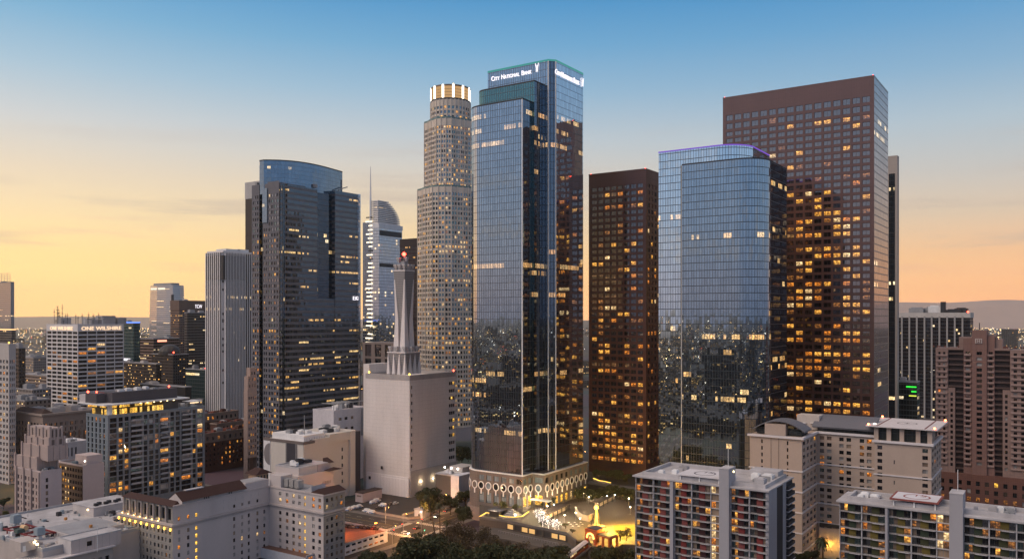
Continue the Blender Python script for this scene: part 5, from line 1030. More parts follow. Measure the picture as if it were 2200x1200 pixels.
# ================================================================== foreground buildings
def deco():
    st = plain('deco_stone', (.40, .315, .29), .8, .08, .16, 0, 0); pk = plain('pink_plaster', (.50, .41, .40), .85, .06, .16); dkr = plain('dark_roof', (.13, .125, .135), .9)
    b = Bld('art_deco_building', 'pinkish art deco building with a stepped, buttressed crown and a blank side wall', 'office block', 87, 425)
    yl, xr, zt = b.y(34.5), b.x(132.5), b.z(1012); p = 3.32
    rows = [(zt-3.8-k*p-2.1, zt-3.8-k*p) for k in range(9)][::-1]
    b.wall((0, yl), (0, 0), 0, zt, [q for k in range(3) for q in spans(.6+k*(yl-2.2)/3, .2+(k+1)*(yl-2.2)/3, 2, .45)], rows, st, .5, (('dark', 4), ('brown', 3)), .06, (('orange', 2), ('dim', 2)))
    b.wall((0, 0), (xr, 0), 0, zt, [(2.6, 3.9)], rows, pk, .35, (('dark', 3), ('tan', 1)), .1, name='side_wall')
    for k in range(4): y = (yl-2.)*k/3+1.4; m = MB(); m.box(-.7, .1, y-.7, y+.7, 0, zt-.6+(1.2 if k else 0)); b.part('buttress', st, m)
    b.prism('core', dkr, [(0, yl), (0, 0), (xr, 0), (xr, yl)], 0, zt-.6, skip=(0, 1)); b.parapet([(0, yl), (0, 0), (xr, 0), (xr, yl)], zt-.6, zt+.1, pk, .4); b.finish(100)
    b.units(12, 2, xr-2, .8, 6, zt-.6, (GREYM, plain('blue_unit', (.12, .16, .2), .6), DARKM), 1, 2.4, .8, 1.8)
    # stepped tower
    Z = lambda py, x, y: b.z(py, x, y)
    A = (b.y(38, 2), b.y(76, 2)); zA = Z(975, 2, A[0]); B = (b.y(50, 3.5), b.y(112, 3.5)); zB = Z(934, 4, B[0]); Cc = (b.y(58, 4.5), b.y(103, 4.5)); zC = Z(913, 5, Cc[0])
    def tier(x0, x1, y0, y1, z0, z1, nb, win=True):
        lo, hi = min(y0, y1), max(y0, y1); b.box('tower_tier', st, x0, x1, lo, hi, z0, z1)
        for k in range(nb+1):
            y = lo+(hi-lo)*k/nb; b.box('buttress', st, x0-.55, x0+.1, y-.55, y+.55, z0, z1+.9*(1 if k in (0, nb) else .4)); x = x0+(x1-x0)*k/nb; b.box('buttress', st, x-.5, x+.5, lo-.5, lo+.1, z0, z1+.9*(1 if k in (0, nb) else .4))
        if win:
            for k in range(nb):
                y = lo+(hi-lo)*(k+.5)/nb; b.box('louvre', plain('louvre_brown', (.13, .10, .095), .7, .1, .1, .4, .5), x0-.08, x0+.05, y-.6, y+.6, z0+.22*(z1-z0), z0+.85*(z1-z0)); x = x0+(x1-x0)*(k+.5)/nb; b.box('louvre', plain('louvre_brown', (0, 0, 0)), x-.7, x+.7, lo-.08, lo+.05, z0+.2*(z1-z0), z0+.86*(z1-z0))
    tier(1., 11, A[1]-4, A[0], zt-2, zA, 3, False); tier(2.6, 12, B[1]+2, B[0]-1, zA-1, zA+(zB-zA)*.62, 3, False); tier(3.8, 11.5, B[1]+3.4, B[0]-2.2, zA+(zB-zA)*.6, zB, 2); tier(4.8, 10.6, B[1]+4.4, B[0]-3.4, zB-.5, zC, 3)
    w = Bld('office_block', 'brown courtyard block with rows of lit windows and a blank pink end wall', 'office block', 178, 452)
    yl, xr, zt = w.y(126), w.x(224), w.z(1000); bw = plain('brown_facade', (.17, .115, .08), .8); p = 3.3; rows = [(zt-2.2-k*p-1.9, zt-2.2-k*p) for k in range(8)][::-1]
    w.wall((0, yl), (0, 0), 0, zt, spans(.4, yl-.4, 9, .68), rows, bw, .4, (('dark', 3), ('brown', 3)), lambda i, j: .72 if i < 4 else .04, (('pale', 4), ('yellow', 3)))
    w.wall((0, 0), (xr, 0), 0, zt, [], [], pk, name='end_wall'); w.prism('core', dkr, [(0, yl), (0, 0), (xr, 0), (xr, yl)], 0, zt-.6, skip=(0, 1)); w.parapet([(0, yl), (0, 0), (xr, 0), (xr, yl)], zt-.6, zt+.2, pk, .4); w.finish(72)
    w.box('penthouse', pk, 4, 13, yl*.15, yl*.6, zt-.6, zt+4.4); w.units(8, 1, xr-2, 1, yl-2, zt-.6, (GREYM, plain('blue_unit', (0, 0, 0)), WHITEM), 1, 2.2, .8, 1.8); w.box('roof_lamp', COOLW, 2.6, 3, yl*.12, yl*.12+.4, zt+1.6, zt+2.1)
    w = Bld('low_block', 'low white building with dark slit windows behind the art deco tower', 'annex', 130, 515); yl, xr, zt = w.y(124), w.x(190), w.z(953); wh = plain('white_low', (.62, .58, .6), .8)
    w.wall((0, 0), (xr, 0), 0, zt, spans(1, xr*.62, 4, .42), [(zt-8.5, zt-3)], wh, .5, (('dark', 1),), 0); w.prism('core', WROOF, rect(0, xr, 0, 18), 0, zt-.5, skip=(1,)); w.parapet(rect(0, xr, 0, 18), zt-.5, zt+.5, wh); w.units(5, 2, xr-2, 2, 14, zt-.5, (WHITEM, GREYM), 1.5, 3); w.finish()
deco()
def beaux():
    b = Bld('terminal_building', 'cream U-shaped old office building with brown tiled roofs and uplit columns at its left end', 'office block', 371, 352)
    cr = plain('cream_plaster', (.50, .44, .425), .85, .05, .12); gs = plain('grey_stone', (.27, .25, .235), .85, .14, .16, 0, 3.2, .1); tl = plain('roof_tile', (.055, .026, .022), .8, .25, .15, .5, 0, .1, noise=2.); co = plain('cornice_stone', (.46, .40, .385), .85)
    zc = b.z(1127); yl = b.y(257); x1 = b.x(578); y2 = b.y(695, x1); x2 = b.x(741, y2); p = 3.22
    pn = (('dark', 4), ('sky', 3), ('blind', 5), ('tan', 2)); lk = (('orange', 3), ('pale', 2), ('dim', 3))
    rows = [(zc-2.7-k*p-1.75, zc-2.7-k*p) for k in range(7)][::-1]; rows = [q for q in rows if q[0] > 0]; up = [(zc+1.5, zc+3.2), (zc+4.4, zc+6.1)]; zu = zc+7.6
    b.wall((0, yl), (0, 0), 0, zc, spans(.5, yl-.5, 14, .5), rows, gs, .35, pn, .07, lk)
    X = lambda px: b.x(px); cl = [(X(a), X(a)+1.15) for a in (382, 402, 419.6, 501, 518, 532.5, 551, 566)]
    b.wall((0, 0), (x1, 0), 0, zu, cl, rows+[(zc+1.2, zc+2.9)], cr, .3, fn=lambda i, j, r: 'bright' if i == 2 else ('orange' if i < 2 and r.random() < .35 else None), panes=pn, lit=.05, litk=lk, name='side_wall')
    W2 = -y2; cl2 = [(W2*t, W2*t+1.7) for t in (.19, .32, .44, .55, .80, .91)]+[(W2*.655, W2*.655+1.)]
    cl2.sort()
    b.wall((x1, 0), (x1, y2), 0, zu, cl2, rows+up, cr, .3, fn=lambda i, j, r: 'bright' if i == 4 else None, panes=pn, lit=.22, litk=lk, name='court_wall')
    b.wall((x1, y2), (x2, y2), 0, zu, spans(.8, x2-x1-.6, 4, .5), rows+up, gs, .35, pn, .08, lk, name='end_wall')
    # set-back upper storeys of the left wing (large studio windows)
    xs = X(455); cl3 = [(X(a)-X(455)+.0, X(a)-X(455)+1.9) for a in (456, 472, 484, 498, 515, 532, 548, 567)]
    b.wall((xs, -.12), (x1, -.12), zc+.3, zu, cl3[:7], up, cr, .25, (('sky', 3), ('dark', 8), ('tan', 1)), .1, lk, name='studio_wall')
    b.prism('left_wing', cr, [(.6, yl), (.6, .5), (x1+12, .5), (x1+12, yl)], 0, zc, skip=(0, 1)); b.prism('wing_storey', cr, [(8.5, 14), (8.5, .4), (x1, .4), (x1, 14)], zc, zu); b.prism('right_wing', cr, [(x1+.6, .6), (x1+.6, y2+.4), (x2, y2+.4), (x2, .6)], 0, zu, skip=(0, 1)); b.finish(100)
    # cornice band all along
    o, i = [(-.9, yl+.9), (-.9, -.9), (x1-.9, -.9), (x1-.9, y2-.9), (x2+.5, y2-.9)], [(.4, yl), (.4, .3), (x1+.4, .3), (x1+.4, y2+.3), (x2, y2+.3)]
    for z0, z1, k in ((zc-.55, zc+.25, 1.), (zc-1.6, zc-1.3, .5), (zu-.2, zu+.5, .55)):
        m = MB()
        for q in range(4):
            a, c, e, f = [(i[t][0]+(o[t][0]-i[t][0])*k, i[t][1]+(o[t][1]-i[t][1])*k) for t in (q, q+1)]+[i[q], i[q+1]]
            if z0 > zc+2 and q == 0: continue
            m.face([(*a, z0), (*c, z0), (*c, z1), (*a, z1)]); m.face([(*a, z1), (*c, z1), (*f, z1), (*e, z1)]); m.face([(*c, z0), (*a, z0), (*e, z0), (*f, z0)])
        b.part('cornice', co, m)
    # colonnade storey at the left end with uplights
    zl = b.z(1087, 1.5, 2); xk = b.x(398, 1.5)
    b.wall((1.5, yl-1.), (1.5, 1.5), zc+.25, zl, spans(1, yl-3.4, 8, .55), [(zc+1.2, zl-1.2)], gs, .5, (('dark', 1),), 0, name='colonnade_wall'); b.wall((1.5, 1.5), (xk, 1.5), zc+.25, zl, spans(.6, xk-2.2, 2, .5), [(zc+1.2, zl-1.2)], gs, .5, (('dark', 1), ('blind', 1)), 0, name='colonnade_side'); b.prism('colonnade_core', gs, rect(1.5, xk, 1.5, yl-1), zc+.2, zl, skip=(0, 1))
    up_e = emit('uplight', (1, .62, .2), 16.)
    for k in range(8):
        y = yl-1.-(yl-3.4)*k/8-.6; m = MB(); m.lathe((.95, y, zc+.3), [(.42, 0), (.36, .5), (.33, zl-zc-1.2), (.5, zl-zc-.5)], 8); c_ = b.part('column', co, m)
        if k < 7: m = MB(); m.box(.1, .34, y-.13, y+.13, zc+.3, zc+.5); b.part('uplight', up_e, m, c_)
    for k in range(10): y = yl-.6-(yl-1.2)*k/9; m = MB(); m.lathe((-.75, y, zc-2.5), [(.12, 0), (.36, .3), (.36, .95), (.12, 1.25)], 8); b.part('wall_lantern', emit('lantern', (1, .55, .07), 5.), m)
    def hip(x0, x1_, ya, yb_, z, h, ridge='y', ov=.9, name='tiled_roof'):
        lo, hi = min(ya, yb_)-ov, max(ya, yb_)+ov; x0 -= ov; x1_ += ov; m = MB(); B = [(x0, lo, z), (x1_, lo, z), (x1_, hi, z), (x0, hi, z)]
        if ridge == 'y': xm = (x0+x1_)/2; T = [(xm-.1, lo+2, z+h), (xm+.1, lo+2, z+h), (xm+.1, hi-2, z+h), (xm-.1, hi-2, z+h)]
        else: ym = (lo+hi)/2; T = [(x0+.4, ym-.1, z+h), (x1_-.4, ym-.1, z+h), (x1_-.4, ym+.1, z+h), (x0+.4, ym+.1, z+h)]
        m.hull8(B, T); return b.part(name, tl, m)
    hip(1.5, xk-1, 1.5, yl-1, zl, 1.8)
    # gabled long roof over the left wing
    xa, xb_ = b.x(393), b.x(528); zr = zu+1.6; b.box('attic_wall', cr, xa, x1, .2, 8.5, zu, zr); m = MB()
    m.hull8([(xa-.6, -1.1, zr), (xb_, -1.1, zr), (xb_, 9.5, zr), (xa-.6, 9.5, zr)], [(xa-.5, 4.1, zr+3.3), (xb_, 4.1, zr+3.3), (xb_, 4.3, zr+3.3), (xa-.5, 4.3, zr+3.3)]); b.part('tiled_roof', tl, m)
    m = MB(); m.face([(xa-.75, -.6, zr-.2), (xa-.75, 4.2, zr+2.9), (xa-.75, 9, zr-.2)][::-1]); m.face([(xa-.75, -.6, zr-.2), (xa-.75, 9, zr-.2), (xa-.75, 9, zu), (xa-.75, -.6, zu)][::-1]); b.part('gable', cr, m)
    b.box('skylight', WROOF, xa+4, xa+13, 3.6, 5.4, zr+3.1, zr+3.5); b.box('attic_block', cr, xb_, x1, .2, 9, zr, zr+2.1); b.box('roof_deck', ROOF, xb_+.5, x1-.5, .8, 8.5, zr+2.05, zr+2.25)
    for px in (439, 443.5, 448, 492, 496.5): x = b.x(px); b.box('attic_window', WIN['dark'], x, x+.5, .1, .24, zr-1.2, zr+.2)
    # right wing roofs
    xq = x1+.5; b.box('stair_block', cr, xq, xq+7, -7.6, .2, zu, zu+5.6); b.box('roof_deck', ROOF, x1+.8, x2-.6, y2+1.5, -7.6, zu, zu+.3); 
    for k in range(3): b.box('cooling_tower', plain('cooling_frame', (.34, .32, .31), .6, .2, .1, .6, .6, .1), xq+1.2, xq+4.4, -11.-k*3.6, -8.2-k*3.6, zu+.9, zu+4.4)
    hip(x1+1, x2-.4, y2+.4, y2+7.5, zu+.5, 2., 'x'); m = MB(); m.face([(x1+.5, y2+8, zu+.4), (x1+.5, y2+13, zu+.4), (x1+.5, y2+8.4, zu+3.2)][::-1]); m.face([(x1+.5, y2+8, zu+.4), (x1+.5, y2+8.4, zu+3.2), (x1+9, y2+8.4, zu+3.2), (x1+9, y2+8, zu+.4)]); m.face([(x1+.5, y2+8.4, zu+3.2), (x1+.5, y2+13, zu+.4), (x1+9, y2+13, zu+.4), (x1+9, y2+8.4, zu+3.2)]); b.part('white_gable', WROOF, m)
    for k in range(6):
        z = up[1][0]-k*p-.6; m = MB(); m.box(x2-4.6, x2-2.2, y2-1.3, y2-.05, z-.12, z); mr = m; m.ring([(x2-4.6, y2-.05), (x2-4.6, y2-1.3), (x2-2.2, y2-1.3), (x2-2.2, y2-.05)], [(x2-4.5, y2-.15), (x2-4.5, y2-1.2), (x2-2.3, y2-1.2), (x2-2.3, y2-.15)], z+.85, z+.98); b.part('fire_escape', GREYM, m)
    # rear third wing
    xr0, yr0, yr1 = b.x(640, 6), b.y(716, x1+26), 10.; xr0 = x1+24; ya = b.y(603, xr0); zq = zu+.6
    b.wall((xr0, ya), (xr0, yr0+.0), 10, zq+2, [], [], cr, name='rear_wall') if False else None
    xw = b.x(716, -6.); cr_cl = spans(16, xw-xr0+12-1.5, 7, .55)
    b.wall((xr0-12, -6.), (xw, -6.), 10, zu+3.5, cr_cl, up, cr, .3, (('sky', 4), ('dark', 4), ('blind', 3)), .12, (('yellow', 3), ('orange', 2)), name='rear_wing_wall'); b.prism('rear_wing', cr, rect(xr0-12, xw, -6, 13), 0, zu+3.5, skip=(1,)); b.box('rear_attic', plain('pink_attic', (.46, .37, .36), .85), xr0+2, xw-1, -5, 6, zu+3.5, zu+7); b.finish()
    m = MB(); m.hull8([(xr0+9, -6.2, zu+7), (xw+.6, -6.2, zu+7), (xw+.6, -1, zu+7), (xr0+9, -1, zu+7)], [(xr0+9, -1.4, zu+9), (xw+.6, -1.4, zu+9), (xw+.6, -1, zu+9), (xr0+9, -1, zu+9)]); b.part('tiled_roof', tl, m); b.box('roof_block', cr, xr0-10, xr0+9, -4.6, 12, zu+3.5, zu+6.6); b.parapet(rect(xr0-10, xr0+9, -4.6, 12), zu+6.5, zu+7.2, WROOF, .5); b.box('roof_deck', ROOF, xr0-9.4, xr0+8.4, -4, 11.4, zu+6.6, zu+6.75)
    b.units(7, xr0-8, xr0+6, -2, 8, zu+7.2, (DARKM, GREYM, WHITEM), 1.5, 4, 1, 2.4); hip(xr0-24, xr0-16, 9, 16, zu+4.6, 2.4); b.box('pavilion', plain('pavilion_tan', (.45, .3, .2), .8), xr0-23.4, xr0-16.6, 9.4, 15.6, zu, zu+4.6); hip(xw-5, xw+2.2, -9, -6.4, zu+3.8, 1.2)  # pavilion walls in mottled warm tan
    for k in range(4): x = xr0-23+k*1.8; b.box('lit_window', WIN['bright'], x, x+.9, 9.2, 9.38, zu+1.6, zu+3.8)
    # terrace with string lights
    g = thing('string_lights', 'golden string lights hung over the rooftop terrace of the cream building', 'string lights', b.w(6.5, 14)+(zc+.4,), b.a)
    L_ = MB(); wv = MB(); rg = random.Random(3)
    for r in range(5):
        x0, z0 = 2.4+r*3.2, 3.4; pts = [(x0, -10+20*t/12, z0-1.1*sin(pi*((t % 6)/6))) for t in range(13)]; wv.tube(pts, .03, 3)
        for q in range(26): t = q/26*12; k = int(t); f = t-k; a, c = pts[k], pts[k+1]; pz = a[2]+(c[2]-a[2])*f; yy = a[1]+(c[1]-a[1])*f; L_.box(x0-.09, x0+.09, yy-.09, yy+.09, pz-.24, pz-.06)
    wv.build('wire', DARKM, g); lo = L_.build('bulbs', emit('string_bulb', (1, .6, .2), 22.), g); lo['kind'] = 'stuff'
    for r in range(5):
        for s in (-10, 0, 10): m = MB(); m.tube([(2.4+r*3.2, s, 0), (2.4+r*3.2, s, 3.5)], .07, 4); m.build('post', DARKM, g)
    return b, zc, yl, x1
BX, bxz, bxyl, bx1 = beaux()
def near_roofs():
    b = Bld('flat_roofed_building', 'low building with a big cluttered white roof in the bottom left corner', 'commercial building', 245, 335)
    wl = plain('stained_plaster', (.45, .395, .37), .85, .1, .28); gs = plain('old_facade', (.34, .30, .28), .85, .1, .15); dk = plain('wet_roof', (.30, .295, .31), .6, .2, .35, noise=.3); rd = plain('red_steel', (.20, .035, .035), .6)
    z = 20.; P = lambda px, py, zz=z: (lambda g: ((g[0]-b.o[0])*b.R[0]+(g[1]-b.o[1])*b.R[1], (g[0]-b.o[0])*b.L[0]+(g[1]-b.o[1])*b.L[1]))(gnd(px, py, zz))
    x0 = P(220, 1138)[0]; y0 = P(243, 1145)[1]; far_x = P(35, 1122)[0]; 
    pts = [P(35, 1122), P(140, 1092), P(200, 1075), P(262, 1086), P(243, 1145)]
    xs, ys = [p[0] for p in pts], [p[1] for p in pts]
    xn, xf, yn, yf = min(xs)-16, P(200, 1075)[0], P(243, 1146)[1], max(ys)+3
    zf = z
    o = rect(xn, xf, yn, yf); b.prism('block', wl, o, 0, zf-.4, top=False); b.prism('roof', WROOF, inset(o, .2), zf-.6, zf-.4); b.parapet(o, zf-.9, zf+.5, plain('grey_parapet', (.36, .355, .37), .85), .5)
    # raised roof section with its long white side, and a stained lower deck
    a, c = P(72, 1120, z+1.6), P(148, 1144, z+1.6); 
    rx0, ry0 = P(150, 1152, z+1.)[0], P(150, 1152, z+1.)[1]; b.box('raised_roof', plain('raised_white', (.46, .42, .41), .85, .1, .3), rx0, rx0+24, ry0, ry0+22, zf-.4, zf+1.5); b.box('raised_deck', dk, rx0+.8, rx0+23.2, ry0+.8, ry0+21.2, zf+1.45, zf+1.62)
    pa = P(205, 1088, z+2); b.box('upper_block', plain('raised_white', (0, 0, 0)), pa[0]-6, pa[0]+16, pa[1]-9, pa[1]+9, zf-.4, zf+3.6); b.box('upper_roof', WROOF, pa[0]-6.3, pa[0]+16.3, pa[1]-9.3, pa[1]+9.3, zf+3.6, zf+3.9)
    for k in range(7): b.box('condenser', DARKM, pa[0]-4+k*2.4, pa[0]-2.4+k*2.4, pa[1]-7+(k % 2)*1.6, pa[1]-5.4+(k % 2)*1.6, zf+3.9, zf+5.1)
    def lampat(px, py, zz, r=.22): q = P(px, py, zz); b.box('roof_lamp', WARM, q[0]-r, q[0]+r, q[1]-r, q[1]+r, zz-r, zz+r); return q
    # penthouse with the dark window facing the viewer's right
    q = P(153, 1186, z-2); x9 = q[0]; y9 = q[1]; L = 21.
    b.wall((x9, y9), (x9+L, y9), zf-3.2, zf+2.4, [(6.4, 8.6)], [(zf-1.0, zf+1.)], plain('panel_plaster', (.50, .43, .41), .85, .05, .1, 3.2, 0, .1), .3, (('dark', 1),), 0, name='penthouse_wall'); b.prism('penthouse', WROOF, rect(x9, x9+L, y9, y9+10), zf-3.2, zf+2.4, skip=(1,)); b.parapet(rect(x9, x9+L, y9, y9+10), zf+2.4, zf+2.8, plain('grey_parapet', (0, 0, 0)), .4); b.finish()
    q = P(20, 1176, z); b.box('lift_room', wl, q[0], q[0]+7, q[1]-9, q[1], zf-.4, zf+3.4); b.box('door', WHITEM, q[0]+.8, q[0]+1.9, q[1]-9.06, q[1]-8.9, zf-.3, zf+1.9)
    # red steel frame with cooling units
    q = P(20, 1135, z+1)
    for k in range(2): b.box('steel_beam', rd, q[0]-2+k*9, q[0]-1.4+k*9, q[1]-24, q[1]+1, zf+1, zf+1.6)
    for k in range(4): b.box('steel_beam', rd, q[0]-1.4, q[0]+7, q[1]-23+k*7.6, q[1]-22.4+k*7.6, zf+1.02, zf+1.58)
    for k in range(6): b.box('steel_post', rd, q[0]-1.9+(k % 2)*9, q[0]-1.5+(k % 2)*9, q[1]-22+(k//2)*10, q[1]-21.6+(k//2)*10, zf-.4, zf+1)
    un = plain('blue_grey_unit', (.25, .30, .34), .5)
    for px, py, w, h in ((21, 1118, 3.4, 3.2), (72, 1144, 3.2, 2.8), (30, 1139, 3, 1.2)): r = P(px, py+4, z+1.6); m = MB(); m.box(r[0], r[0]+w, r[1]-w, r[1], zf+1.6, zf+1.6+h); m.box(r[0]+.3, r[0]+w-.3, r[1]-w+.3, r[1]-.3, zf+1.6+h, zf+1.9+h); b.part('cooling_unit', un if h > 2 else plain('green_unit', (.07, .10, .09), .6), m)
    r = P(52, 1132, z+2.5); m = MB(); m.tube([(r[0], r[1]+1.6, zf+2.5), (r[0], r[1]-1.6, zf+2.5)], 1.1, 12); b.part('tank', plain('cream_tank', (.6, .40, .22), .6), m)
    m = MB(); r = P(0, 1122, z+3); m.lathe((r[0], r[1], zf-.4), [(1.2, 0), (1.2, 3.6), (.1, 4.2)], 14); b.part('tank', plain('white_tank', (.6, .62, .6), .6), m)
    b.units(22, rx0-6, rx0+30, yn+2, ry0-1, zf-.4, (GREYM, WHITEM, DARKM, un), .8, 2.2, .5, 1.4); b.units(16, rx0+22, pa[0]+12, ry0-8, pa[1]-10, zf-.4, (GREYM, WHITEM, DARKM), .8, 2.4, .5, 1.5); b.units(12, rx0-14, rx0, ry0-2, ry0+24, zf-.4, (GREYM, WHITEM, wl), .8, 2, .4, 1.1)
    rgu = random.Random(77)
    for k in range(120):
        px, py = rgu.uniform(4, 246), rgu.uniform(1086, 1158)
        if py < 1124-(px-35)*.29 or py > 1150 and px > 140 or 95 < px < 235 and 1108 < py < 1146: continue
        r = P(px, py); w, d, h = rgu.uniform(.5, 2.2), rgu.uniform(.5, 1.8), rgu.uniform(.4, 1.6); m = MB(); m.box(r[0], r[0]+w, r[1], r[1]+d, zf-.4, zf+h)
        if h > 1: m.box(r[0]+.15, r[0]+w-.15, r[1]+.15, r[1]+d-.15, zf+h, zf+h+.15)
        b.part('rooftop_unit', rgu.choice((GREYM, WHITEM, DARKM, un, wl)), m)
    for k in range(8):
        r = P(rgu.uniform(20, 230), rgu.uniform(1095, 1150)); m = MB(); L = rgu.uniform(6, 16); m.box(r[0], r[0]+(L if k % 2 else .5), r[1], r[1]+(.5 if k % 2 else L), zf-.4, zf-.02); b.part('roof_duct', rgu.choice((DARKM, GREYM)), m)
    for k in range(9):
        r = P(60+k*22, 1110+(k % 4)*14, z); m = MB(); m.tube([(r[0], r[1], zf), (r[0], r[1], zf+1.4)], .12, 5); b.part('vent_pipe', GREYM, m)
    r = P(209, 1174, z); m = MB(); m.tube([(r[0], r[1], zf-2), (r[0], r[1], zf+9)], .13, 6); b.part('flagpole', WHITEM, m)
    for k in range(3):
        m = MB(); A = (rx0+2+k*9, ry0-2.5-k, zf+.2); m.tube([A, (A[0]+18, A[1]+.6, zf+.25), (A[0]+18.3, A[1]-5, zf+.25)], .14, 5); b.part('roof_pipe', plain('pipe_grey', (.2, .2, .22), .6), m)
    lampat(189, 1094, z+2.4, .3); b.lamp = (P(80, 1168, z+1.5)); lampat(80, 1168, z+2.4, .35)
    for k, (px, py) in enumerate(((140, 1114), (194, 1130))): r = P(px, py, z+2.2); b.box('roof_hatch', plain('orange_hatch', (.45, .2, .06), .7), r[0], r[0]+1, r[1], r[1]+1, zf+1.6, zf+2.8)
    # lower front facade at the frame's bottom edge
    q1 = P(74, 1200, z-3.5); b.wall((x9-18, y9-.9), (x9+17, y9-.9), 0, zf-3.2, spans(1, 34, 11, .55), [(zf-9.5, zf-6.4), (zf-14.4, zf-11)], gs, .4, (('dark', 3), ('sky', 2), ('blind', 2)), .03, name='front_facade'); b.box('front_ledge', plain('pale_ledge', (.55, .5, .5), .8), x9-18.6, x9+17.6, y9-2, y9+.3, zf-3.2, zf-2.7); b.box('lower_roof', WROOF, x9-18, x9+17, y9-.6, y9+14, zf-4, zf-3.1); b.finish(40)
    return b, zf, P
NR, nrz, nrP = near_roofs()

# ================================================================== ground, streets, plaza
G0 = gnd(893, 1137)                        # street crossing
def GL(x, y, z=0.): return (G0[0]+x*RD[0]+y*LD[0], G0[1]+x*RD[1]+y*LD[1], z)
def gxy(px, py, z=0.):
    p = gnd(px, py, z); return ((p[0]-G0[0])*RD[0]+(p[1]-G0[1])*RD[1], (p[0]-G0[0])*LD[0]+(p[1]-G0[1])*LD[1])
def sheet(name, pts, z, mat, local=True, kind='structure', thick=0.):
    m = MB(); q = [GL(*p)[:2] if local else p for p in pts]
    area = sum(q[k][0]*q[(k+1) % len(q)][1]-q[(k+1) % len(q)][0]*q[k][1] for k in range(len(q)))
    if area < 0: q = q[::-1]
    if thick: m.prism(q, z-thick, z)
    else: m.face([(*p, z) for p in q], [p for p in q])
    return tag(m.build(name, mat), kind=kind)
ASPH = plain('asphalt', (.05, .045, .042), .8, .2, .3, noise=.4); PAVE = plain('pavement_concrete', (.15, .135, .125), .85, .1, .2, 2, 2, .06); PLAZA = plain('plaza_paving', (.095, .078, .066), .6, .1, .15, 1.5, 1.5, .06)
def ground_mat():
    m, nt, out = newmat('city_ground'); p = N(nt, 'ShaderNodeBsdfPrincipled', i={'Roughness': .9}); pos = POS(nt)
    v = N(nt, 'ShaderNodeTexVoronoi', distance='CHEBYCHEV', i={'Scale': .014}); nt.links.new(pos, v.inputs['Vector'])
    a = MIX(nt, NOISE(nt, pos, .004, 4), (.045, .042, .04), (.10, .092, .085)); c = MIX(nt, .45, a, v.outputs['Color'], 'MULTIPLY'); nt.links.new(c, p.inputs['Base Color']); nt.links.new(p.outputs[0], out.inputs[0]); return m
sheet('ground', [(26000*cos(2*pi*k/48), 26000*sin(2*pi*k/48)) for k in range(48)], -.05, ground_mat(), False)
W4, W1 = 9., 9.5
sheet('cross_street', [(-400, -W1), (-400, W1), (260, W1), (260, -W1)], .0, ASPH) if False else None
sheet('road', [(-W1, -500), (W1, -500), (W1, 500), (-W1, 500)], .004, ASPH); sheet('side_road', [(W1, -W4), (320, -W4), (320, W4), (W1, W4)], .004, ASPH); sheet('side_road', [(-300, -W4), (-W1, -W4), (-W1, W4), (-300, W4)], .004, ASPH)
for sx in (1, -1):
    for sy in (1, -1):
        X = (W1, 300) if sx > 0 else (-300, -W1); Y = (W4, 300) if sy > 0 else (-300, -W4)
        inx, iny = (W1 if sx > 0 else -W1), (W4 if sy > 0 else -W4)
        pts = [(inx, iny+sy*3), (inx+sx*3, iny), (sx*300, iny), (sx*300, iny+sy*4.2), (inx+sx*4.2, iny+sy*4.2), (inx+sx*4.2, sy*300), (inx, sy*300)]
        sheet('pavement', pts, .13, PAVE, thick=.2)
WP = plain('road_paint', (.62, .58, .52), .7, .2, .2, noise=1.2); YP = plain('road_paint_yellow', (.5, .33, .06), .7, .2, .2)
def bars(name, n, f, mat=WP):
    m = MB()
    for k in range(n):
        q = [GL(*p)[:2] for p in f(k)]; area = sum(q[j][0]*q[(j+1) % 4][1]-q[(j+1) % 4][0]*q[j][1] for j in range(4)); q = q if area > 0 else q[::-1]; m.face([(*p, .012) for p in q], [p for p in q])
    o = m.build(name, mat); o['kind'] = 'structure'; return o
bars('crosswalk', 13, lambda k: [(-W1-4.6, -W4+.6+k*1.4), (-W1-1, -W4+.6+k*1.4), (-W1-1, -W4+1.25+k*1.4), (-W1-4.6, -W4+1.25+k*1.4)]); bars('crosswalk', 13, lambda k: [(W1+1, -W4+.6+k*1.4), (W1+4.6, -W4+.6+k*1.4), (W1+4.6, -W4+1.25+k*1.4), (W1+1, -W4+1.25+k*1.4)])
bars('crosswalk', 14, lambda k: [(-W1+.5+k*1.36, W4+1), (-W1+1.15+k*1.36, W4+1), (-W1+1.15+k*1.36, W4+4.6), (-W1+.5+k*1.36, W4+4.6)]); bars('crosswalk', 14, lambda k: [(-W1+.5+k*1.36, -W4-4.6), (-W1+1.15+k*1.36, -W4-4.6), (-W1+1.15+k*1.36, -W4-1), (-W1+.5+k*1.36, -W4-1)])
for y in (-4.4, 0, 4.4): bars('lane_marking', 16, lambda k: [(W1+7+k*9, y-.09), (W1+(11 if y else 15.9)+k*9, y-.09), (W1+(11 if y else 15.9)+k*9, y+.09), (W1+7+k*9, y+.09)], WP if y else YP)
for x in (-4.6, 0, 4.6): bars('lane_marking', 16, lambda k: [(x-.09, W4+7+k*9), (x+.09, W4+7+k*9), (x+.09, W4+(11 if x else 15.9)+k*9), (x-.09, W4+(11 if x else 15.9)+k*9)], WP if x else YP)
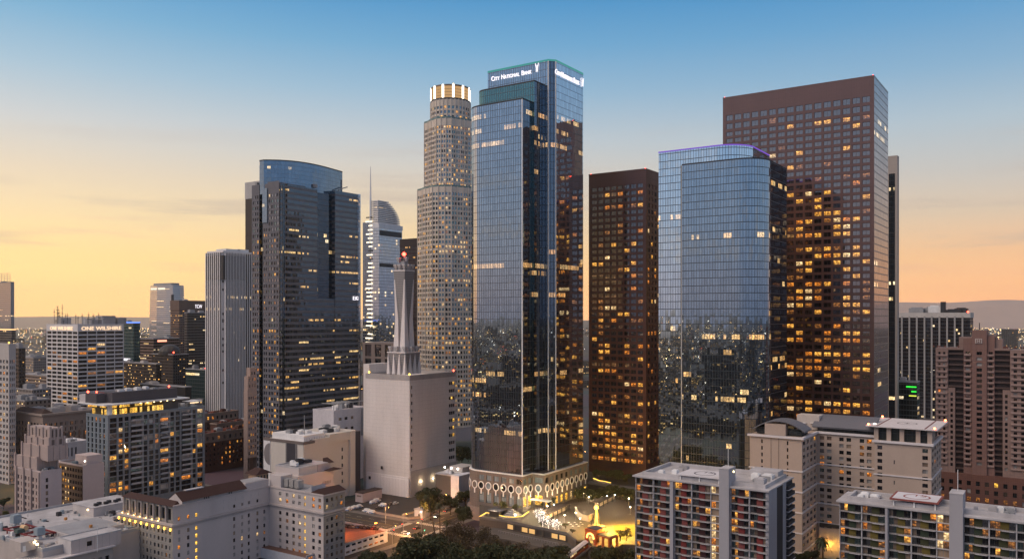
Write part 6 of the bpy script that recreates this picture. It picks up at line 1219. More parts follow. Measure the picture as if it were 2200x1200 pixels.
# parking lot behind the crossing, with a low wall and a ramp strip
lotA = (W1+4.2, W4+4.2); sheet('parking_lot', [(W1+5, W4+10), (W1+62, W4+10), (W1+62, W4+70), (W1+5, W4+70)], .008, plain('lot_asphalt', (.045, .042, .042), .85, .15, .3))
def wallrun(name, label, pts, h, t, mat, cat='wall', cap=None):
    e = thing(name, label, cat, GL(*pts[0]), ROT); m = MB(); o = pts[0]
    for a, c in zip(pts, pts[1:]):
        d = Vector((c[0]-a[0], c[1]-a[1])).normalized()*t/2; n = Vector((-d.y, d.x)); q = [(a[0]-o[0]+n.x-d.x, a[1]-o[1]+n.y-d.y), (a[0]-o[0]-n.x-d.x, a[1]-o[1]-n.y-d.y), (c[0]-o[0]-n.x+d.x, c[1]-o[1]-n.y+d.y), (c[0]-o[0]+n.x+d.x, c[1]-o[1]+n.y+d.y)]; m.prism(q, 0, h)
    m.build('wall_body', mat, e)
    m = MB()
    for a, c in zip(pts, pts[1:]):
        d = Vector((c[0]-a[0], c[1]-a[1])).normalized()*t*.6; n = Vector((-d.y, d.x)); q = [(a[0]-o[0]+n.x-d.x, a[1]-o[1]+n.y-d.y), (a[0]-o[0]-n.x-d.x, a[1]-o[1]-n.y-d.y), (c[0]-o[0]-n.x+d.x, c[1]-o[1]-n.y+d.y), (c[0]-o[0]+n.x+d.x, c[1]-o[1]+n.y+d.y)]; m.prism(q, h+.003, h+.14, bot=True)
    m.build('coping', cap or PAVE, e); return e
wc = plain('warm_wall', (.36, .30, .26), .85)
p1 = gxy(812, 1108); p2 = gxy(968, 1036, 3.)
wallrun('retaining_wall', 'long low pale wall between the car park and the sloping ramp beside the street', [(W1+9, W4+16.5), (W1+72, W4+16.5)], 1.1, .5, wc); wallrun('boundary_wall', 'low pale wall curving round the street corner of the car park', [(W1+5.5, W4+40), (W1+5.5, W4+9), (W1+10, W4+5.6), (W1+60, W4+5.6)], 1.3, .4, wc)
sheet('ramp', [(W1+11, W4+7), (W1+62, W4+7), (W1+62, W4+16), (W1+11, W4+16)], .012, plain('ramp_concrete', (.10, .092, .088), .8, .15, .2, 2.2, 2.2, .25, lcol=.4))
def box_thing(name, label, cat, px, py, parts, z=0., rot=ROT, group=None):
    e = thing(name, label, cat, gnd(px, py, z), rot, group)
    for n, mat, dims in parts: m = MB(); m.box(*dims); m.build(n, mat, e)
    return e
box_thing('attendant_hut', 'small white lot building with bright wall lamps beside the dark trees', 'hut', 908, 1113, [('hut_body', plain('hut_white', (.62, .6, .58), .8), (0, 6, 0, 6, 0, 4.4)), ('roof', WROOF, (-.3, 6.3, -.3, 6.3, 4.4, 4.8)), ('door', DARKM, (-.06, .02, 2, 3.2, 0, 2.2)), ('lamp', COOLW, (-.3, 0, 1, 1.4, 3.4, 3.8)), ('lamp', COOLW, (5, 5.4, -.3, 0, 3.2, 3.6))])
box_thing('shed', 'long pale shed with a dark lean-to roof at the edge of the car park', 'shed', 779, 1079, [('shed_body', plain('shed_pink', (.48, .42, .42), .85), (0, 17, 0, 6, 0, 5.4)), ('roof', plain('shed_roof', (.06, .045, .045), .8), (-.3, 17.3, -.3, 6.3, 5.4, 5.8)), ('sign_board', plain('shed_sign', (.2, .16, .15), .8), (-.1, .02, 1.2, 4.8, 3.2, 4.2))])

# parking deck with the orange-lit roof
def deck():
    b = Bld('parking_deck', 'white parking deck with a rounded corner and an orange-lit roof full of parked cars', 'car park', 742, 393)
    wl = plain('deck_white', (.52, .52, .55), .8); rf = plain('deck_roof', (.16, .09, .07), .75, .2, .3, 2.6, 0, .12, lcol=1.8); xr = b.x(838); zt = b.z(1167); y1 = b.y(700, 10)
    b.wall((-24, 0), (xr-3, 0), 0, zt, spans(.6, xr+20, 13, .72), [(.8, 1.9), (zt-2.1, zt-.9)], wl, .5, fn=lambda i, j, r: r.choice(('tan', 'dark', 'yellow', 'pale', 'orange', 'dark')), name='front_wall')
    o = [(-24, 40), (-24, .6)]+[(xr-3+3*cos(radians(a)), 3+3*sin(radians(a))) for a in range(270, 361, 15)]+[(xr, 40)]
    m = MB(); m.prism([(-24, .55), (xr-3, .55)]+[(xr-3+3*cos(radians(a)), 3+3*sin(radians(a))) for a in range(285, 361, 15)]+[(xr, 40), (-24, 40)], 0, zt-.95, topmi=1); b.part('deck_body', [wl, rf], m)
    m = MB(); pp = [(-24, 0), (xr-3, 0)]+[(xr-3+3*cos(radians(a)), 3+3*sin(radians(a))) for a in range(285, 361, 15)]+[(xr, 40)]
    for k in range(len(pp)-1): d = Vector((pp[k+1][0]-pp[k][0], pp[k+1][1]-pp[k][1])).normalized(); n = (-d.y*.3, d.x*.3); m.prism([pp[k], pp[k+1], (pp[k+1][0]+n[0], pp[k+1][1]+n[1]), (pp[k][0]+n[0], pp[k][1]+n[1])], zt-.95, zt+.02)
    b.part('parapet', wl, m); b.finish(30)
    m = MB(); m.tube([(xr-6, 4, zt-.9), (xr-6, 4, zt+4)], .1, 6); pl = b.part('lamp_post', DARKM, m); m = MB(); m.box(xr-6.6, xr-5.4, 3.6, 4.4, zt+3.9, zt+4.2); b.part('lamp_head', emit('orange_lamp', (1, .3, .05), 10.), m, pl)
    return b, xr, zt-.95
DK, dkx, dkz = deck()

# plaza terraces on the hill
PZ = 8.0
def pl(px, py, z=PZ): return gnd(px, py, z)[:2]
edge = [pl(1030, 1113), pl(1090, 1121), pl(1218, 1147), pl(1238, 1163), pl(1263, 1158), pl(1274, 1172), pl(1318, 1180), pl(1336, 1168)]
far_p = [at(1560, 372), at(1640, 470), at(1420, 560), at(1100, 560), at(1030, 470)]
sheet('plaza', edge+far_p, PZ, PLAZA, False, thick=PZ)
low = [(p[0]*.955, p[1]*.955) for p in edge]
m = MB(); m.prism([low[0], low[1], low[2], low[3], edge[3], edge[2], edge[1], edge[0]], 0, 4.4); tag(m.build('terrace', plain('terrace_pale', (.10, .085, .078), .8, .1, .2)), kind='structure')
sheet('upper_street', [at(1120, 575), at(1262, 492), at(1330, 478), at(1600, 440), at(1720, 470), at(1560, 640), at(1200, 660)], 15., ASPH, False, thick=15.)
sheet('upper_pavement', [at(1262, 491.5), at(1330, 477.5), at(1400, 468), at(1400, 473), at(1332, 482.5), at(1268, 496)], 15.13, PAVE, False, thick=1)
sheet('hill_lawn', [at(1890, 720), at(2020, 720), at(2030, 590), at(1880, 590)], 3., plain('dull_grass', (.05, .065, .03), .95), False, thick=3)
def curb_wall(name, label, pts, h, t, mat, cat, z=PZ, extra=None):
    e = thing(name, label, cat, (*pts[0], z)); m = MB(); o = pts[0]; m2 = MB()
    for a, c in zip(pts, pts[1:]):
        d = Vector((c[0]-a[0], c[1]-a[1])).normalized(); n = Vector((-d.y, d.x))*t/2
        q = [(a[0]-o[0]-n.x, a[1]-o[1]-n.y), (c[0]-o[0]-n.x, c[1]-o[1]-n.y), (c[0]-o[0]+n.x, c[1]-o[1]+n.y), (a[0]-o[0]+n.x, a[1]-o[1]+n.y)]; m.prism(q, 0, h, bot=True)
        if extra: m2.prism([(x*1.0, y) for x, y in q], h+.004, h+.22, bot=True)
    m.build('wall_body', mat, e)
    if extra: m2.build('light_line', extra, e)
    return e
gold_line = emit('gold_line', (1, .62, .12), 2.2)
curb_wall('parapet_wall', 'grey parapet along the front edge of the lit plaza', edge[:4], 1.1, .5, plain('parapet_grey', (.13, .12, .118), .8), 'parapet')
curb_wall('lit_planter_wall', 'wavy planter wall edged with a golden light line in front of the keyhole windows', [pl(1030, 1113), pl(1045, 1104), pl(1062, 1107), pl(1085, 1113), pl(1105, 1114), pl(1122, 1112), pl(1136, 1102)], .9, .6, wc, 'planter', extra=gold_line)
curb_wall('garden_wall', 'curved garden wall with a golden light line behind the plaza trees', [pl(1275, 1031, 15), pl(1287, 1036, 15), pl(1300, 1038, 15), pl(1312, 1041, 15)], 1.2, .8, wc, 'wall', z=15, extra=gold_line)
curb_wall('stone_fountain_wall', 'curved pale fountain wall at the middle of the plaza', [pl(1237, 1100), pl(1242, 1110), pl(1252, 1117), pl(1264, 1119), pl(1274, 1114)], 3., .8, plain('fountain_stone', (.42, .34, .28), .7, .1, .1, .5, 9, .1), 'fountain')
e = thing('terrace_arcade', 'dark terrace wall with warm-lit openings and a railing below the plaza edge', 'terrace wall', (*edge[1], 0)); dv = Vector((edge[2][0]-edge[1][0], edge[2][1]-edge[1][1])); e.rotation_euler = (0, 0, atan2(dv.y, dv.x)); Lt = dv.length
m = MB(); m.box(0, Lt, -.5, -.1, 4.4, 5.); m.box(0, Lt, -.5, -.1, 7.3, 8.); m.build('beam', plain('terrace_dark', (.07, .06, .055), .8), e)
for k in range(9):
    m = MB(); m.box(k*Lt/8-.35, k*Lt/8+.35, -.75, -.52, 4.4, 8.); m.build('pier', plain('terrace_dark', (0, 0, 0)), e)
    if k < 8: m = MB(); m.box(k*Lt/8+.4, (k+1)*Lt/8-.4, -.3, -.12, 5.02, 7.28); m.build('opening', emit('opening_glow', (1, .56, .2), .9) if k in (0, 2, 3, 6, 7) else DARKM, e)
m = MB(); m.box(0, Lt, -7.1, -7., 5.3, 5.4); m.build('railing', GREYM, e)
for k in range(24): m = MB(); m.box(k*Lt/23-.04, k*Lt/23+.04, -7.09, -7.01, 4.4, 5.3); m.build('railing_post', GREYM, e)
# long roofs over the stairs
def canopy(label, pa, pb, w, z0, z1, glow):
    e = thing('stair_canopy', label, 'canopy', (*pa, PZ)); d = Vector((pb[0]-pa[0], pb[1]-pa[1])); L = d.length; e.rotation_euler = (0, 0, atan2(d.y, d.x))
    m = MB(); m.box(0, L, 0, w, z1-.4, z1); m.build('roof', plain('brown_roof', (.085, .062, .052), .7), e); m = MB(); m.box(.4, L-.4, w*.35, w*.5, z0, z1-.41); m.build('back_wall', plain('canopy_wall', (.5, .4, .3), .8), e); m = MB(); m.box(.6, L-.6, w*.2, w*.25, z1-.62, z1-.45); m.build('light_strip', glow, e)
    for k in range(6): m = MB(); m.box(L*k/5-.2+.3*(k == 0)-.3*(k == 5), L*k/5+.2+.3*(k == 0)-.3*(k == 5), .1, .5, 0, z1-.41); m.build('post', DARKM, e)
canopy('long dark stair roof with warm light under it, left of the golden sculpture', pl(1180, 1117), pl(1226, 1094), 6, 0, 3.4, emit('strip_warm', (1, .65, .25), 4.)); canopy('second stair roof lit by a row of white lights, behind the fountain', pl(1288, 1092), pl(1334, 1068), 6, 0, 3.4, emit('strip_white', (1, .9, .7), 8.))
b = thing('glass_pyramid', 'small glass pyramid skylight beside the lit planter wall', 'skylight', (*pl(1101, 1108), PZ), ROT)
m = MB(); m.hull8([(-4, -4, .5), (4, -4, .5), (4, 4, .5), (-4, 4, .5)], [(-.1, -.1, 4), (.1, -.1, 4), (.1, .1, 4), (-.1, .1, 4)]); m.build('glass', C('pyramid_glass', (.6, .6, .6), (.14, .13, .12), f0=.3, pu=.9, pv=.9, wu=.1, wv=.1, line=(.5, .48, .45), litp=0, rowp=2), b); m = MB(); m.box(-4.3, 4.3, -4.3, 4.3, 0, .5); m.build('base', PAVE, b)
box_thing('pavilion', 'low dark pavilion roof beside the planter trees under the keyhole windows', 'pavilion', 1066, 1107, [('roof', plain('slate_roof', (.09, .09, .11), .7), (-3, 7, -4, 4, 2.8, 3.2)), ('body', plain('pav_dark', (.05, .045, .04), .8), (-2, 6, -3, 3, 0, 2.8))], z=PZ)
# orange hillside railway station, its car and track
def funicular():
    orr = plain('station_orange', (.42, .085, .03), .6, .08, .1); blk = plain('station_dark', (.05, .03, .03), .7); st = gnd(1270, 1167, PZ); e = thing('railway_station', 'orange hillside railway station with a glowing arch and a square upper cupola', 'station', st, ROT-.22)
    m = MB(); nA = 12; w, h = 4.2, 5.2
    m.box(-.5, .5, w*.5, w*.5+1.2, 0, h); m.box(-.5, .5, -w*.5-1.2, -w*.5, 0, h); m.box(-.5, .5, -w*.5-1.2, w*.5+1.2, h, h+1.4); m.build('arch_wall', orr, e)
    m = MB()
    pts = [(-.62, -w/2*cos(pi*k/nA), 2.6+2.3*sin(pi*k/nA)) for k in range(nA+1)]; m.tube(pts, .3, 6); m.build('arch_light', emit('arch_light', (1, .38, .08), 7.), e)
    m = MB(); m.box(.5, 8, -3.4, 3.4, 4.6, 5.); m.build('roof', blk, e); m = MB(); m.box(1, 6, -2.6, 2.6, 5, 6.6); m.build('cupola', orr, e); m = MB(); m.box(.6, 6.4, -3, 3, 6.6, 6.9); m.build('cupola_roof', plain('cupola_roof', (.10, .09, .10), .7), e)
    m = MB(); m.box(0, 6.5, -11, -3.2, 4.2, 4.7); m.build('side_roof', orr, e); m = MB(); m.box(.5, 6, -10.5, -3.6, 4.7, 5.); m.build('side_roof_top', plain('cupola_roof', (0, 0, 0)), e)
    for x, y in ((.4, -10.4), (5.8, -10.4), (.4, -6.8), (5.8, -6.8)): m = MB(); m.box(x-.4, x+.4, y-.4, y+.4, 0, 4.2); m.build('column', orr, e)
    m = MB(); m.box(2.2, 5, -.6, .6, 0, 3); m.build('ticket_booth', blk, e)
    # track slopes down towards the viewer
    T0 = (-1.5, .2, -.35); T1 = (-62, 0., -20.); t = thing('railway_track', 'steep inclined railway track on a dark trestle below the orange station', 'railway', st, ROT-.22)
    d = Vector(T1)-Vector(T0); sidev = Vector((-d.y, d.x, 0)).normalized()
    for s in (-1.6, -.5, .5, 1.6): m = MB(); m.tube([tuple(Vector(T0)+sidev*s), tuple(Vector(T1)+sidev*s)], .09, 4); m.build('rail', plain('rail_steel', (.3, .27, .25), .4, metal=.6), t)
    m = MB(); q = [Vector(T0)+sidev*2.2, Vector(T0)-sidev*2.2, Vector(T1)-sidev*2.2, Vector(T1)+sidev*2.2]; up = Vector((0, 0, .5)); m.hull8([tuple(v-up*2) for v in q][::-1], [tuple(v-up*.4) for v in q][::-1]); m.build('trestle_deck', plain('trestle', (.10, .085, .08), .8), t)
    for k in range(1, 6): v = Vector(T0)+d*k/6; m = MB(); m.box(v.x-.5, v.x+.5, v.y-1.6, v.y+1.6, -st[2]-.2, v.z-.9); m.build('trestle_pier', plain('trestle', (0, 0, 0)), t)
    c = thing('funicular_car', 'orange funicular car with a pale roof, nose down on the track below the station', 'railway car', st, ROT-.22)
    A = Vector(T0)+d*.03; B_ = Vector(T0)+d*.235; 
    def sec(v, w, z): return [tuple(v+sidev*w+Vector((0, 0, z))), tuple(v-sidev*w+Vector((0, 0, z)))]
    def slabz(z0, z1, w, mat, name, a=A, bb=B_): m = MB(); q0 = sec(a, w, z0)+sec(bb, w, z0)[::-1]; q1 = sec(a, w, z1)+sec(bb, w, z1)[::-1]; m.hull8(q0[::-1], q1[::-1]); return m.build(name, mat, c)
    slabz(.3, 1.4, 1.35, orr, 'car_body'); slabz(1.4, 2.5, 1.25, C('car_windows', (.4, .3, .2), (.12, .05, .02), f0=.1, pu=1.1, pv=30, wu=.25, wv=0, line=(.3, .06, .03), litp=.6, rowp=2, lits=1.2, run=1, lith=1.), 'windows'); slabz(2.5, 2.8, 1.5, plain('car_roof', (.62, .52, .46), .6), 'car_roof'); slabz(2.8, 3.1, .7, plain('car_roof', (0, 0, 0)), 'roof_clerestory')
    e2 = MB(); v = B_; e2.box(v.x-.3, v.x-.05, v.y-.25, v.y+.25, v.z+1, v.z+1.5); e2.build('headlight', COOLW, c)
funicular()
# golden lit mast sculpture
e = thing('lit_sculpture', 'tall golden-lit mast structure with slanting legs rising from the plaza', 'sculpture', gnd(1281, 1131, PZ))
m = MB(); m.tube([(0, 0, 0), (0, 0, 9)], [1., .6], 8); m.build('mast', plain('gold_mast', (.5, .38, .16), .6), e)
for k in range(3): a = 2*pi*k/3+.5; m = MB(); m.tube([(3*cos(a), 3*sin(a), 0), (.5*cos(a), .5*sin(a), 8.5)], .2, 6); m.build('leg', DARKM, e)
m = MB(); m.lathe((0, 0, 8.8), [(.6, 0), (1., .5), (1., 1.2), (.2, 1.9), (.02, 2)], 10); m.build('lantern', emit('mast_lantern', (1, .5, .06), 9.), e); m = MB(); m.lathe((0, 0, .05), [(4.2, 0), (4.2, .6), (3.8, .6), (.1, .61)], 24); m.build('basin', plain('basin_stone', (.4, .3, .18), .7), e)
sheet('plaza_lawn', [pl(1318, 1126), pl(1365, 1126), pl(1365, 1148), pl(1340, 1160), pl(1322, 1150)], PZ+.02, plain('lit_lawn', (.10, .09, .025), .9), False, thick=.5)
# ================================================================== trees
def leafmat(name, c0, c1):
    m, nt, out = newmat(name); p = N(nt, 'ShaderNodeBsdfPrincipled', i={'Roughness': .6, 'Specular IOR Level': .25}); pos = POS(nt)
    w = N(nt, 'ShaderNodeTexWhiteNoise', noise_dimensions='3D'); fl = N(nt, 'ShaderNodeVectorMath', op='FLOOR'); nt.links.new(pos, fl.inputs[0]); nt.links.new(fl.outputs[0], w.inputs[0])
    nt.links.new(MIX(nt, M_(nt, 'ADD', M_(nt, 'MULTIPLY', NOISE(nt, pos, .35, 2), .7), M_(nt, 'MULTIPLY', w.outputs[0], .35)), c0, c1), p.inputs[0]); nt.links.new(p.outputs[0], out.inputs[0]); return m
LEAF = leafmat('leaf_dark', (.016, .021, .01), (.05, .058, .022)); LEAFB = leafmat('leaf_autumn', (.022, .016, .009), (.066, .045, .021)); LEAFY = leafmat('leaf_light', (.06, .065, .02), (.15, .14, .045)); BARK = plain('bark', (.07, .05, .038), .9, .3, .2)
def tree_proto(seed, mat, h=14., r=6.5, n=1500, blobs=11, leaf=.75, sparse=False):
    rg = random.Random(seed); tm = MB(); cm = MB(); th = h*.34
    tm.tube([(0, 0, -.5), (.15, .1, th*.6), (.1, -.2, h*.55)], [.42, .32, .16], 7); bl = []
    for k in range(blobs):
        a = rg.uniform(0, 2*pi); rr = r*rg.uniform(.15, .72); z = th+(h-th)*rg.uniform(.12, .86); s = r*rg.uniform(.30, .48)*(1.1-.35*(z-th)/(h-th)); bl.append((rr*cos(a), rr*sin(a), z, s)); tm.tube([(.1, 0, h*rg.uniform(.25, .45)), (rr*.55*cos(a), rr*.55*sin(a), z-s*.8), (rr*cos(a), rr*sin(a), z)], [.2, .13, .04], 5)
    for k in range(n):
        x, y, z, s = rg.choice(bl); v = Vector((rg.gauss(0, 1), rg.gauss(0, 1), rg.gauss(0, 1))).normalized()*s*(rg.random()**.33); c = Vector((x+v.x, y+v.y, z+v.z*.8)); L = leaf*rg.uniform(.6, 1.35)
        a = Vector((rg.gauss(0, 1), rg.gauss(0, 1), rg.gauss(0, .6))).normalized(); bb = a.cross(Vector((rg.gauss(0, 1), rg.gauss(0, 1), rg.gauss(0, 1)))).normalized()
        q = [c-a*L*.5, c+bb*L*.32, c+a*L*.5, c-bb*L*.32]
        i0 = len(cm.v); cm.v += [tuple(p) for p in q]; cm.f.append([i0, i0+1, i0+2, i0+3]); cm.uv.append([(0, 0), (1, 0), (1, 1), (0, 1)]); cm.mi.append(0)
    e = thing('broadleaf_tree', 'tree', 'tree'); tm.build('trunk', BARK, e, True); cm.build('crown', mat, e); e['h'] = h; return e
PROT = {'oak': tree_proto(1, LEAF, 15, 8.5, 4200, 15, 1.05), 'round': tree_proto(2, LEAF, 11, 5.5, 2200, 11, .85), 'brown': tree_proto(3, LEAFB, 12, 6.5, 1500, 14, .62), 'brown2': tree_proto(4, LEAFB, 10, 6., 1300, 11, .62), 'small': tree_proto(5, LEAF, 6, 2.6, 600, 7, .5), 'yellow': tree_proto(6, LEAFY, 7, 4.2, 1100, 8, .5), 'bush': tree_proto(8, LEAF, 3.2, 2.4, 420, 6, .45)}
used = set()
def tree(kind, px, py, z, h, label, group=None, rot=None):
    p = PROT[kind]; e = p if kind not in used else copy_tree(p); used.add(kind); s = h/p['h']*(.84 if kind[:5] == 'brown' else 1.); e.location = gnd(px, py, z); e.scale = (s, s, s); e.rotation_euler = (0, 0, rot if rot is not None else RNG.uniform(0, 6.28)); tag(e, label, 'tree', group); return e
G = 'trees on the dark slope below the plaza'
T = [('oak', 925, 1116, 0, 17, 'big dark round tree beside the white lot building', None), ('round', 968, 1104, 0, 11, 'dark tree right of the big tree along the street', None), ('round', 1000, 1092, 0, 12.5, 'round tree with a bare trunk left of the keyhole-window podium', None), ('oak', 995, 1128, 0, 10, 'dark tree at the street edge below the keyhole-window podium', None),
     ('oak', 898, 1254, 0, 20, 'large dark oak filling the bottom edge left of centre', None), ('oak', 935, 1230, 0, 16, 'dark oak just right of the large bottom-edge oak', G), ('oak', 800, 1258, 0, 14, 'dark treetop at the bottom edge below the parking deck', None), ('oak', 838, 1268, 0, 13, 'dark treetop between the parking deck and the large oak', None),
     ('brown', 968, 1190, 0, 17, 'brownish bare-looking tree beside the tall palms', G), ('brown2', 1002, 1182, 0, 15, 'brownish tree nearest the lit planter wall end', G), ('brown', 1034, 1192, 0, 15, 'brown tree below the left end of the plaza edge', G), ('brown2', 1012, 1222, 0, 15, 'reddish-brown tree at the bottom edge below the plaza', G), ('oak', 975, 1240, 0, 14, 'dark green tree at the bottom edge under the palms', G), ('oak', 1055, 1246, 0, 15, 'dark green tree at the bottom edge below the plaza wall', G), ('brown', 1085, 1216, 0, 12.5, 'thin brown tree in front of the terrace wall', G),
     ('brown2', 1120, 1214, 0, 12.5, 'brown tree below the middle of the plaza edge', G), ('oak', 1105, 1256, 0, 15.5, 'dark treetop at the bottom edge below the string-lit trees', G), ('brown', 1158, 1222, 0, 12.5, 'brown tree in front of the warm-lit terrace openings', G), ('round', 1196, 1224, 0, 12.5, 'dark tree left of the funicular track', G), ('oak', 1155, 1262, 0, 15, 'dark treetop at the bottom edge left of the funicular track', G), ('brown2', 1222, 1240, 0, 10, 'brown tree beside the lower funicular track', G), ('oak', 1302, 1250, 0, 14.5, 'green tree at the bottom edge right of the funicular track', None), ('round', 1335, 1244, 0, 13.5, 'green treetop at the bottom edge beside the red-panelled block', None), ('round', 1278, 1262, 0, 12, 'green treetop directly under the station', None),
     ('brown', 1060, 1206, 0, 13.5, 'brown tree standing before the dark opening of the terrace wall', G), ('brown2', 1140, 1232, 0, 13, 'brown tree left of the tree before the warm-lit openings', G), ('brown', 945, 1206, 0, 15, 'brown tree between the large oak and the palms', G), ('brown2', 985, 1212, 0, 14.5, 'brown tree under the brownish bare-looking tree', G), ('oak', 1020, 1258, 0, 15, 'dark treetop at the bottom edge left of the green pair', G), ('oak', 1190, 1266, 0, 15, 'dark treetop at the bottom edge beside the trestle', G), ('brown', 1095, 1240, 0, 13.5, 'brown tree under the thin tree at the terrace wall', G), ('oak', 960, 1262, 0, 14, 'dark treetop at the bottom edge right of the large oak', G), ('brown', 1205, 1212, 0, 10.5, 'brown tree close to the terrace steps', G),
     ('brown', 1346, 1160, PZ, 6.5, 'bushy brown tree right of the orange station', None), ('yellow', 1332, 1162, PZ, 5.5, 'yellow-lit tree right of the orange station', None), ('yellow', 1075, 1104, PZ, 7, 'yellow-green tree before the tall podium windows', None), ('yellow', 1110, 1101, PZ, 4.5, 'small yellowish tree behind the glass pyramid', None), ('small', 1188, 1089, PZ, 6, 'dark little tree before the podium arcade', None), ('small', 1178, 1092, PZ, 4.6, 'low dark tree left of the arcade tree', None), ('small', 1166, 1093, PZ, 4.2, 'low dark tree by the podium corner', None),
     ('round', 1286, 1032, 15, 7.5, 'dark tree behind the golden garden wall', None), ('round', 1306, 1034, 15, 7, 'dark tree in the plaza garden near the upper street', None), ('oak', 1326, 1036, 15, 7.5, 'wide dark tree in the plaza garden left of the red-panelled block', None), ('round', 1347, 1040, 15, 7, 'dark tree against the red-panelled block', None), ('round', 1259, 1074, PZ, 8, 'dark tree right of the podium arcade end', None), ('round', 1271, 1078, PZ, 8.5, 'dark tree among the plaza globe lamps', None), ('round', 1284, 1083, PZ, 8, 'dark tree before the second stair roof', None), ('round', 1350, 1082, PZ, 6, 'dark tree right of the second stair roof', None), ('oak', 1243, 1076, PZ, 7, 'dark tree at the end of the arcade', None),
     ('round', 1298, 1077, PZ, 8, 'dark tree left of the second stair roof lights', None), ('oak', 1313, 1072, PZ, 8, 'broad dark tree beyond the second stair roof', None), ('round', 1330, 1073, PZ, 8.5, 'dark tree at the far end of the second stair roof', None), ('round', 1346, 1076, PZ, 9, 'tall dark tree beside the red-panelled block balconies', None),
     ('small', 1303, 1016, 15, 6, 'single small tree in the upper street verge', None), ('bush', 1344, 1022, 15, 3.6, 'dark bush in the upper street verge', None), ('round', 1316, 1028, 15, 6, 'dark tree between garden and upper street', None),
     ('oak', 992, 1000, 3, 14, 'dark tree between the exchange building and the tallest blue tower', None), ('yellow', 1006, 990, 3, 5, 'small lit tree behind the grey annex', None), ('oak', 4, 1012, 0, 14, 'dark park tree at the left edge', None), ('oak', 24, 1000, 0, 12, 'dark park tree beside the lamp left of the art deco building', None), ('round', 8, 1092, 0, 7, 'dark palm-like tree in the bottom left park', None), ('yellow', 6, 1120, 0, 6, 'yellow-lit shrub in the bottom left park', None),
     ('round', 1800, 1240, 4, 9, 'green shrubbery in the hotel courtyard', None), ('round', 1745, 1215, 2, 8, 'dark tree between the apartment block and the hotel', None), ('round', 1718, 1225, 2, 9, 'dark tree at the foot of the dark side balconies', None),
     ('bush', 1163, 1128, PZ, 2.4, 'low bush in the plaza planter behind the string-lit trees', None), ('bush', 1229, 1144, PZ, 2.2, 'lone bush left of the orange station', None), ('bush', 1215, 1134, PZ, 3, 'planter bush right of the string-lit trees', None)]
for q in T: tree(*q[:5], q[5], q[6])
for k in range(7): tree('small', 1950+k*9, 885-(k % 3)*3, 3, 9+(k % 3)*2, ('thin', 'tall', 'spindly', 'bushy', 'pale', 'leaning', 'low')[k]+' park tree in the row on the dull lawn behind the hotel helipad', 'park trees on the dull lawn')
# string-lit trees
sl = emit('twinkle_white', (1, .88, .78), 6.); first = None
def lit_tree(px, py, h, label):
    global first
    if first is None:
        rg = random.Random(12); e = thing('lit_tree', label, 'tree', (0, 0, 0), 0, 'white string-lit trees on the plaza'); m = MB(); m.tube([(0, 0, 0), (0, .1, 2.4), (.1, 0, 4)], [.16, .12, .05], 6); bm_ = MB()
        for k in range(12): a = rg.uniform(0, 6.28); z = rg.uniform(1.5, 3.4); m.tube([(0, 0, z), (1.1*cos(a), 1.1*sin(a), z+.9), (1.9*cos(a), 1.9*sin(a), z+1.5)], [.06, .04, .02], 4)
        m.build('trunk', BARK, e)
        for k in range(64): v = Vector((rg.gauss(0, 1), rg.gauss(0, 1), rg.gauss(0, 1))).normalized()*rg.uniform(.5, 1.9); x, y, z = v.x, v.y, 3.6+v.z*.8; bm_.box(x-.04, x+.04, y-.04, y+.04, z-.04, z+.04)
        for k in range(40): z = rg.uniform(.1, 2.6); a = rg.uniform(0, 6.28); bm_.box(.16*cos(a)-.04, .16*cos(a)+.04, .16*sin(a)-.04, .16*sin(a)+.04, z, z+.08)
        o = bm_.build('string_bulbs', sl, e); o['kind'] = 'stuff'; first = e
    else: e = copy_tree(first); e['label'] = label
    e.location = gnd(px, py, PZ); s = h/5.2; e.scale = (s, s, s); e.rotation_euler = (0, 0, px)
for q in ((1152, 1112, 5, 'left-hand tree of the pair at the far end'), (1162, 1108, 4.6, 'farthest tree beside the podium corner'), (1158, 1122, 5.4, 'tall tree in the left line'), (1168, 1118, 5, 'tree in the crowded middle'), (1166, 1131, 5.4, 'tree just behind the plaza parapet at left'), (1176, 1127, 5.2, 'tree near the middle of the grove'), (1178, 1138, 5.4, 'tree overhanging the parapet middle'), (1188, 1133, 5, 'tree at the right side of the grove'), (1192, 1141, 5.2, 'nearest right-hand tree at the parapet'), (1200, 1138, 4.8, 'last tree beside the bright lamp')): lit_tree(q[0], q[1], q[2], 'white string-lit tree, '+q[3])
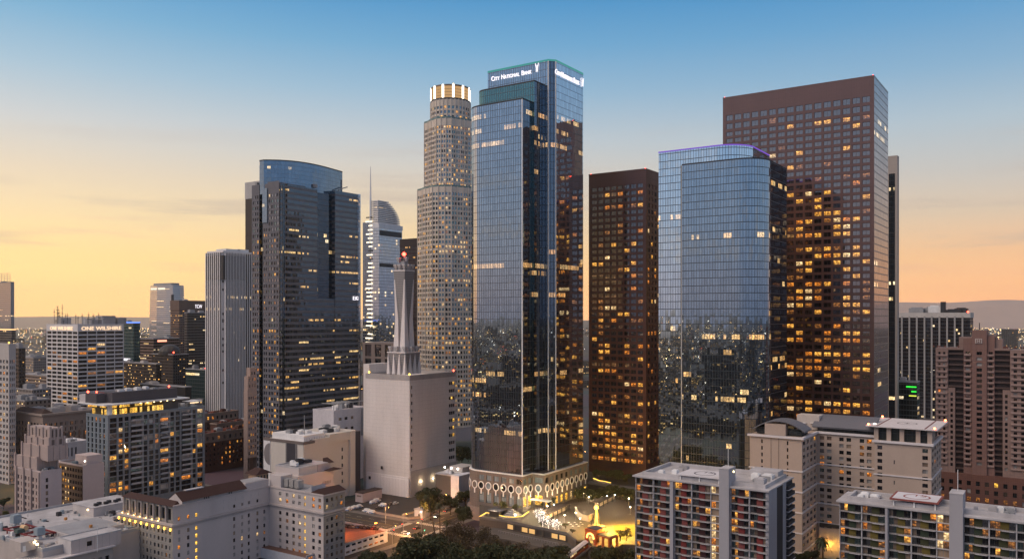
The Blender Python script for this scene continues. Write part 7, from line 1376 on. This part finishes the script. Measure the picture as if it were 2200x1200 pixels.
def palm(px, py, z, h, label, lean=(0, 0), fr=24, fl=2.6):
    e = thing('palm_tree', label, 'palm', gnd(px, py, z)); rg = random.Random(px); m = MB(); t = (lean[0], lean[1], h); m.tube([(0, 0, -.3), (lean[0]*.4, lean[1]*.4, h*.5), t], [.38, .27, .22], 7); m.build('trunk', BARK, e); c = MB()
    for k in range(fr):
        a = rg.uniform(0, 6.28); el = rg.uniform(-.5, 1.1); L = fl*rg.uniform(.8, 1.15); pr = None
        for s in range(6):
            f0, f1 = s/6, (s+1)/6; P = lambda f: Vector(t)+Vector((cos(a)*L*f*cos(el*(1-f*.4)), sin(a)*L*f*cos(el*(1-f*.4)), L*(f*sin(el)-f*f*.75))); w = .42*(1-abs(f0-.4)); sv = Vector((-sin(a), cos(a), -.25))*w; A, B_ = P(f0), P(f1); c.face([tuple(A-sv), tuple(B_-sv*.8), tuple(B_), tuple(A)]); c.face([tuple(A), tuple(B_), tuple(B_+sv*.8-Vector((0, 0, .2*w))), tuple(A+sv-Vector((0, 0, .2*w)))])
    for k in range(16): a = rg.uniform(0, 6.28); c.face([(t[0]+.25*cos(a), t[1]+.25*sin(a), h), (t[0]+.7*cos(a+.3), t[1]+.7*sin(a+.3), h-.9), (t[0]+.45*cos(a), t[1]+.45*sin(a), h-2.4)])
    c.build('crown', LEAF, e)
palm(938, 1168, 0, 23, 'tallest palm with a leaning trunk before the big dark tree', (-5, 2)); palm(946, 1170, 0, 20, 'second tall palm, upright, right of the leaning palm', (-.5, .5)); palm(1768, 1200, 5, 8.5, 'stout palm between two golden uplights in the hotel courtyard', (0, 0), 40, 3.6); palm(958, 1182, 0, 14, 'shorter palm near the crosswalk', (.5, 0))

# ================================================================== vehicles
GLASSC = pane('car_glass', f0=.2, frame=(.02, .02, .02), bars=0, fw=.02); TYRE = plain('tyre', (.02, .02, .02), .9)
CARC = {k: plain('car_'+k, c, .3, .02, .05, spec=.7) for k, c in dict(white=(.7, .7, .7), black=(.02, .02, .022), silver=(.35, .36, .38), red=(.3, .03, .025), blue=(.05, .14, .32), grey=(.12, .12, .13)).items()}
HL = emit('headlight', (1, .93, .8), 26.); TL = emit('taillight', (1, .05, .03), 8.)
def car_proto(col, van=False, lit=False):
    e = thing('parked_car', 'car', 'van' if van else 'car'); L, W, hb, ht = (5.2, 1.95, 1.1, 2.1) if van else (4.5, 1.8, .85, 1.42)
    m = MB(); m.hull8([(-L/2+.05, -W/2, .3), (L/2-.05, -W/2, .3), (L/2-.05, W/2, .3), (-L/2+.05, W/2, .3)], [(-L/2, -W/2+.06, hb), (L/2-.1, -W/2+.06, hb-.1), (L/2-.1, W/2-.06, hb-.1), (-L/2, W/2-.06, hb)]); m.build('body', CARC[col], e)
    a, c = (-L/2+.1, L/2-1.1) if van else (-L/2+.7, L/2-1.2); m = MB(); m.hull8([(a, -W/2+.1, hb-.02), (c, -W/2+.1, hb-.06), (c, W/2-.1, hb-.06), (a, W/2-.1, hb-.02)], [(a+.25, -W/2+.22, ht-.12), (c-.6, -W/2+.22, ht-.12), (c-.6, W/2-.22, ht-.12), (a+.25, W/2-.22, ht-.12)]); m.build('cabin_glass', CARC[col] if van else GLASSC, e)
    m = MB(); m.box(a+.2, c-.55, -W/2+.2, W/2-.2, ht-.12, ht); m.build('roof', CARC[col], e)
    if van: m = MB(); m.box(-L/2-.02, L/2-2., -W/2-.03, W/2+.03, .45, .95); m.build('side_stripe', CARC['blue'], e)
    for x in (-L/2+.85, L/2-.9):
        for y in (-W/2+.1, W/2-.1): m = MB(); m.tube([(x, y-.12, .33), (x, y+.12, .33)], .33, 10); m.build('wheel', TYRE, e)
    for y in (-W/2+.3, W/2-.3):
        m = MB(); m.box(L/2-.12, L/2-.03, y-.16, y+.16, .55, .72); m.build('headlight', HL if lit else WHITEM, e); m = MB(); m.box(-L/2-.03, -L/2+.08, y-.16, y+.16, .6, .76); m.build('taillight', TL if lit else CARC['red'], e)
    return e
CP = {}
def car(px, py, z, ang, col, label, van=False, lit=False, group=None, name=None):
    k = (col, van, lit); e = CP[k] if k not in CP else None
    pass
def put_car(px, py, z, ang, col, label, van=False, lit=False, group=None):
    k = (col, van, lit)
    if k in CP: e = copy_tree(CP[k])
    else: e = CP[k] = car_proto(col, van, lit)
    e.name = ('moving_car' if lit else 'parked_van' if van else 'parked_car'); e.location = gnd(px, py, z); e.rotation_euler = (0, 0, ang); tag(e, label, 'van' if van else 'car', group)
aR, aL = ROT, ROT+pi/2; g1 = 'vehicles in the car park'
for px, py, a, c, v, t in ((750, 1095.5, aR+.2, 'white', 1, 'white van with a blue side at the left end of the van row'), (761, 1092.5, aR+.2, 'white', 1, 'second white and blue van from the left in the van row'), (772, 1090, aR+.2, 'white', 1, 'third white and blue van in the van row'), (802, 1081, aR, 'white', 1, 'white and blue van near the pale shed'), (810, 1077, aR, 'white', 1, 'white and blue van touching the shed end'), (822, 1087, aL, 'white', 1, 'white van standing alone mid car park'), (814, 1092, aL, 'black', 0, 'black car beside the lone white van'), (841, 1083, aR, 'black', 0, 'black car before the exchange wall'), (849.5, 1082, aR, 'white', 0, 'white car right of the black car by the exchange wall'), (787, 1099, aL, 'white', 1, 'left of two white vans parked nose out'), (797, 1102, aL, 'white', 1, 'right of two white vans parked nose out')): put_car(px, py, 0.01, a, c, t, bool(v), False, g1)
g2 = 'cars on the parking deck roof'
for k, (px, py, c) in enumerate(((750, 1131, 'black'), (757, 1131.5, 'grey'), (765, 1132, 'silver'), (773, 1132.5, 'blue'), (781, 1133, 'black'), (789, 1134, 'grey'), (797, 1134.8, 'black'), (805, 1135.5, 'red'), (813, 1136.5, 'black'))): put_car(px, py, dkz, aR-.1, c, 'dark %s car in the row on the orange-lit deck, %s' % (c, ('leftmost', 'second from the left', 'third from the left', 'fourth from the left', 'at the middle', 'just right of the middle', 'third from the right', 'second from the right', 'nearest the lamp')[k]), False, False, g2)
for px, py, z, a, c, t, l in ((871, 1146, .01, aL+pi, 'white', 'white car with bright headlights on the crosswalk', 1), (896, 1135, .01, aR, 'black', 'dark car with tail lights entering the side street', 1), (1280, 1001, 15.02, aL, 'white', 'white car on the upper street left of the lamp', 1), (1298, 1003.5, 15.02, aL+pi, 'silver', 'silver car on the upper street', 1), (1334, 1007.5, 15.02, aL, 'red', 'red car with glowing tail lights on the upper street', 1), (1312, 1001.5, 15.02, aL, 'black', 'dark car in the far lane of the upper street', 1), (960, 1098, .01, aR, 'grey', 'grey car on the side street behind the palms', 1), (940, 1110, .01, aR+pi, 'black', 'dark car coming down the side street', 1), (1274, 1012, 15.02, aL, 'white', 'white car turning by the podium corner', 1)): put_car(px, py, z, a, c, t, False, bool(l))

# ================================================================== lamps and signals
def lamp_proto(h, arm, head, glow):
    e = thing('street_lamp', 'lamp', 'street lamp'); m = MB(); m.tube([(0, 0, 0), (0, 0, h*.5), (0, 0, h)], [.13, .1, .08], 6); m.build('pole', GREYM, e)
    if arm: m = MB(); m.tube([(0, 0, h-.1), (arm*.5, 0, h+.35), (arm, 0, h+.3)], .06, 5); m.build('arm', GREYM, e); m = MB(); m.box(arm-.45, arm+.25, -.16, .16, h+.18, h+.36); hd = m.build('lamp_head', DARKM, e); m = MB(); m.box(arm-.35, arm+.15, -.12, .12, h+.08, h+.175); m.build('lens', glow, hd)
    else: m = MB(); m.lathe((0, 0, h), [(.05, 0), (.34, .2), (.34, .5), (.05, .7)], 8); m.build('globe', glow, e)
    return e
SOD = emit('sodium_lens', (1, .5, .12), 30.); GLB = emit('globe_glow', (1, .84, .6), 14.)
lp, gp = None, None
def street_lamp(px, py, z, a, label):
    global lp
    if lp is None: lp = e = lamp_proto(9, 2.4, True, SOD)
    else: e = copy_tree(lp)
    e.location = gnd(px, py, z); e.rotation_euler = (0, 0, a); tag(e, label, 'street lamp', 'street lamps along the two streets')
for px, py, a, t in ((866, 1139, aL+pi, 'street lamp at the corner of the car park by the crosswalk'), (828, 1124, aL+pi, 'street lamp beside the low wall left of the crossing'), (914, 1118, aR-pi/2, 'street lamp before the white lot building'), (952, 1094, aR-pi/2, 'street lamp along the side street behind the palms'), (843, 1170, aR, 'street lamp at the rounded corner of the parking deck'), (985, 1082, aR-pi/2, 'street lamp near the bare-trunk round tree'), (905, 1162, aR+pi/2, 'street lamp across the crossing from the deck')): street_lamp(px, py, .13, a, t)
for px, py, z, t in ((1330, 1006, 15.1, 'tall street lamp on the upper street before the shorter brown tower'), (1264, 1000, 15.1, 'street lamp on the upper street at the podium corner')): street_lamp(px, py, z, aL, t)
for k, (px, py) in enumerate(((1254, 1073), (1270, 1074), (1260, 1078), (1278, 1077), (1292, 1080), (1304, 1079), (1321, 1077), (1265, 1082), (1190, 1099), (1351, 1085), (1237, 1117), (1196, 1134), (1354, 1104), (1213, 1122), (1246, 1130), (1176, 1102))):
    if gp is None: gp = e = lamp_proto(3.6, 0, False, GLB)
    else: e = copy_tree(gp)
    e.name = 'globe_lamp'; e.location = gnd(px, py, PZ); tag(e, 'globe lamp post on the plaza, '+('first among the dark trees', 'second among the dark trees', 'low between two dark trees', 'behind the dark tree cluster', 'in the middle of the garden', 'right in the garden', 'rightmost in the garden', 'farthest in the garden', 'before the podium arcade', 'beside the red-panelled block', 'left of the curved fountain', 'at the right end of the string-lit trees', 'near the lit lawn', 'by the long stair roof', 'beside the golden sculpture', 'by the podium entrance')[k], 'lamp post', 'globe lamps on the plaza')
for k, (px, py, c) in enumerate(((864, 1143, 'red'), (846, 1156, 'red'), (907, 1132, 'red'), (912, 1154, 'green'))):
    e = thing('traffic_light', ('traffic light showing red at the car park corner', 'traffic light showing red at the parking deck corner', 'traffic light showing red at the side street mouth', 'traffic light showing green near the palms')[k], 'traffic light', gnd(px, py, .13)); m = MB(); m.tube([(0, 0, 0), (0, 0, 4.6)], .09, 6); m.build('pole', DARKM, e); m = MB(); m.box(-.2, .2, -.2, .2, 3.6, 4.7); h = m.build('signal_head', DARKM, e); m = MB(); z = 4.45 if c == 'red' else 3.8; m.lathe((0, 0, z-.12), [(.05, 0), (.26, .08), (.26, .18), (.05, .26)], 8); m.build('lens', emit('signal_'+c, (1, .06, .04) if c == 'red' else (.1, 1, .5), 12.), h)
def tablechairs(px, py, label):
    e = thing('cafe_table', label, 'table', gnd(px, py, PZ), 0, 'cafe tables on the plaza'); m = MB(); m.lathe((0, 0, .7), [(.02, 0), (.55, .01), (.55, .05), (.02, .06)], 10); m.build('table_top', WHITEM, e); m = MB(); m.tube([(0, 0, 0), (0, 0, .7)], .05, 5); m.build('leg', DARKM, e)
for k in range(8): tablechairs(1222+k*4.2, 1124+(k % 3)*4, 'round cafe table on the plaza, '+('nearest the stair roof', 'second from the stair roof', 'third along', 'in the middle of the tables', 'just past the middle', 'third from the fountain', 'second from the fountain', 'nearest the fountain')[k])
# light from the lamps the photograph shows
def lamp(x, y, z, w, c, r=.3):
    l = bpy.data.lights.new('lamp_light', 'POINT'); l.energy = w; l.color = c; l.shadow_soft_size = r; o = bpy.data.objects.new('lamp_light', l); COL.objects.link(o); o.location = (x, y, z)
SO = (1, .45, .14); GO = (1, .55, .08); WA = (1, .75, .42); OR = (1, .2, .03)
def lampg(px, py, z, up, w, c): p = gnd(px, py, z); lamp(p[0], p[1], z+up, w, c)
for px, py in ((868, 1142), (830, 1126), (914, 1122), (950, 1098), (846, 1166), (985, 1086), (900, 1158), (880, 1150)): lampg(px, py, 0, 8.5, 9000 if px not in (830, 914, 868) else 4500, SO)
for px, py, w in ((1288, 1134, 3000), (1312, 1134, 6000), (1334, 1146, 5600), (1308, 1164, 2000), (1262, 1138, 2200), (1352, 1130, 5200)): lampg(px, py, PZ, 6, w*4., GO)
for px, py, w in ((1165, 1112, 2600), (1186, 1130, 2600), (1205, 1112, 1400), (1140, 1096, 1600), (1240, 1100, 1600), (1268, 1086, 700), (1322, 1090, 600), (1190, 1088, 1400), (1060, 1110, 700), (1120, 1108, 900), (1225, 1130, 1500)): lampg(px, py, PZ, 4.5, w*2.2, WA)
lampg(1287, 1166, PZ, 3, 1600, OR)
x, y = DK.w(dkx-6, 7); lamp(x, y, dkz+4.6, 3200, OR); x, y = DK.w(dkx-16, 14); lamp(x, y, dkz+4.6, 2600, OR); x, y = DK.w(12, 12); lamp(x, y, dkz+4.2, 900, OR)
for u in (.2, .46, .70): x, y = XB.w(xxr*u+.3, -2.2); lamp(x, y, 8.6, 500, WA)
for yy in (-6, -12, -17): x, y = HB.w(hxw-1.6, yy); lamp(x, y, 1.5+5, 900, GO)
x, y = NR.w(*NR.lamp); lamp(x-.6, y-.6, nrz+2.6, 260, WA); lampg(1300, 1012, 15, 7, 2400, WA); lampg(1275, 1004, 15, 7, 2000, WA); lampg(1335, 1008, 15, 7, 2400, SO); lampg(10, 1075, 0, 7, 2600, SO); lampg(25, 1050, 0, 7, 1800, SO)
for k in range(8): x, y = BX.w(.2, bxyl-1.-(bxyl-3.4)*k/8-.6); lamp(x, y, bxz+.9, 70, GO, .1) if k < 7 else None
for k in range(10): x, y = BX.w(-1.5, bxyl-.6-(bxyl-1.2)*k/9); lamp(x, y, bxz-2., 24, GO, .15)
x, y = BX.w(bx1-3, -10); lamp(x, y, 3, 700, WA); lampg(980, 1026, 1, 5, 900, WA); lampg(965, 1030, 1, 5, 700, WA)

# ================================================================== the far city, hills, air, sky
def far_city():
    rg = random.Random(21); m = MB(); L_ = MB()
    cm = g_pun('pun_far', (.04, .036, .035), (.015, .015, .015), .12, pu=5, pv=4, wu=2.4, wv=2., lits=2.4)
    def addbox(x, y, w, d, h):
        i = len(m.v); c, s = RD[1], RD[0]
        q = [(-w, -d), (w, -d), (w, d), (-w, d)]; q = [(x+a*RD[0]+b_*LD[0], y+a*RD[1]+b_*LD[1]) for a, b_ in q]; q = q[::-1] if (q[1][0]-q[0][0])*(q[2][1]-q[1][1])-(q[1][1]-q[0][1])*(q[2][0]-q[1][0]) < 0 else q
        m.v += [(*p, 0) for p in q]+[(*p, h) for p in q]; u = rg.uniform(0, 900)
        for k in range(4):
            j = (k+1) % 4; m.f.append([i+k, i+j, i+4+j, i+4+k]); m.uv.append([(u, 0), (u+2*w, 0), (u+2*w, h), (u, h)]); m.mi.append(0)
        m.f.append([i+4, i+5, i+6, i+7]); m.uv.append([(0, 0)]*4); m.mi.append(1+rg.randrange(3))
    n = 0
    while n < 5200:
        a = rg.uniform(-pi, pi); r = 250+7800*rg.random()**1.7; x, y = r*sin(a), r*cos(a)
        if y > 0:
            px = CX+F*x/y
            if -300 < px < 2500 and y < (760 if px < 440 else 1250): continue
            if abs(px-1100) < 1700 and y < 700: continue
        h = rg.choice((6, 7, 8, 10, 12, 14))*rg.uniform(.8, 1.3); 
        if y < -100 or abs(x) > y*1.2:
            if rg.random() < .06 and r > 500: h = rg.uniform(30, 60)
        elif rg.random() < .035 and y > 2500: h = rg.uniform(30, 70)
        addbox(x, y, rg.uniform(7, 28), rg.uniform(7, 28), h); n += 1
    o = m.build('far_city', [cm, plain('far_roof_pale', (.07, .066, .066), .9), plain('far_roof_dark', (.025, .024, .025), .9), plain('far_roof_tan', (.045, .038, .034), .9)]); tag(o, 'far low-rise city spreading to the hills', 'city', None, 'stuff')
    mats = [emit('far_light_warm', (1, .55, .18), 14.), emit('far_light_white', (1, .88, .7), 14.), emit('far_light_red', (1, .12, .05), 10.), emit('far_light_gold', (1, .7, .3), 14.)]
    for k in range(10500):
        a = rg.uniform(-pi, pi); r = 420+7000*rg.random()**1.35
        if k > 8000: a = radians(rg.uniform(24, 34)) if k % 2 else radians(rg.uniform(-33, -20)); r = rg.uniform(2000, 8600)
        x, y = r*sin(a), r*cos(a)
        if y > 0:
            px = CX+F*x/y
            if -300 < px < 2500 and y < (820 if px < 440 else 1300): continue
        s = (.34+r*.0003)*(rg.random()**2*1.1+.65)*(.42 if y > 1000 else 1.); z = rg.uniform(6, 15); i = len(L_.v)
        L_.v += [(x-s, y, z), (x, y-s, z), (x+s, y, z), (x, y+s, z), (x, y, z+s*1.1), (x, y, z-s*1.1)]; mi = rg.choices(range(4), (5, 4, .6, 4))[0]
        for f in ((0, 1, 4), (1, 2, 4), (2, 3, 4), (3, 0, 4), (1, 0, 5), (2, 1, 5), (3, 2, 5), (0, 3, 5)): L_.f.append([i+q for q in f]); L_.uv.append([(0, 0)]*3); L_.mi.append(mi)
    tag(L_.build('city_lights', mats), 'scattered street and house lights of the far city', 'city lights', None, 'stuff')
far_city()
def hills(name, r, base, amp, a0, a1, seed, rgb):
    rg = random.Random(seed); ph = [(rg.uniform(0, 6.28), rg.uniform(4, 34), rg.uniform(.2, 1)) for _ in range(9)]; m = MB(); n = 160; row = []
    for k in range(n+1):
        a = radians(a0+(a1-a0)*k/n); e = sin(pi*k/n)**.4; h = base*e+amp*e*sum(w*sin(f*a*2.2+p)/(1+f*.06) for p, f, w in ph)/3; row.append((a, max(h, 4)))
    for k in range(n):
        for (s0, t0), (s1, t1) in (((.80, 0), (.88, .35)), ((.88, .35), (.94, .72)), ((.94, .72), (1, 1)), ((1, 1), (1.12, 0))):
            q = []
            for (kk, s, t) in ((k, s0, t0), (k+1, s0, t0), (k+1, s1, t1), (k, s1, t1)): a, h = row[kk]; q.append((r*s*sin(a), r*s*cos(a), h*t*(1+.08*sin(kk*1.7+s*40)*(0 < t < 1))))
            m.face(q[::-1], [(p[0], p[1]) for p in q])
    o = m.build(name, plain(name, rgb, .95, .2, .2, noise=.004), None, True); o['kind'] = 'structure'
hills('hills_right', 11400, 300, 62, 12, 60, 4, (.40, .30, .255)); hills('hills_left', 11000, 110, 14, -52, -4, 8, (.40, .31, .24))

def sky():
    w = bpy.data.worlds.new('World'); S.world = w; w.use_nodes = True; nt = w.node_tree; nt.nodes.clear(); out = N(nt, 'ShaderNodeOutputWorld')
    tc = N(nt, 'ShaderNodeTexCoord'); sp = N(nt, 'ShaderNodeSeparateXYZ'); nt.links.new(tc.outputs['Generated'], sp.inputs[0]); X, Y, Z = sp.outputs
    el = M_(nt, 'MULTIPLY', M_(nt, 'ARCSINE', Z), 180/pi/90., clamp=True)          # 0 horizon .. 1 zenith
    def lin(c): return tuple(((v/255+.055)/1.055)**2.4 if v > 10 else v/255/12.92 for v in c)
    def ramp(st): return RAMP(nt, el, [(p/90, tuple(v*k for v in lin(c))) for p, c, k in st])
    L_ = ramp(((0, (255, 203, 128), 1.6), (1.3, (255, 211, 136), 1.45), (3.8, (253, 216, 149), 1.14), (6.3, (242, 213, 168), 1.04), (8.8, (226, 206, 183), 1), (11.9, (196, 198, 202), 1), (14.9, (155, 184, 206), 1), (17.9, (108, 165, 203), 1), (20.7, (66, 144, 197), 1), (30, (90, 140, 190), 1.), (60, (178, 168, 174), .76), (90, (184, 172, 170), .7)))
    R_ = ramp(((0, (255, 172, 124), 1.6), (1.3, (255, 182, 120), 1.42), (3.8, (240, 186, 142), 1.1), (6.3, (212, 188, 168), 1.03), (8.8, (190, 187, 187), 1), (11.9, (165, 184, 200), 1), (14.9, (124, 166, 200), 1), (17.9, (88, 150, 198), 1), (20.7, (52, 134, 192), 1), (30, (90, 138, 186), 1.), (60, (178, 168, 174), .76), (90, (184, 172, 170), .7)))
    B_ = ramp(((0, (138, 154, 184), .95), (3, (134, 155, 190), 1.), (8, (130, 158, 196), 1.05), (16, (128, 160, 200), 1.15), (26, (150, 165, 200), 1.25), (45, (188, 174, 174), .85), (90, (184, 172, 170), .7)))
    az = M_(nt, 'ARCTAN2', X, Y)
    fr = N(nt, 'ShaderNodeMapRange', i={'From Min': -.5, 'From Max': .6}); nt.links.new(az, fr.inputs[0]); fr.clamp = True
    front = MIX(nt, fr.outputs[0], L_, R_)
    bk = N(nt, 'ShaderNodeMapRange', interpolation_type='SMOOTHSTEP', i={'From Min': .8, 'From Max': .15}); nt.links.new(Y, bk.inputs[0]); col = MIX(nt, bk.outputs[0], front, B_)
    # thin drifting cloud streaks low in the sky
    mp = N(nt, 'ShaderNodeMapping', i={'Scale': (2.2, 2.2, 26)}); nt.links.new(tc.outputs['Generated'], mp.inputs[0]); cn = NOISE(nt, mp.outputs[0], 1.6, 5, .55)
    cl = M_(nt, 'MULTIPLY', N_range(nt, cn, .50, .72), M_(nt, 'MULTIPLY', N_range(nt, Z, .035, .075), N_range(nt, Z, .24, .12)))
    col = MIX(nt, M_(nt, 'MULTIPLY', cl, .6), col, (.50, .40, .36))
    st = N(nt, 'ShaderNodeTexSky', sky_type='NISHITA'); st.sun_disc = False; st.sun_elevation = radians(4); st.sun_rotation = radians(-78); st.air_density = 1.2; st.dust_density = 2.
    b1 = N(nt, 'ShaderNodeBackground', i={'Strength': 1.0}); nt.links.new(col, b1.inputs[0]); b2 = N(nt, 'ShaderNodeBackground', i={'Strength': .05}); nt.links.new(st.outputs[0], b2.inputs[0])
    ad = N(nt, 'ShaderNodeAddShader'); nt.links.new(b1.outputs[0], ad.inputs[0]); nt.links.new(b2.outputs[0], ad.inputs[1]); nt.links.new(ad.outputs[0], out.inputs[0])
def N_range(nt, v, a, b):
    n = N(nt, 'ShaderNodeMapRange', interpolation_type='SMOOTHSTEP', i={'From Min': a, 'From Max': b}); nt.links.new(v, n.inputs[0]); return n.outputs[0]
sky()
sun = bpy.data.lights.new('sun', 'SUN'); sun.energy = 2.0; sun.angle = radians(44); sun.color = (1, .82, .66); so = bpy.data.objects.new('sun', sun); COL.objects.link(so)
so.rotation_euler = Vector((-.65, -.29, .70)).to_track_quat('Z', 'Y').to_euler()
HAZE = 4e-5
if HAZE:
    hm, nt, out = newmat('haze'); pv = N(nt, 'ShaderNodeVolumePrincipled', i={'Color': (.97, .92, .86, 1), 'Density': HAZE, 'Anisotropy': .82}); nt.links.new(pv.outputs[0], out.inputs['Volume'])
    m = MB(); m.box(-13000, 13000, -13000, 13000, -2.5, 560); o = m.build('haze', hm); o['kind'] = 'stuff'; tag(o, 'pale evening haze in the air', 'haze')
cam = bpy.data.cameras.new('camera'); co_ = bpy.data.objects.new('camera', cam); COL.objects.link(co_); S.camera = co_
co_.location = (0, 0, H); co_.rotation_euler = (pi/2, 0, 0); cam.sensor_width = 36; cam.lens = 36*F/2200; cam.shift_y = 80/2200; cam.clip_start = 1; cam.clip_end = 60000
S.view_settings.view_transform = 'Standard'; S.view_settings.look = 'None'; S.view_settings.exposure = 0; S.view_settings.gamma = 1
S.render.engine = 'CYCLES'; cy = S.cycles; cy.max_bounces = 6; cy.diffuse_bounces = 2; cy.glossy_bounces = 4; cy.transmission_bounces = 2; cy.volume_bounces = 2; cy.sample_clamp_indirect = 4; cy.caustics_reflective = False; cy.caustics_refractive = False
cy.use_denoising = True
try: cy.denoiser = 'OPENIMAGEDENOISE'; cy.denoising_input_passes = 'RGB_ALBEDO_NORMAL'
except Exception: pass
